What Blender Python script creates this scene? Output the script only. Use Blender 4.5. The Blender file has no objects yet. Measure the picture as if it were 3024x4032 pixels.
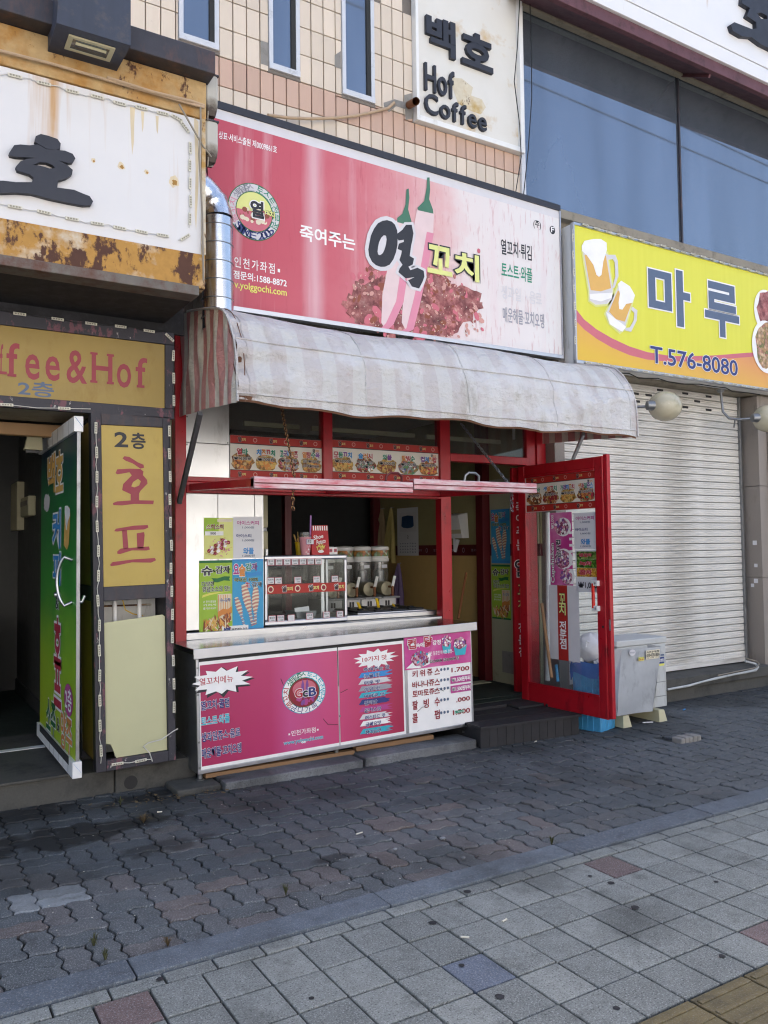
import bpy, bmesh, math, random
from mathutils import Vector, Matrix
random.seed(7)
scene = bpy.context.scene
COL = scene.collection
# ------------------------------------------------------------------ camera
YAW, PITCH, ROLL = math.radians(31.36), math.radians(2.5), math.radians(-0.69)
fw = Vector((math.sin(YAW)*math.cos(PITCH), math.cos(YAW)*math.cos(PITCH), math.sin(PITCH)))
rt = Vector((math.cos(YAW), -math.sin(YAW), 0)); up = rt.cross(fw)
r2 = math.cos(ROLL)*rt + math.sin(ROLL)*up; u2 = -math.sin(ROLL)*rt + math.cos(ROLL)*up
cam_d = bpy.data.cameras.new('camera'); cam = bpy.data.objects.new('camera', cam_d); COL.objects.link(cam)
cam_d.sensor_fit = 'VERTICAL'; cam_d.sensor_height = 32.0; cam_d.lens = 32.0*3200/4032
cam_d.clip_start = 0.05; cam_d.clip_end = 3000
cam.matrix_world = Matrix(((r2.x,u2.x,-fw.x,0),(r2.y,u2.y,-fw.y,0),(r2.z,u2.z,-fw.z,1.6),(0,0,0,1)))
scene.camera = cam
# ------------------------------------------------------------------ sky, sun, exposure
SUN_EL, SUN_AZ = math.radians(52), math.radians(12)      # the sun stands behind the building
w = bpy.data.worlds.new('World'); scene.world = w; w.use_nodes = True
nt = w.node_tree; nt.nodes.clear()
sky = nt.nodes.new('ShaderNodeTexSky'); sky.sky_type = 'NISHITA'; sky.sun_disc = False
sky.sun_elevation = SUN_EL; sky.sun_rotation = SUN_AZ
sky.air_density = 1.0; sky.dust_density = 5.0; sky.ozone_density = 0.6
bg = nt.nodes.new('ShaderNodeBackground'); bg.inputs['Strength'].default_value = 0.15
wo = nt.nodes.new('ShaderNodeOutputWorld')
nt.links.new(sky.outputs[0], bg.inputs[0]); nt.links.new(bg.outputs[0], wo.inputs[0])
sl = bpy.data.lights.new('sun', 'SUN'); sl.energy = 5.0; sl.angle = math.radians(0.5); sl.color = (1.0,.97,.94)
so = bpy.data.objects.new('sun', sl); COL.objects.link(so)
sd = Vector((math.sin(SUN_AZ)*math.cos(SUN_EL), math.cos(SUN_AZ)*math.cos(SUN_EL), math.sin(SUN_EL)))
so.rotation_euler = sd.to_track_quat('Z','Y').to_euler(); so.location = (0,0,30)
vs = scene.view_settings; vs.view_transform = 'Standard'; vs.look = 'None'; vs.gamma = 1; vs.use_curve_mapping = False
vs.exposure = 1.58
scene.cycles.max_bounces = 8; scene.cycles.diffuse_bounces = 4; scene.cycles.transparent_max_bounces = 16
scene.cycles.caustics_reflective = False; scene.cycles.caustics_refractive = False
scene.cycles.use_denoising = True; scene.cycles.pixel_filter_type = 'BLACKMAN_HARRIS'; scene.cycles.filter_width = 1.15

# ------------------------------------------------------------------ materials
def lin(c):
    if isinstance(c, str):
        c = [int(c[i:i+2],16)/255 for i in (1,3,5)]
        c = [v/12.92 if v <= .04045 else ((v+.055)/1.055)**2.4 for v in c]
    return tuple(c[:3])+(1.0,)
class NT:
    def __init__(s, name):
        s.m = bpy.data.materials.new(name); s.m.use_nodes = True; s.t = s.m.node_tree; s.t.nodes.clear()
        s.out = s.n('ShaderNodeOutputMaterial'); s.b = s.n('ShaderNodeBsdfPrincipled'); s.l(s.b.outputs[0], s.out.inputs[0])
        s.tc = s.n('ShaderNodeTexCoord')
    def n(s, t): return s.t.nodes.new(t)
    def l(s, a, b): s.t.links.new(a, b)
    def mapping(s, scale=(1,1,1), loc=(0,0,0), src=None):
        m = s.n('ShaderNodeMapping'); s.l(src or s.tc.outputs['Object'], m.inputs[0]); m.inputs['Scale'].default_value = scale; m.inputs['Location'].default_value = loc; return m.outputs[0]
    def noise(s, scale, detail=5, rough=.6, vec=None, st=None):
        n = s.n('ShaderNodeTexNoise'); n.inputs['Scale'].default_value = scale; n.inputs['Detail'].default_value = detail; n.inputs['Roughness'].default_value = rough
        v = vec or (s.mapping(st) if st else s.tc.outputs['Object']); s.l(v, n.inputs['Vector']); return n.outputs[0]
    def voro(s, scale, out='Distance', vec=None, feature='F1'):
        n = s.n('ShaderNodeTexVoronoi'); n.inputs['Scale'].default_value = scale; n.feature = feature
        s.l(vec or s.tc.outputs['Object'], n.inputs['Vector']); return n.outputs[out]
    def ramp(s, src, stops, interp='LINEAR'):
        r = s.n('ShaderNodeValToRGB'); r.color_ramp.interpolation = interp; e = r.color_ramp.elements
        while len(e) < len(stops): e.new(.5)
        for i,(p,c) in enumerate(stops):
            e[i].position = p; e[i].color = lin(c) if not isinstance(c,(int,float)) else (c,c,c,1)
        s.l(src, r.inputs[0]); return r.outputs[0]
    def mix(s, f, a, b, mode='MIX'):
        m = s.n('ShaderNodeMix'); m.data_type = 'RGBA'; m.blend_type = mode
        for v,i in ((f,0),(a,6),(b,7)):
            if hasattr(v,'is_output'): s.l(v, m.inputs[i])
            elif i == 0: m.inputs[0].default_value = v
            else: m.inputs[i].default_value = lin(v) if not isinstance(v,(int,float)) else (v,v,v,1)
        return m.outputs[2]
    def math(s, op, a, b=0.0, c=None):
        m = s.n('ShaderNodeMath'); m.operation = op
        for v,i in ((a,0),(b,1),(c,2)):
            if v is None: continue
            if hasattr(v,'is_output'): s.l(v, m.inputs[i])
            else: m.inputs[i].default_value = v
        return m.outputs[0]
    def xyz(s, k):
        n = s.n('ShaderNodeSeparateXYZ'); s.l(s.tc.outputs['Object'], n.inputs[0]); return n.outputs[k]
    def bump(s, h, strength=.3, dist=.01):
        b = s.n('ShaderNodeBump'); b.inputs['Strength'].default_value = strength; b.inputs['Distance'].default_value = dist
        s.l(h, b.inputs['Height']); s.l(b.outputs[0], s.b.inputs['Normal'])
    def done(s, col, rough=.6, metal=0., spec=.5):
        if hasattr(col,'is_output'): s.l(col, s.b.inputs['Base Color'])
        else: s.b.inputs['Base Color'].default_value = lin(col)
        if hasattr(rough,'is_output'): s.l(rough, s.b.inputs['Roughness'])
        else: s.b.inputs['Roughness'].default_value = rough
        s.b.inputs['Metallic'].default_value = metal; s.b.inputs['Specular IOR Level'].default_value = spec
        return s.m
def mat(name, col, rough=.6, metal=0., var=.12, vs=5, bump=0., bs=80, dirt=None, rnd=0., spec=.5, st=None):
    """plain paint or stone with tonal variation, optional dirt = (colour, amount, scale, stretch) and per object variation"""
    s = NT(name); f = s.math('MULTIPLY_ADD', s.noise(vs,6,.65,st=st), 2*var*1.6, 1-var*1.6)
    if rnd:
        oi = s.n('ShaderNodeObjectInfo'); f = s.math('MULTIPLY', f, s.math('MULTIPLY_ADD', oi.outputs['Random'], 2*rnd, 1-rnd))
    c = s.mix(1.0, col, f, 'MULTIPLY')
    if dirt:
        dc, amt, dsc, dst = dirt
        d = s.ramp(s.noise(dsc,8,.7,st=dst), [(.62-amt*.35,0),(.78-amt*.2,1)]); c = s.mix(s.math('MULTIPLY',d,.85), c, dc)
    if bump: s.bump(s.noise(bs,4), bump, .004)
    return s.done(c, s.math('MULTIPLY_ADD', s.noise(vs*2.3,4), .25, rough-.12), metal, spec)
def ink(name, col, rough=.55, var=.06): return mat('print_'+name, col, rough, var=var, vs=9)
def glass(name, tint=(.9,.95,.95), rough=.02, refl=1.0, alpha=.06):
    s = NT(name); fr = s.n('ShaderNodeFresnel'); ge = s.n('ShaderNodeNewGeometry'); s.l(s.math('MULTIPLY_ADD', ge.outputs['Backfacing'], 1/1.45-1.45, 1.45), fr.inputs[0])
    tr = s.n('ShaderNodeBsdfTransparent'); tr.inputs[0].default_value = tint+(1,)
    gl = s.n('ShaderNodeBsdfGlossy'); gl.inputs['Roughness'].default_value = rough
    mx = s.n('ShaderNodeMixShader'); s.l(s.math('MULTIPLY_ADD', fr.outputs[0], refl, alpha*.3), mx.inputs[0]); s.l(tr.outputs[0], mx.inputs[1]); s.l(gl.outputs[0], mx.inputs[2])
    df = s.n('ShaderNodeBsdfDiffuse'); df.inputs[0].default_value = (.6,.6,.58,1)
    m2 = s.n('ShaderNodeMixShader'); s.l(s.math('MULTIPLY', s.noise(6,5), alpha), m2.inputs[0]); s.l(mx.outputs[0], m2.inputs[1]); s.l(df.outputs[0], m2.inputs[2])
    s.l(m2.outputs[0], s.out.inputs[0]); return s.m

RUST, RUSTD = '#a87a3a', '#4f3022'
MT = {}
MT['black_metal'] = mat('black_painted_metal', '#33323a', .55, var=.25, vs=7, dirt=('#5a4038',.35,9,(1,1,.4)), bump=.15, bs=120)

def m_peel():
    s = NT('peeling_dark_frame_paint'); c = s.mix(s.noise(7,6),'#2a2930','#3a3942'); c = s.mix(s.ramp(s.noise(11,8,.7,st=(1,1,.45)),[(.55,0),(.6,1)]),c,'#6d4650'); c = s.mix(s.ramp(s.noise(17,8,.7,st=(1,1,.6)),[(.64,0),(.67,1)]),c,'#a8a4a2'); s.bump(s.noise(40,5),.3,.006); return s.done(c,.6)
MT['purple_peel'] = m_peel()
MT['soot'] = mat('sooty_black_board', '#222225', .8, var=.3, vs=5, dirt=('#35343a',.4,14,None))
MT['gold'] = mat('gold_acrylic', '#98803c', .45, var=.12, vs=3, dirt=('#8a6c28',.25,5,(1,1,.5)))
MT['gold_bright'] = mat('bright_gold_acrylic', '#b49b4a', .45, var=.08, vs=4, dirt=('#9d8338',.15,6,(1,1,.4)))
MT['cream_acrylic'] = mat('cream_acrylic', '#bfbe98', .4, var=.06, vs=2)
MT['white'] = mat('white_paint', '#e4e4e2', .5, var=.05, vs=6, dirt=('#a8a49a',.12,8,(1,1,.3)))
MT['white_clean'] = mat('white_plastic', '#e4e4e2', .4, var=.03)
MT['print_white'] = ink('white', '#efeeed'); MT['print_black'] = ink('black', '#24262e'); MT['print_navy'] = ink('navy', '#2c3a78')
MT['print_slate'] = ink('slate', '#566680'); MT['print_red'] = ink('red', '#b03040'); MT['print_blue'] = ink('blue', '#3a8ccc')
MT['print_green'] = ink('green', '#1f8a6c'); MT['print_yellow'] = ink('yellow', '#e0dd6c'); MT['print_pink'] = ink('pink', '#d88aa0')
MT['print_magenta'] = ink('magenta', '#b04488'); MT['print_grey'] = ink('grey', '#9a9aa4'); MT['print_orange'] = ink('orange', '#d58a44')
MT['print_cyan'] = ink('cyan', '#36aabe'); MT['print_paleyellow'] = ink('pale_yellow', '#dcdf8c'); MT['print_lightgrey'] = ink('light_grey', '#d2d0d3')
MT['print_brown'] = ink('brown', '#8a4a34'); MT['print_cream'] = ink('cream', '#e0d6bc'); MT['print_darkred'] = ink('dark_red', '#8c1f30')
MT['print_lime'] = ink('lime', '#9cc03c'); MT['print_darkgreen'] = ink('dark_green', '#1d6a3a'); MT['print_purple'] = ink('purple', '#7d4a92')
MT['print_beer'] = ink('beer', '#dcae5e'); MT['print_rose'] = ink('rose', '#c86a78'); MT['print_flesh'] = ink('flesh', '#c9968c'); MT['print_pepper'] = ink('pepper', '#ddc6c6'); MT['print_stalk'] = ink('stalk', '#41735c'); MT['print_deepblue'] = ink('deep_blue','#2c4a70'); MT['print_fry'] = ink('fry', '#d8b060')
MT['letter_black'] = mat('black_letter_board', '#2b2e38', .6, var=.15)
MT['letter_red'] = mat('red_letter_film', '#92303e', .5, var=.08)
MT['red_paint'] = mat('red_enamel', '#a81522', .32, var=.14, vs=6, dirt=('#5e1018',.22,12,(1,1,.4)), bump=.08, bs=40)
MT['red_worn'] = mat('worn_red_and_bare_aluminium', '#a82440', .35, .2, var=.15, vs=8, dirt=('#c4c4c8',.85,12,(.35,1,3)))
MT['dark_red'] = mat('dark_red_wood', '#5a1419', .5, var=.25)
MT['steel'] = mat('brushed_steel', '#b4b5b6', .32, 1.0, var=.1, vs=3, bump=.05, bs=150, st=(1,1,.1))
MT['steel_top'] = mat('steel_worktop', '#a2a6ac', .2, 1.0, var=.1, vs=4)
MT['alu'] = mat('aluminium', '#b8bac0', .35, 1.0, var=.06)
MT['steel_dull'] = mat('dull_steel', '#8e9092', .45, .9, var=.18, vs=6, dirt=('#55524c',.2,8,None))
MT['steel_panel'] = mat('matt_steel_wall_panel', '#cfd0d0', .34, .85, var=.08, vs=2.2, dirt=('#8c8a86',.1,4,(1,1,.25)))
MT['duct'] = mat('galvanised_duct', '#c4c8ce', .22, 1.0, var=.12, vs=6, bump=.12, bs=14)
MT['foil'] = mat('crumpled_foil', '#d2d4d8', .25, 1.0, var=.1, vs=9, bump=.9, bs=30)
MT['pvc_white'] = mat('window_frame_white', '#c9ccd2', .4, var=.06, dirt=('#8f8d88',.15,10,None))
MT['grout'] = mat('cement_grout', '#77706a', .9, var=.15, vs=12, bump=.3, bs=60)
MT['cement'] = mat('cement', '#8a8782', .9, var=.2, vs=6, bump=.3, bs=60, dirt=('#5a564f',.3,4,None))
MT['granite'] = mat('granite', '#8b8e92', .8, var=.12, vs=160, bump=.25, bs=150, dirt=('#4c4c4e',.25,5,None))
MT['stone_base'] = mat('base_stone', '#4e4d49', .85, var=.18, vs=60, bump=.2, bs=120, dirt=('#2c2c2c',.4,4,None))
MT['pillar_stone'] = mat('speckled_granite_cladding', '#8d857e', .6, var=.16, vs=90, bump=.05, bs=120, dirt=('#6d6258',.15,9,(1,1,.3)))
MT['wood_dark'] = mat('dark_stained_planks', '#242326', .75, var=.28, vs=7, bump=.3, bs=40, st=(1,1,.2), rnd=.12)
MT['wood_raw'] = mat('raw_plank', '#8a6a4c', .85, var=.25, vs=8, st=(.2,1,1), bump=.3, bs=40)
MT['shutter'] = mat('painted_steel_shutter', '#dad8d3', .5, var=.07, vs=2.2, dirt=('#a09b92',.34,2.6,(.35,1,2.2)), rnd=.06)
MT['beige_trim'] = mat('beige_trim', '#8c8474', .6, var=.15, dirt=('#5a5044',.3,7,None))
MT['maroon'] = mat('maroon_gutter', '#5e3a40', .6, var=.2, vs=5, dirt=('#3a1d1c',.35,9,None))
MT['rubber'] = mat('black_cable_sheath', '#1c1c1e', .6); MT['cable_grey'] = mat('grey_cable_sheath', '#8d8578', .6); MT['wire_white'] = mat('white_wire', '#c8c6c0', .5)
MT['led'] = mat('led_module_plastic', '#cdcabb', .45, var=.2, vs=70); MT['led_dot'] = mat('led_dot','#8f8b7c',.4)
MT['hose'] = mat('beige_hose', '#b39a7e', .6, bump=.3, bs=90)
MT['blue_bin'] = mat('blue_bin_plastic', '#4596c6', .45, var=.14, vs=9, dirt=('#1f4a66',.25,12,(1,1,.3)), st=(1,1,.3))
MT['blue_bag'] = mat('blue_bin_liner', '#3a6cb8', .35, bump=.8, bs=18); MT['bag_white'] = mat('white_plastic_bag', '#ece6e8', .35, var=.08, bump=.9, bs=16)
MT['ac_white'] = mat('air_conditioner_casing', '#b9bcbc', .5, var=.06, dirt=('#83827c',.2,6,(1,1,.3)))
MT['sheet_metal'] = mat('stained_zinc_sheet', '#a9adb2', .55, .25, var=.14, vs=5, dirt=('#74777b',.3,5,(1,1,.5)))
MT['cream_plastic'] = mat('cream_plastic', '#b9b393', .6, var=.08)
MT['lamp_glass'] = mat('frosted_lamp_globe', '#b7b19a', .22, var=.1, vs=6, dirt=('#8f8868',.25,4,None))
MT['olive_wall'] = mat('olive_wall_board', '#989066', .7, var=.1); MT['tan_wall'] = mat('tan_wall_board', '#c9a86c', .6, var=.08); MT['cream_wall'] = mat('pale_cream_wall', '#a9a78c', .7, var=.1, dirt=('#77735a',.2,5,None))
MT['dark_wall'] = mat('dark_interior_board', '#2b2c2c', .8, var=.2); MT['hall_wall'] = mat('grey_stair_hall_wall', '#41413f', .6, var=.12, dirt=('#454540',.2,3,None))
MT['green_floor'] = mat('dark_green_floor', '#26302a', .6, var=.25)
MT['towel_cream'] = mat('cream_towel', '#b4a468', .95, bump=.6, bs=200); MT['towel_tan'] = mat('tan_towel', '#a08b6c', .95, bump=.6, bs=200); MT['towel_lilac'] = mat('lilac_towel', '#8a76a0', .95, bump=.6, bs=200)
MT['black_plastic'] = mat('black_tray_plastic', '#1d1d20', .3); MT['yellow_plastic'] = mat('yellow_plastic', '#d8b41c', .4)
MT['paper'] = mat('white_paper', '#d9d9dc', .6, var=.04); MT['tag_paper'] = mat('price_tag_paper', '#d8dade', .5, var=.05)
MT['pink_cup'] = mat('pink_paper_cup', '#e09ca4', .5); MT['red_bag'] = mat('red_paper_bag', '#b8242c', .5, bump=.25, bs=25)
MT['clear_plastic'] = glass('clear_plastic', (.86,.86,.84), .1, 1.0, .25)
MT['glass'] = glass('shop_glass',(.96,.98,.98)); MT['case_glass'] = glass('display_case_glass', (.92,.94,.93), .02, .25, .008); MT['glass_dim'] = glass('transom_glass', (.8,.81,.8), .04, .8, .08)
MT['grass'] = mat('dry_weed', '#45482c', .8, var=.3); MT['leaf_brown'] = mat('dead_leaf', '#5f5038', .8, var=.3)
MT['cig'] = mat('cigarette_paper', '#cfcabb', .7); MT['orange_hood'] = mat('orange_paint', '#b06a34', .6)
MT['copper'] = mat('wooden_pole', '#7c4a26', .6, var=.2)

def m_window():
    s = NT('dark_blue_window_glass'); n = s.noise(2.2,4,.5,st=(1,1,.12))
    c = s.mix(n, '#131a24', '#2c3a4c'); s.b.inputs['Coat Weight'].default_value = .0
    c = s.mix(n, '#69737f', '#919cab'); return s.done(c, s.math('MULTIPLY_ADD', s.noise(3,3,.5,st=(1,1,.1)), .035, .01), .72, .5)
MT['window_glass'] = m_window()
def m_sign_red():
    s = NT('faded_red_sign_film'); x = s.xyz(0)
    n = s.noise(2.5,5,.6); t = s.math('ADD', s.math('MULTIPLY', x, 1/3.4), s.math('MULTIPLY_ADD', n, .22, -.11))
    c = s.ramp(t, [(.0,'#b84456'),(.25,'#c05664'),(.42,'#ca767e'),(.58,'#d8a8a8'),(.7,'#dfd5d3'),(1,'#dedbda')])
    # weather streaks down the sheet
    st = s.ramp(s.noise(7,4,.6,st=(1,1,.06)), [(.55,0),(.72,.3)]); c = s.mix(st, c, '#e0c4c8')
    st2 = s.ramp(s.noise(30,4,.7,st=(1,1,.12)), [(.56,0),(.7,.5)]); c = s.mix(st2, c, '#b04654')
    band = s.math('ABSOLUTE', s.math('SUBTRACT', x, .86)); bb = s.ramp(s.math('ADD', band, s.math('MULTIPLY_ADD', s.noise(9,4,st=(1,1,.1)), .1,-.05)), [(0.0,.5),(.12,0)]); c = s.mix(bb, c, '#e2ccd2')
    return s.done(c, .45)
MT['sign_red'] = m_sign_red()
def m_rust(name, amt, white='#d6d2c8', base=RUST):
    s = NT(name); a = s.noise(3.2,8,.62); b = s.noise(8,9,.7, st=(1,1,.5))
    c = s.mix(s.ramp(a,[(.62-amt*.4,0),(.72-amt*.32,1)]), white, base)
    c = s.mix(s.ramp(s.math('ADD',b,s.math('MULTIPLY_ADD',a,.6,-.3)),[(.66-amt*.2,0),(.7-amt*.18,1)]), c, RUSTD)
    c = s.mix(.25, c, s.noise(22,5), 'OVERLAY'); s.bump(b,.4,.01); return s.done(c,.75)
MT['rust_heavy'] = m_rust('rusted_band', .75); MT['rust_band'] = m_rust('rust_stained_band', .68, '#cfc9ba', '#b08440'); MT['rust_top'] = m_rust('orange_rusted_band', .45, '#b5986a', '#a87c40'); MT['rust_edge'] = m_rust('stained_edge', .3, '#cfc6b2', '#b08a4a')
MT['streak'] = mat('pale_rust_wash', '#d2c3a4', .7, var=.2, vs=12, st=(1,1,.2)); MT['rust_core'] = mat('rust_core', '#a47c3e', .8, var=.2, vs=20)
MT['rust_ledge'] = mat('rusty_grey_ledge', '#6a655f', .7, var=.2, vs=6, dirt=('#5a3020',.5,7,None), bump=.2)
def m_white_sign():
    s = NT('weathered_white_sign_board'); c = s.mix(s.noise(3,5), '#d2d2d4', '#dcdbdb')
    st = s.ramp(s.noise(6,5,.6,st=(1,1,.05)), [(.54,0),(.7,.85)]); z = s.xyz(2)
    up_ = s.ramp(s.math('ADD', z, s.math('MULTIPLY_ADD', s.noise(5,5),.5,-.25)), [(.45,.1),(.95,1)]); c = s.mix(s.math('MULTIPLY',st,up_), c, '#b98a46')
    sp = s.ramp(s.noise(4.2,3,.4), [(.73,0),(.78,.7)]); c = s.mix(sp, c, '#b08c50'); return s.done(c,.55)
MT['white_sign'] = m_white_sign()
def m_hof():
    s = NT('stained_cream_sign_board'); c = s.mix(s.noise(3,6), '#dedcd6', '#d2cec4')
    y = s.ramp(s.noise(2.6,7,.65), [(.56,0),(.7,.75)]); c = s.mix(y, c, '#c0a068'); return s.done(c,.6)
MT['hof_board'] = m_hof()
def m_awning(name, fade):
    s = NT(name); co = s.xyz(0) if fade else s.xyz(1)
    t = s.math('FRACT', s.math('ADD', s.math('MULTIPLY', co, 1/.235 if fade else 1/.165), s.math('MULTIPLY_ADD', s.noise(3,3), .06, 0)))
    st = s.ramp(t, [(.46,0),(.5,1)])
    if fade:
        c = s.mix(st, '#c4c3c1', '#bcb7b6'); p = s.ramp(s.noise(1.6,6,.6), [(.5,0),(.56,1)]); c = s.mix(s.math('MULTIPLY',p,.6), c, '#cfcfd0')
        p2 = s.ramp(s.noise(3.4,8,.7,st=(1,1,1.6)), [(.62,0),(.7,.4)]); c = s.mix(s.math('MULTIPLY',p2,st), c, '#b08e8a')
        d = s.ramp(s.noise(5,8,.7,st=(1,1,.5)), [(.55,0),(.72,.75)]); c = s.mix(d, c, '#a09a90')
    else:
        f = s.noise(2.2,4); r = s.mix(f, '#c66a64', '#c8aaa6'); k = s.mix(f, '#dcd2ba', '#d8d5d2'); c = s.mix(st, k, r)
        d = s.ramp(s.noise(4,8,.7,st=(1,1,.5)), [(.55,0),(.75,.6)]); c = s.mix(d, c, '#86807c')
    s.bump(s.math('ADD', s.noise(4.5,8,.62,st=(1,1,1.8)), s.math('MULTIPLY', s.noise(16,5), .3)), .9, .05); s.b.inputs['Sheen Weight'].default_value = .0
    return s.done(c, .55)
MT['awning'] = m_awning('faded_striped_canvas', True); MT['awning_side'] = m_awning('red_striped_canvas', False)
MT['awning_under'] = mat('brown_canvas_underside', '#6a4a38', .9, var=.2)
def m_magenta():
    s = NT('magenta_counter_film'); x = s.xyz(0)
    c = s.ramp(s.math('MULTIPLY', x, 1/1.8), [(0,'#a62a56'),(.3,'#b43466'),(.38,'#c25086'),(.6,'#c84a78'),(.75,'#b83860'),(1,'#98233e')])
    d = s.ramp(s.noise(7,9,.75), [(.66,0),(.72,.6)]); c = s.mix(d, c, '#7a2048'); return s.done(c,.35)
MT['counter_film'] = m_magenta()
def m_yellow():
    s = NT('yellow_sign_film'); c = s.mix(s.noise(20,4,.5,st=(1,1,.04)), '#d6d43a', '#e0de4c'); return s.done(c,.45)
MT['yellow_film'] = m_yellow()
def m_orange():
    s = NT('orange_sign_film'); c = s.ramp(s.math('ADD', s.xyz(2), s.math('MULTIPLY', s.xyz(0), .12)), [(.1,'#e0b83c'),(.55,'#dc9a58'),(.8,'#d08868')]); return s.done(c,.45)
MT['orange_film'] = m_orange()
def m_green_door():
    s = NT('green_door_film'); z = s.xyz(2); n = s.noise(2.2,4)
    c = s.ramp(s.math('ADD', s.math('MULTIPLY', z, 1/2.2), s.math('MULTIPLY_ADD', n, .3,-.15)), [(.05,'#b4cc24'),(.3,'#92c028'),(.5,'#3f9a38'),(.75,'#2a7a3a'),(1,'#182c48')]); return s.done(c,.35)
MT['green_film'] = m_green_door()
def m_tile(name, c1, c2):
    s = NT(name); oi = s.n('ShaderNodeObjectInfo'); f = s.math('MULTIPLY_ADD', oi.outputs['Random'], .16, .92)
    c = s.mix(s.noise(40,4,.6,st=(1,1,.08)), c1, c2); c = s.mix(1.0, c, f, 'MULTIPLY')
    d = s.ramp(s.noise(12,6,.7), [(.64,0),(.74,.4)]); c = s.mix(d, c, '#a08c78'); s.bump(s.noise(60,3,.5,st=(1,1,.06)), .12, .003); return s.done(c,.4)
MT['tile_cream'] = m_tile('cream_wall_tile_glaze','#cfbfab','#d8cab8'); MT['tile_pink'] = m_tile('pinkish_wall_tile_glaze','#bd9c88','#c6a894')
def m_paver(name, c1, c2, spk):
    s = NT(name); oi = s.n('ShaderNodeObjectInfo'); r = oi.outputs['Random']
    loc = s.n('ShaderNodeVectorMath'); loc.operation = 'ADD'; s.l(s.tc.outputs['Object'], loc.inputs[0])
    cb = s.n('ShaderNodeCombineXYZ'); s.l(s.math('MULTIPLY', r, 37.0), cb.inputs[0]); s.l(s.math('MULTIPLY', r, 91.0), cb.inputs[1]); s.l(cb.outputs[0], loc.inputs[1]); v = loc.outputs[0]
    c = s.mix(s.ramp(r,[(.0,0),(.7,.3),(1,1)]), c1, c2); c = s.mix(1.0, c, s.math('MULTIPLY_ADD', r, .3, .85), 'MULTIPLY')
    c = s.mix(1.0, c, s.math('MULTIPLY_ADD', s.noise(9,6,.65,vec=v), .9, .55), 'MULTIPLY')
    sp = s.ramp(s.noise(150,3,.6,vec=v), [(.53,0),(.64,spk)]); c = s.mix(sp, c, '#a6a8a8'); sp2 = s.ramp(s.noise(125,3,.6,vec=s.mapping((1,1,1),(3,7,1),v)), [(.55,0),(.66,spk)]); c = s.mix(sp2, c, '#303232')
    c = s.mix(1.0, c, s.math('MULTIPLY_ADD', s.noise(28,5,.7,vec=v), .7, .65), 'MULTIPLY')
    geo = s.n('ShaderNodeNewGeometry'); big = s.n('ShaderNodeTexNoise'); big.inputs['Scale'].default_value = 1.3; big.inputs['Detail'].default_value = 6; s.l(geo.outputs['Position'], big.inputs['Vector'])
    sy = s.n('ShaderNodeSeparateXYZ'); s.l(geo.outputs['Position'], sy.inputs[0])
    dark_mask = s.math('ADD', big.outputs[0], s.math('MULTIPLY', s.math('MAXIMUM', s.math('SUBTRACT', sy.outputs[1], 4.35), 0.0), .22))  # broad noise, growing darker toward the wall
    c = s.mix(s.ramp(dark_mask, [(.54,0),(.74,.7)]), c, '#262726')
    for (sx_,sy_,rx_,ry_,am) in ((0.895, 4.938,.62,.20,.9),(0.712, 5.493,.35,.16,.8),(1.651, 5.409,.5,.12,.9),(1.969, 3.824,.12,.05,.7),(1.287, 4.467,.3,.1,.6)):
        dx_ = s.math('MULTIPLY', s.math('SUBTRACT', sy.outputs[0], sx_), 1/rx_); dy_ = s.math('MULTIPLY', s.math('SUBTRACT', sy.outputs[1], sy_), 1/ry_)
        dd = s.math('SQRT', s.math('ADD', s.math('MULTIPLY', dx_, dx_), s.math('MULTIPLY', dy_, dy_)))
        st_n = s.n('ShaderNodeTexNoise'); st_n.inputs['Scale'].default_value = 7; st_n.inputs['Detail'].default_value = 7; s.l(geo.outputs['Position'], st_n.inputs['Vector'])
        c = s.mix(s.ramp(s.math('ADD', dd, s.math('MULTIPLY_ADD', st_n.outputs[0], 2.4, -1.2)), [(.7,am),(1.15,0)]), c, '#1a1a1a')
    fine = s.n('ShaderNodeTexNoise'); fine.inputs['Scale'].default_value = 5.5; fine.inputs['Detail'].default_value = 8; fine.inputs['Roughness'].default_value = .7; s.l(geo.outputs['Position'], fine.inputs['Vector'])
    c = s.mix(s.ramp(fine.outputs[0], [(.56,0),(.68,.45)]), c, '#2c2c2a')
    s.bump(s.noise(120,4,.7,vec=v), .5, .004); return s.done(c,.8)
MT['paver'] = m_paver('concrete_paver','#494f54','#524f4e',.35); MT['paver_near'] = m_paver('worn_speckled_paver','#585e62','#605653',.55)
MT['paver_light'] = m_paver('pale_replacement_paver','#84888a','#888c8e',.4); MT['tile_ground'] = m_paver('grey_speckled_tile','#787c79','#80837f',.75); MT['tile_ground_red'] = m_paver('reddish_tile','#665655','#695857',.5); MT['tile_ground_blue'] = m_paver('bluish_tile','#5c6472','#5e6674',.5)
MT['tile_ground'].name = 'grey_speckled_tile'
MT['tactile'] = m_paver('tan_ribbed_tile','#6a5e40','#6e6244',.2)
MT['granite'] = m_paver('speckled_granite','#84868a','#888a8e',.6)
MT['kerb'] = m_paver('bluish_granite_kerb','#5a626c','#5e666e',.4)
MT['bed'] = mat('dirty_joint_sand', '#262624', .95, var=.3, vs=30, bump=.4, bs=80)
MT['bounce_road'] = mat('pale_bounce_concrete', '#84827e', .9, var=.12, vs=3, bump=.2, bs=60)
MT['asphalt'] = mat('asphalt', '#3c3c3e', .9, var=.15, vs=30, bump=.3, bs=90)
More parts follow.
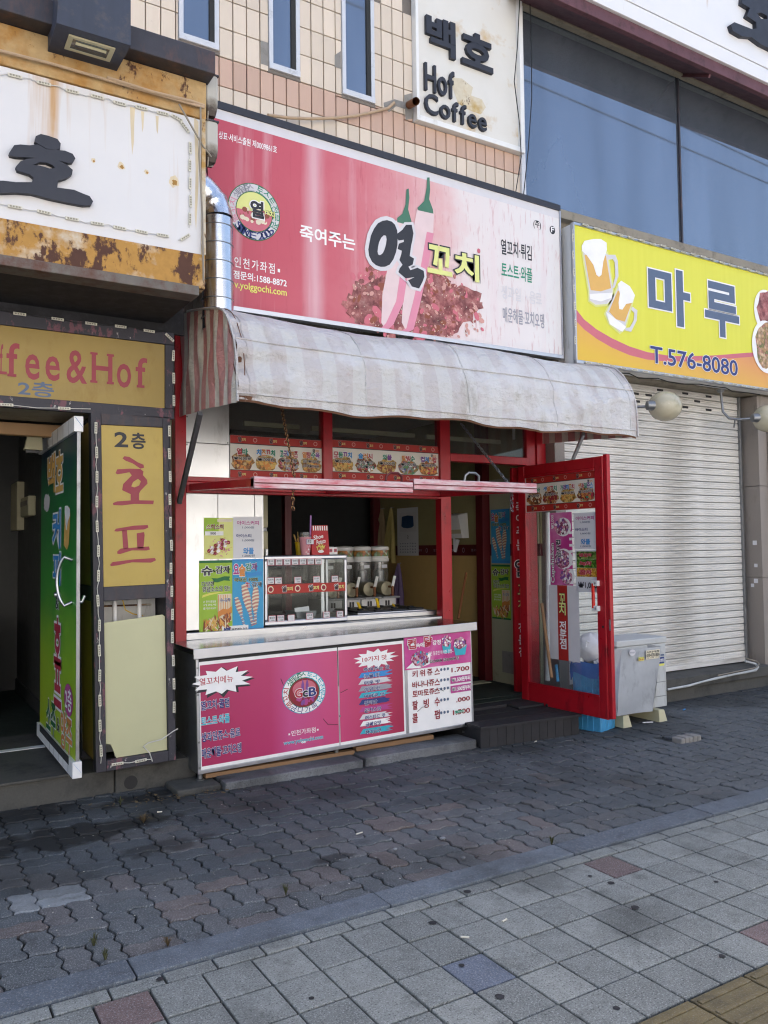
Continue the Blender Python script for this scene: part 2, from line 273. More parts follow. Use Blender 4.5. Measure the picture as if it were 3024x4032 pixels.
def m_food(name, cols, scale=40):
    s = NT('printed_'+name); v = s.voro(scale,'Color'); sp = s.n('ShaderNodeSeparateColor'); s.l(v, sp.inputs[0])
    n = len(cols); c = s.ramp(s.math('ADD', s.math('MULTIPLY', sp.outputs[0], .7), s.math('MULTIPLY', s.noise(scale*.4,4), .3)), [(.12+.76*i/(n-1), k) for i,k in enumerate(cols)])
    d = s.ramp(s.voro(scale,'Distance'), [(.0,1.1),(.7,.55)]); c = s.mix(1.0, c, d, 'MULTIPLY'); return s.done(c,.5)
MT['food_red'] = m_food('spicy_chicken', ['#4c2020','#8a4244','#b87470','#d0a49a'], 13)
def m_chicken():
    s = NT('printed_spicy_chicken'); n = s.noise(11,8,.7); c = s.ramp(n,[(.28,'#3c1c1a'),(.42,'#843e3e'),(.55,'#b06c68'),(.68,'#cf9c92'),(.78,'#e0c4b8')]); d = s.ramp(s.voro(9,'Distance',feature='SMOOTH_F1'),[(.1,1.15),(.75,.5)]); return s.done(s.mix(1.0,c,d,'MULTIPLY'),.5)
MT['food_red'] = m_chicken(); MT['food_brown'] = m_food('fried_skewers', ['#4a2a18','#9a5a2c','#d0964e','#e4c890'], 50); MT['food_yellow'] = m_food('fried_pieces', ['#8a5a1c','#d0a04a','#e4cc84'], 60)
MT['food_mix'] = m_food('mixed_food', ['#303820','#9a2c2c','#d8a850','#e0d8c4'], 60); MT['food_pink'] = m_food('pink_food', ['#5c2040','#b0527a','#e0a4b8','#efe0e4'], 45)
MT['food_salad'] = m_food('salad_and_chicken', ['#5c7a34','#c89a6a','#e0c09a','#b05a50'], 28); MT['food_green'] = m_food('green_tea_field', ['#1c3a10','#4a8a20','#8cc040'], 60); MT['food_honey'] = m_food('honeycomb', ['#a86a10','#dca028','#f0d070'], 70)
MT['food_plum'] = m_food('green_plums', ['#26301a','#4f7a2a','#a8c060'], 50); MT['food_blue'] = m_food('sweets_print', ['#2c62a0','#d88a3c','#3a9a6c','#e8e0d0'], 30)
# ------------------------------------------------------------------ mesh helpers
ORG = {}
def V(*a): return Vector(a)
def tag(o, label=None, cat=None, group=None, kind=None):
    if label: o['label'] = label
    if cat: o['category'] = cat
    if group: o['group'] = group
    if kind: o['kind'] = kind
    return o
def thing(name, label, cat, loc=(0,0,0), rot=(0,0,0), group=None, local=False):
    o = bpy.data.objects.new(name, None); COL.objects.link(o); o.location = loc; o.rotation_euler = rot; o.empty_display_size = .1
    ORG[o.name] = Vector((0,0,0)) if local else Vector(loc)
    return tag(o, label, cat, group)
class MB:
    def __init__(s): s.v = []; s.f = []; s.smooth = False
    def add(s, vs, fs):
        n = len(s.v); s.v += [tuple(p) for p in vs]; s.f += [tuple(i+n for i in f) for f in fs]; return s
    def box(s, a, b, bev=0.0):
        x0,y0,z0 = [min(p,q) for p,q in zip(a,b)]; x1,y1,z1 = [max(p,q) for p,q in zip(a,b)]
        if bev <= 0:
            return s.add([(x0,y0,z0),(x1,y0,z0),(x1,y1,z0),(x0,y1,z0),(x0,y0,z1),(x1,y0,z1),(x1,y1,z1),(x0,y1,z1)],
                         [(3,2,1,0),(4,5,6,7),(0,1,5,4),(1,2,6,5),(2,3,7,6),(3,0,4,7)])
        bm = bmesh.new(); bmesh.ops.create_cube(bm, size=1)
        for v in bm.verts: v.co = V((x0+x1)/2+v.co.x*(x1-x0), (y0+y1)/2+v.co.y*(y1-y0), (z0+z1)/2+v.co.z*(z1-z0))
        bmesh.ops.bevel(bm, geom=bm.edges[:], offset=min(bev,(x1-x0)*.45,(y1-y0)*.45,(z1-z0)*.45), segments=2, affect='EDGES', profile=.5)
        bm.verts.index_update(); s.add([v.co for v in bm.verts], [[v.index for v in f.verts] for f in bm.faces]); bm.free(); return s
    def hexa(s, p):   # 8 corners: bottom 4 ccw, top 4
        return s.add(p, [(3,2,1,0),(4,5,6,7),(0,1,5,4),(1,2,6,5),(2,3,7,6),(3,0,4,7)])
    def quad(s, *p): return s.add(p, [tuple(range(len(p)))])
    def prism(s, pts, d):   # polygon (3d points) pushed along d
        n = len(pts); d = Vector(d); q = [Vector(p) for p in pts]
        return s.add(q+[p+d for p in q], [tuple(range(n))[::-1], tuple(range(n,2*n))]+[(i,(i+1)%n,n+(i+1)%n,n+i) for i in range(n)])
    def beam(s, a, b, wx, wz, upv=(0,0,1)):
        a,b = Vector(a),Vector(b); d = (b-a).normalized(); u = Vector(upv); r = d.cross(u)
        if r.length < 1e-4: r = Vector((1,0,0))
        r.normalize(); u = r.cross(d).normalized()
        p = []
        for c in (a,b): p += [c-r*wx/2-u*wz/2, c+r*wx/2-u*wz/2, c+r*wx/2+u*wz/2, c-r*wx/2+u*wz/2]
        return s.add(p, [(3,2,1,0),(4,5,6,7),(0,1,5,4),(1,2,6,5),(2,3,7,6),(3,0,4,7)])
    def tube(s, pts, r, n=8, cap=True):
        pts = [Vector(p) for p in pts]; m = len(pts); rs = r if isinstance(r,(list,tuple)) else [r]*m
        prev = None; vs = []
        for i,p in enumerate(pts):
            d = (pts[min(i+1,m-1)]-pts[max(i-1,0)]).normalized()
            a = prev if prev is not None else (Vector((0,0,1)) if abs(d.z) < .9 else Vector((1,0,0)))
            e = (a-d*a.dot(d)).normalized(); g = d.cross(e); prev = e
            vs += [p+(e*math.cos(2*math.pi*k/n)+g*math.sin(2*math.pi*k/n))*rs[i] for k in range(n)]
        fs = [(i*n+k, i*n+(k+1)%n, (i+1)*n+(k+1)%n, (i+1)*n+k) for i in range(m-1) for k in range(n)]
        if cap: fs += [tuple(range(n))[::-1], tuple((m-1)*n+k for k in range(n))]
        s.smooth = True; return s.add(vs, fs)
    def lathe(s, c, prof, n=20, axis='z'):
        c = Vector(c); vs = []
        for r,h in prof:
            for k in range(n):
                a = 2*math.pi*k/n; x,y = r*math.cos(a), r*math.sin(a)
                vs.append(c+(V(x,y,h) if axis == 'z' else V(x,h,y) if axis == 'y' else V(h,x,y)))
        m = len(prof); fs = [(i*n+k, i*n+(k+1)%n, (i+1)*n+(k+1)%n, (i+1)*n+k) for i in range(m-1) for k in range(n)]
        fs += [tuple(range(n))[::-1], tuple((m-1)*n+k for k in range(n))]; s.smooth = True; return s.add(vs, fs)
    def grid(s, fn, nu, nv):
        vs = [fn(i/nu, j/nv) for j in range(nv+1) for i in range(nu+1)]; k = nu+1
        s.smooth = True; return s.add(vs, [(j*k+i, j*k+i+1, (j+1)*k+i+1, (j+1)*k+i) for j in range(nv) for i in range(nu)])
    def build(s, name, m, parent=None, fix=True):
        o0 = ORG.get(parent.name, Vector((0,0,0))) if parent else Vector((0,0,0))
        me = bpy.data.meshes.new(name); me.from_pydata([tuple(Vector(p)-o0) for p in s.v], [], s.f)
        if fix:
            bm = bmesh.new(); bm.from_mesh(me); bmesh.ops.recalc_face_normals(bm, faces=bm.faces[:]); bm.to_mesh(me); bm.free()
        if s.smooth:
            for p in me.polygons: p.use_smooth = True
            try: me.set_sharp_from_angle(angle=math.radians(40))
            except Exception: pass
        me.materials.append(MT[m] if isinstance(m,str) else m)
        return link(name, me, parent)
def link(name, me, parent=None, loc=None):
    o = bpy.data.objects.new(name, me); COL.objects.link(o)
    if parent: o.parent = parent; ORG[o.name] = ORG.get(parent.name, Vector((0,0,0)))
    else: ORG[o.name] = Vector((0,0,0))
    if loc is not None: o.location = Vector(loc)-ORG[o.name]
    return o
def box(name, a, b, m, parent=None, bev=.004): return MB().box(a,b,bev).build(name, m, parent)
def struct(o): o['kind'] = 'structure'; return o
class Fr:   # a drawing plane: (u,v) on it, layers stand off along n
    def __init__(s, O, R=(1,0,0), U=(0,0,1)):
        s.O,s.R,s.U = Vector(O),Vector(R).normalized(),Vector(U).normalized(); s.N = s.R.cross(s.U)
        s.N = -s.N if s.N.dot(Vector((0,-1,0))) < -1e-3 else s.N
    def p(s, u, v, k=1): return s.O+s.R*u+s.U*v+s.N*(.0012*k)
def FY(y): return Fr((0,y,0))
def curve_mesh(polys, off=0., ext=0., key=None):
    c = bpy.data.curves.new('outline','CURVE'); c.dimensions = '2D'; c.fill_mode = 'BOTH' if ext else 'FRONT'; c.offset = off; c.extrude = ext/2
    for poly in polys:
        sp = c.splines.new('POLY'); sp.points.add(len(poly)-1); sp.use_cyclic_u = True
        for q,(x,y) in zip(sp.points, poly): q.co = (x,y,0,1)
    o = bpy.data.objects.new('outline', c); me = o.to_mesh(); vs = [v.co.copy() for v in me.vertices]; fs = [tuple(p.vertices) for p in me.polygons]
    o.to_mesh_clear(); bpy.data.objects.remove(o); bpy.data.curves.remove(c); return vs, fs
GL = {}
def glyphs(body, off=0., ext=0., sp=1.):
    k = (body, off, ext, sp)
    if k not in GL:
        c = bpy.data.curves.new('t','FONT'); c.body = body; c.offset = off; c.extrude = ext; c.resolution_u = 3; c.space_character = sp; c.fill_mode = 'FRONT' if not ext else 'BOTH'
        o = bpy.data.objects.new('t', c); me = o.to_mesh()
        GL[k] = ([v.co.copy() for v in me.vertices], [tuple(p.vertices) for p in me.polygons])
        o.to_mesh_clear(); bpy.data.objects.remove(o); bpy.data.curves.remove(c)
    return GL[k]
def txt(parent, body, bx, fr, m, off=0.012, ol=None, k=2, slant=0., name='lettering', ext=0., sp=1.):
    off = off*.62; ol = (ol[0], ol[1]*.75) if ol else None
    """lettering fitted to the rectangle bx = (u0, v0, u1, v1) of plane fr; ol = (material, extra width) prints an outline below it"""
    base = glyphs(body, 0.0, 0., sp)[0]
    if not base: return None
    x0 = min(v.x for v in base); x1 = max(v.x for v in base); y0 = min(v.y for v in base); y1 = max(v.y for v in base)
    sx = (bx[2]-bx[0])/(x1-x0); sy = (bx[3]-bx[1])/max(y1-y0,1e-6)
    o = None
    for (mm, of, kk) in ([(ol[0], off+ol[1], k)] if ol else [])+[(m, off, k+1 if ol else k)]:
        vs, fs = glyphs(body, of, ext/max(sy,1e-6)/2 if ext else 0., sp); b = MB()
        b.add([fr.p(bx[0]+(v.x-x0)*sx, bx[1]+(v.y-y0)*sy+slant*(v.x-x0)*sx, kk)+fr.N*(v.z*sy+(ext/2 if ext else 0)) for v in vs], fs)
        q = b.build(name if mm == m else name+'_outline', mm, parent, fix=bool(ext))
        o = q
    return o
def shape(parent, name, pts, fr, m, k=1, ext=0., off=0.):
    polys = pts if isinstance(pts[0][0],(tuple,list)) else [pts]
    vs, fs = curve_mesh(polys, off, ext); b = MB()
    b.add([fr.p(v.x, v.y, k)+fr.N*(v.z+ext/2) for v in vs], fs)
    return b.build(name, m, parent, fix=bool(ext))
def rect(parent, name, bx, fr, m, k=1): 
    return MB().quad(fr.p(bx[0],bx[1],k),fr.p(bx[2],bx[1],k),fr.p(bx[2],bx[3],k),fr.p(bx[0],bx[3],k)).build(name,m,parent,fix=False)
def ell(cx, cy, rx, ry, n=28, a0=0., a1=2*math.pi): return [(cx+rx*math.cos(a0+(a1-a0)*i/n), cy+ry*math.sin(a0+(a1-a0)*i/n)) for i in range(n)]
def blob(cx, cy, rx, ry, n=22, j=.15):
    return [(cx+rx*math.cos(2*math.pi*i/n)*(1+random.uniform(-j,j)), cy+ry*math.sin(2*math.pi*i/n)*(1+random.uniform(-j,j))) for i in range(n)]
def burst(cx, cy, rx, ry, n=14): return [(cx+rx*(1 if i%2 == 0 else .68)*math.cos(math.pi*i/n)*random.uniform(.9,1.05), cy+ry*(1 if i%2 == 0 else .68)*math.sin(math.pi*i/n)*random.uniform(.9,1.05)) for i in range(2*n)]
def bits(parent, bx, fr, mats, n, rmin, rmax, asp=1., ang=(0,3.14), k=2, name='printed_picture', inside=True):
    """scattered printed pieces, one mesh per ink"""
    bs = {m:MB() for m in mats}; cx,cy = (bx[0]+bx[2])/2,(bx[1]+bx[3])/2; rx,ry = (bx[2]-bx[0])/2,(bx[3]-bx[1])/2
    for i in range(n):
        a = random.uniform(0,6.283); q = math.sqrt(random.random()); x,y = cx+rx*q*math.cos(a), cy+ry*q*math.sin(a)
        r = random.uniform(rmin,rmax); t = random.uniform(*ang); m = random.choice(mats); ca,sa = math.cos(t),math.sin(t); kk = k+random.random()
        P = []
        for j in range(7):
            e = 6.283*j/7; u,v_ = r*math.cos(e), r*asp*math.sin(e); P.append(fr.p(x+u*ca-v_*sa, y+u*sa+v_*ca, kk))
        bs[m].quad(*P)
    for m,b in bs.items():
        if b.v: b.build(name, m, parent, fix=False)['kind'] = 'stuff'
def ring_text(parent, body, cx, cy, rx, ry, a0, a1, size, fr, m, k=3, inward=False, off=.01):
    n = len(body)
    for i,ch in enumerate(body):
        if ch == ' ': continue
        a = a0+(a1-a0)*i/max(n-1,1); c = Vector((cx+rx*math.cos(a), cy+ry*math.sin(a)))
        rot = a-math.pi/2 if not inward else a+math.pi/2
        R2 = fr.R*math.cos(rot)+fr.U*math.sin(rot); U2 = -fr.R*math.sin(rot)+fr.U*math.cos(rot)
        f2 = Fr(fr.p(c.x,c.y,0)); f2.R,f2.U,f2.N = R2,U2,fr.N
        txt(parent, ch, (-size/2,-size/2,size/2,size/2), f2, m, off, k=k)
LEDM = {}
def led_string(parent, pts, N, gap=.125, size=(.075,.018,.009), wire='wire_white', skip=0.):
    """small light modules strung on a wire along a polyline"""
    N = Vector(N).normalized(); P = [Vector(p) for p in pts]; path = []
    if size not in LEDM:
        b = MB().box((-size[0]/2,-size[1]/2,0),(size[0]/2,size[1]/2,size[2]),.002); nf = len(b.f)
        for q in (-.3,-.1,.1,.3): b.box((size[0]*q-.005,-.0045,size[2]),(size[0]*q+.005,.0045,size[2]+.0015))
        me = bpy.data.meshes.new('led_module'); me.from_pydata(b.v,[],b.f); me.materials.append(MT['led']); me.materials.append(MT['led_dot']); LEDM[size] = me
        for i,p in enumerate(me.polygons): p.material_index = 1 if i >= nf else 0
    o0 = ORG.get(parent.name, Vector((0,0,0)))
    for a,b in zip(P,P[1:]):
        d = b-a; L = d.length; d.normalize(); n = max(1,int(L/gap)); s = N.cross(d)
        for i in range(n):
            c = a+d*((i+.5)*L/n)+s*random.uniform(-.004,.004); path += [c-d*size[0]/2+N*.006, c+d*size[0]/2+N*.006, c+d*(L/n/2)+s*random.uniform(-.01,.01)+N*.003]
            if random.random() < skip: continue
            o = bpy.data.objects.new('led_module', LEDM[size]); COL.objects.link(o); o.parent = parent
            q = random.uniform(-.04,.04); dd = (d+s*q).normalized(); ss = N.cross(dd)
            o.matrix_local = Matrix(((dd.x,ss.x,N.x,c.x-o0.x),(dd.y,ss.y,N.y,c.y-o0.y),(dd.z,ss.z,N.z,c.z-o0.z),(0,0,0,1)))
    MB().tube(path, .0028, 5).build('led_wire', wire, parent)

# ------------------------------------------------------------------ ground
gnd = MB().quad((-400,-400,-.045),(400,-400,-.045),(400,400,-.045),(-400,400,-.045)).build('ground','asphalt',fix=False); struct(gnd)
bed = MB().box((-6,1.2,-.3),(16,6.0,-.022)).build('paving_bed','bed'); struct(bed)
# forecourt of zigzag pavers, two by two in basket weave
court = bpy.data.objects.new('forecourt_paving', None); COL.objects.link(court); struct(court); ORG[court.name] = V(0,0,0)
U = .1125; KY = 3.318
def paver_mesh(nx, ny, near):
    g = .009; x0,y0,x1,y1 = g/2,g/2,nx*U-g/2,ny*U-g/2; out = []
    def disp(x,y): return (x+.0095*math.sin(2*math.pi*y/U), y+.0095*math.sin(2*math.pi*x/U))
    for (ax,ay,bx_,by,n) in ((x0,y0,x1,y0,5*nx),(x1,y0,x1,y1,5*ny),(x1,y1,x0,y1,5*nx),(x0,y1,x0,y0,5*ny)):
        for i in range(n): out.append(disp(ax+(bx_-ax)*i/n, ay+(by-ay)*i/n))
    cx,cy = nx*U/2, ny*U/2; b = MB(); n = len(out); e = .005
    ins = [(x+(cx-x)*.07, y+(cy-y)*.07) for x,y in out]
    b.v = [(x,y,-.04) for x,y in out]+[(x,y,-e) for x,y in out]+[(x,y,0) for x,y in ins]
    b.f = [(i,(i+1)%n,n+(i+1)%n,n+i) for i in range(n)]+[(n+i,n+(i+1)%n,2*n+(i+1)%n,2*n+i) for i in range(n)]+[tuple(range(2*n,3*n))]
    me = bpy.data.meshes.new('paver'); me.from_pydata(b.v,[],b.f); me.materials.append(MT['paver_near' if near else 'paver']); return me
lp_ = 0.620, 4.147
PM = {(a,n):paver_mesh(*((2,1) if a == 0 else (1,2)),n) for a in (0,1) for n in (0,1)}
PL = {}
for a in (0,1): PL[a] = PM[(a,1)].copy(); PL[a].materials.clear(); PL[a].materials.append(MT['paver_light'])
cells = []
nj = int((5.75-KY)/(2*U))+1
for j in range(nj):
    for i in range(-8,46):
        bx_, by = -.3+i*2*U, KY+.004+j*2*U
        if (i+j)%2: cells += [(bx_,by,0),(bx_,by+U,0)]
        else: cells += [(bx_,by,1),(bx_+U,by,1)]
def inview(x,y):
    d = Vector((x,y,-1.6)); z = d.dot(fw); 
    return z > 0 and abs(d.dot(r2)/z) < .50 and abs(d.dot(u2)/z) < .66, d.length
vis = [c for c in cells if inview(c[0]+.1,c[1]+.1)[0]]
hole = 5.584, 4.452
vis = [c for c in vis if (c[0]+.08-hole[0])**2+(c[1]+.08-hole[1])**2 > .018]
vis.sort(key=lambda c: inview(c[0]+.1,c[1]+.1)[1])
near_set = vis[:300]; rest = vis[300:]+[c for c in cells if not inview(c[0]+.1,c[1]+.1)[0] and c[0] > -2.2]
def ground_h(x,y): return -.006+.006*math.sin(x*1.7+1)*math.sin(y*2.3)+random.uniform(-.004,.003)
lightc = sorted(near_set, key=lambda c:(c[0]+.08-lp_[0])**2+(c[1]+.08-lp_[1])**2)[:3]
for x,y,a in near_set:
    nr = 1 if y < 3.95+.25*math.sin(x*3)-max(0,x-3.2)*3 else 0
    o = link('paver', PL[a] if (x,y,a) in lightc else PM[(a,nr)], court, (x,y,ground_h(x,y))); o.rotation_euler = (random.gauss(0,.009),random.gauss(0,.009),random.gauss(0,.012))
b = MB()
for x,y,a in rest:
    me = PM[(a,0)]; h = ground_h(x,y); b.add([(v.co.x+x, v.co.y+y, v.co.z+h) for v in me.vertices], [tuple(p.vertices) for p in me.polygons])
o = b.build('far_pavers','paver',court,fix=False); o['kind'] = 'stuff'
# kerb strip
kerb = bpy.data.objects.new('kerb_strip', None); COL.objects.link(kerb); struct(kerb); ORG[kerb.name] = V(0,0,0)
kx = -1.6; KL = 1.12; KOFF = 0.815
for i in range(-3,11):
    a = KOFF+i*KL; box('kerb_stone',(a+.003,3.158,-.1),(a+KL-.003,3.312,.004+random.uniform(-.002,.003)),'kerb',kerb,.004)
# sidewalk of square tiles
side = bpy.data.objects.new('sidewalk_tiling', None); COL.objects.link(side); struct(side); ORG[side.name] = V(0,0,0)
def tmesh(name, sx, sy, m, rib=False):
    b = MB().box((.0042,.0042,-.04),(sx-.0042,sy-.0042,0),.004)
    if rib:
        for i in range(4): b.box((.012,sy*(i+.5)/4-.012,-.001),(sx-.012,sy*(i+.5)/4+.012,.006),.003)
    me = bpy.data.meshes.new(name); me.from_pydata(b.v,[],b.f); me.materials.append(MT[m]); return me
TX, TY = .1985, .2195; TM = tmesh('paving_tile',TX,TY,'tile_ground'); TR = tmesh('paving_tile',TX,TY,'tile_ground_red'); TB = tmesh('paving_tile',TX,TY,'tile_ground_blue'); TH = tmesh('border_tile',TX,.087,'tile_ground'); TT = tmesh('tactile_tile',.3,.3,'tactile',True)
for i in range(-22,34):
    x = 2.62+i*TX
    link('border_tile',TH,side,(x+.07,3.066,-.004+random.uniform(-.002,.001)))
    for j in range(6):
        y = 2.843-(j-1)*TY-TY
        if y < 1.96: continue
        y += 0
        c = (x+TX/2,y+TY/2); me = TM
        for (qx,qy,mm) in (0.700, 2.997,TR),(1.916, 2.512,TB),(3.113, 2.947,TR),(3.069, 2.120,TR):
            if abs(c[0]-qx) < TX/2 and abs(c[1]-qy) < TY/2: me = mm
        o = link('paving_tile',me,side,(x,y,-.005+random.uniform(-.002,.002))); o.rotation_euler = (random.gauss(0,.004),random.gauss(0,.004),random.gauss(0,.004))
for i in range(-5,34):
    for j in range(2):
        x,y = -.3+i*.303, 1.965-.303*(j+1)
        link('tactile_tile',TT,side,(x,y,-.004))
# ------------------------------------------------------------------ building shell
BY = 5.95
bld = thing('tiled_building','two storey building clad in cream wall tiles above the food stall','building',(2,BY,3))
GX0 = 5.264            # where the big glazing starts
wl = MB(); wl.box((-8,BY+.012,2.95),(GX0-.02,6.3,8.3)); wl.build('wall','grout',bld)
MB().box((-8,BY+.02,8.2),(16,6.3,8.3)).build('upper_wall','grout',bld)
sh = MB(); sh.box((-8,5.8,8.3),(16,15,8.5)); sh.box((-8,14.8,-.04),(16,15,8.3)); sh.box((-8.2,5.96,-.04),(-8,15,8.3)); sh.box((16,5.96,-.04),(16.2,15,8.3)); sh.box((-8,6.3,3.2),(16,14.8,3.35)); sh.box((GX0-.02,BY+.25,3.4),(16,BY+.3,8.2)); sh.build('shell','dark_wall',bld)
# wall tiles, one object each
wins = []   # (x0,x1,z0)
for q in ((1.837,2.156,5.490),(2.578,2.854,5.482),(3.252,3.573,5.463)): wins.append(q)
HB = (3.976, 5.422, 5.237, 5.441)   # sign box: left, bottom(left), right, bottom(right)
hx0,hz0,hx1 = HB[0], HB[1]-.01, HB[2]
def tile_me(wd, ht, m):
    b = MB().box((.0045,-.012,.0045),(wd-.0045,.02,ht-.0045),.003); me = bpy.data.meshes.new('wall_tile'); me.from_pydata(b.v,[],b.f); me.materials.append(MT[m]); return me
TWD, THT = .1146, .2355; TC = {}
z00 = 5.455
for r in range(-3,5):
    z0 = z00+(r-1)*THT; m = 'tile_pink' if r == 0 else 'tile_cream'
    if r == 0: z0 = z00-THT
    for c in range(-4,29):
        x0 = 2.159+c*TWD; x1 = x0+TWD; z1 = z0+THT
        if x0 > GX0-.05: continue
        x1 = min(x1, GX0-.03); pieces = [(x0,x1,z0,z1)]
        for (wa,wb,wz) in [(q[0],q[1],q[2]-.03) for q in wins]+[(hx0,hx1,hz0)]:
            nxt = []
            for (a0,a1,c0,c1) in pieces:      # cut the tile round the opening
                if a1 <= wa or a0 >= wb or c1 <= wz: nxt.append((a0,a1,c0,c1)); continue
                if c0 < wz: nxt.append((a0,a1,c0,wz))
                if a0 < wa: nxt.append((a0,wa,max(c0,wz),c1))
                if a1 > wb: nxt.append((wb,a1,max(c0,wz),c1))
            pieces = nxt
        for (a0,a1,c0,c1) in pieces:
            if a1-a0 < .02 or c1-c0 < .02: continue
            key = (round(a1-a0,3), round(c1-c0,3), m)
            if key not in TC: TC[key] = tile_me(key[0],key[1],m)
            o = link('wall_tile', TC[key], bld, (a0,BY,c0)); o.rotation_euler = (random.gauss(0,.004),0,random.gauss(0,.006))
ext_ = {'tile_cream':MB(),'tile_pink':MB()}   # tiles outside the picture, joined
for r in range(-3,12):
    z0 = z00+(r-1)*THT
    for c in range(-24,29):
        x0 = 2.159+c*TWD
        if not (c < -4 or r >= 5) or x0+TWD > hx0 or any(x0+TWD > q[0] and x0 < q[1] for q in wins): continue
        ext_['tile_pink' if r == 0 else 'tile_cream'].box((x0+.0045,BY-.012,z0+.0045),(x0+TWD-.0045,BY+.02,z0+THT-.0045))
for m,b in ext_.items(): b.build('more_wall_tiles',m,bld)['kind'] = 'stuff'
for (wa,wb,wz) in wins:
    wn = MB(); t = .036
    wn.box((wa,BY-.03,wz),(wb,BY+.08,wz+t*1.4),.004); wn.box((wa,BY-.025,wz+t*1.4),(wa+t,BY+.08,8),.003); wn.box((wb-t,BY-.025,wz+t*1.4),(wb,BY+.08,8),.003)
    wo_ = wn.build('window','pvc_white',bld); box('pane',(wa+t,BY-.004,wz+t),(wb-t,BY+.008,8),'window_glass',wo_,0)
    box('sash',(wb-t-.04,BY-.018,wz+t),(wb-t,BY-.004,8),'dark_wall',wo_,0)
    box('sill_mortar',(wa-.01,BY-.012,wz-.03),(wb+.015,BY+.05,wz),'grout',wo_,.006)
# repaired cement patches on the tile wall
box('cement_patch',(wins[1][0]-.07,BY-.014,5.501),(wins[1][0],BY+.01,5.695),'cement',bld,.004)
shape(bld,'cement_patch',[(3.182,5.781),(3.242,5.836),(3.241,5.679),(3.181,5.679)],FY(BY-.013),'cement',1)
shape(bld,'cement_patch',[(3.664,5.503),(3.779,5.567),(3.881,5.571),(3.882,5.634),(3.964,5.676),(3.975,5.445),(3.893,5.410),(3.888,5.509),(3.793,5.508),(3.720,5.432),(3.667,5.473)],FY(BY-.013),'cement',1)
# glazing band to the right
gz0, gz1 = 4.950, 6.921
gm = [GX0, 7.639]; step = gm[1]-gm[0]; gm += [gm[1]+step, gm[1]+2*step]
for a,b_ in zip(gm,gm[1:]):
    box('glazing_pane',(a+.012,BY+.03,gz0),(b_-.012,BY+.045,gz1+.3),'window_glass',bld,0)
    box('mullion',(b_-.012,BY+.01,gz0),(b_+.012,BY+.05,gz1+.3),'black_metal',bld,0)
box('glazing_sill',(GX0-.02,BY-.09,gz0-.09),(gm[-1],BY+.1,gz0),'beige_trim',bld,.005)
box('spandrel',(GX0-.02,BY+.0,3.1),(gm[-1],BY+.1,gz0-.09),'beige_trim',bld,0)
box('glazing_head',(GX0-.02,BY-.05,gz1),(gm[-1],BY+.02,gz1+.07),'beige_trim',bld,.004)
box('corner_trim',(GX0-.045,BY-.04,gz0-.5),(GX0+.01,BY+.05,8.2),'pvc_white',bld,.004)
# eave with gutter and the white roof sign above
ez0, ez1 = 6.761, 6.887
ev_ = thing('eave_gutter','maroon metal gutter under the white roof sign above the glazing','gutter',(6,5.5,ez0))
MB().box((GX0-.2,5.5,ez0),(gm[-1],5.56,ez1),.005).build('gutter_front','maroon',ev_)
MB().hexa([(GX0-.2,5.56,ez0+.004),(gm[-1],5.56,ez0+.004),(gm[-1],BY,gz1+.05),(GX0-.2,BY,gz1+.05),(GX0-.2,5.56,ez0+.05),(gm[-1],5.56,ez0+.05),(gm[-1],BY,gz1+.13),(GX0-.2,BY,gz1+.13)]).build('soffit','maroon',ev_)
for bxx in (gm[1]+.02, gm[2]): MB().beam((bxx,5.56,ez0-.01),(bxx,BY-.02,gz1+.03),.03,.05).build('bracket','maroon',ev_)
rs = thing('roof_sign','white rust streaked roof sign with a big dark brush letter at the top right','sign',(7,5.46,ez1+.004))
sz = 7.051
def m_roof():
    s = NT('rust_streaked_white_board'); c = s.mix(s.noise(3,5),'#dedee0','#e6e5e4'); st = s.ramp(s.noise(3,6,.65,st=(1,1,.12)),[(.66,0),(.75,.7)]); return s.done(s.mix(st,c,'#b08a58'),.5)
MT['roof_board'] = m_roof()
MB().box((GX0-.15,5.47,ez1+.004),(gm[-1],5.52,sz),.004).build('lower_board','roof_board',rs); MB().box((GX0-.15,5.462,sz+.006),(gm[-1],5.52,8.1),.004).build('upper_board','roof_board',rs)
shape(rs,'brush_letter',[[(8.102,7.906),(8.059,7.619),(8.200,7.613),(8.138,7.501),(8.308,7.486),(8.310,7.414),(8.231,7.378),(7.907,7.352),(7.845,7.305),(7.875,7.243),(8.040,7.235),(8.212,7.281),(8.383,7.254),(8.738,7.256),(8.987,7.334),(9.039,8.246)],[(8.328,7.599),(8.402,7.631),(8.520,7.631),(8.517,7.589),(8.398,7.557)]],FY(5.462),'letter_black',0,.05)
# unseen houses added behind the viewer to bounce sunlight onto the stall front
for i,(xa,xb,hh,cc) in enumerate(((-16,-5,9.5,'#d6d4d0'),(-4.9,6,10,'#dedcd9'),(6.1,18,9,'#d2cec8'))):
    ob = thing('opposite_bounce_house',['left','middle','right'][i]+' unseen plastered house added across the street to bounce sunlight','building',((xa+xb)/2,-11.5,0),group='added unseen houses across the street')
    box('wall',(xa,-20,-.04),(xb,-11.5,hh),mat('opposite_plaster_%d'%i,cc,.8,var=.1,vs=1.5),ob,0); box('roof_edge',(xa-.2,-20.2,hh),(xb+.2,-11.3,hh+.25),'cement',ob,0)
    for r in range(3):
        for c in range(4): x_ = xa+(xb-xa)*(c+.5)/4; wo_ = box('window',(x_-.75,-11.51,1.0+r*3),(x_+.75,-11.46,2.5+r*3),'pvc_white',ob,0); box('pane',(x_-.68,-11.459,1.07+r*3),(x_+.68,-11.455,2.43+r*3),'window_glass',wo_,0)
o = MB().box((-30,-8.0,-.044),(30,.9,-.036)).build('bounce_road','bounce_road'); struct(o)  # unseen pale street surface, added to bounce sunlight up under the awning
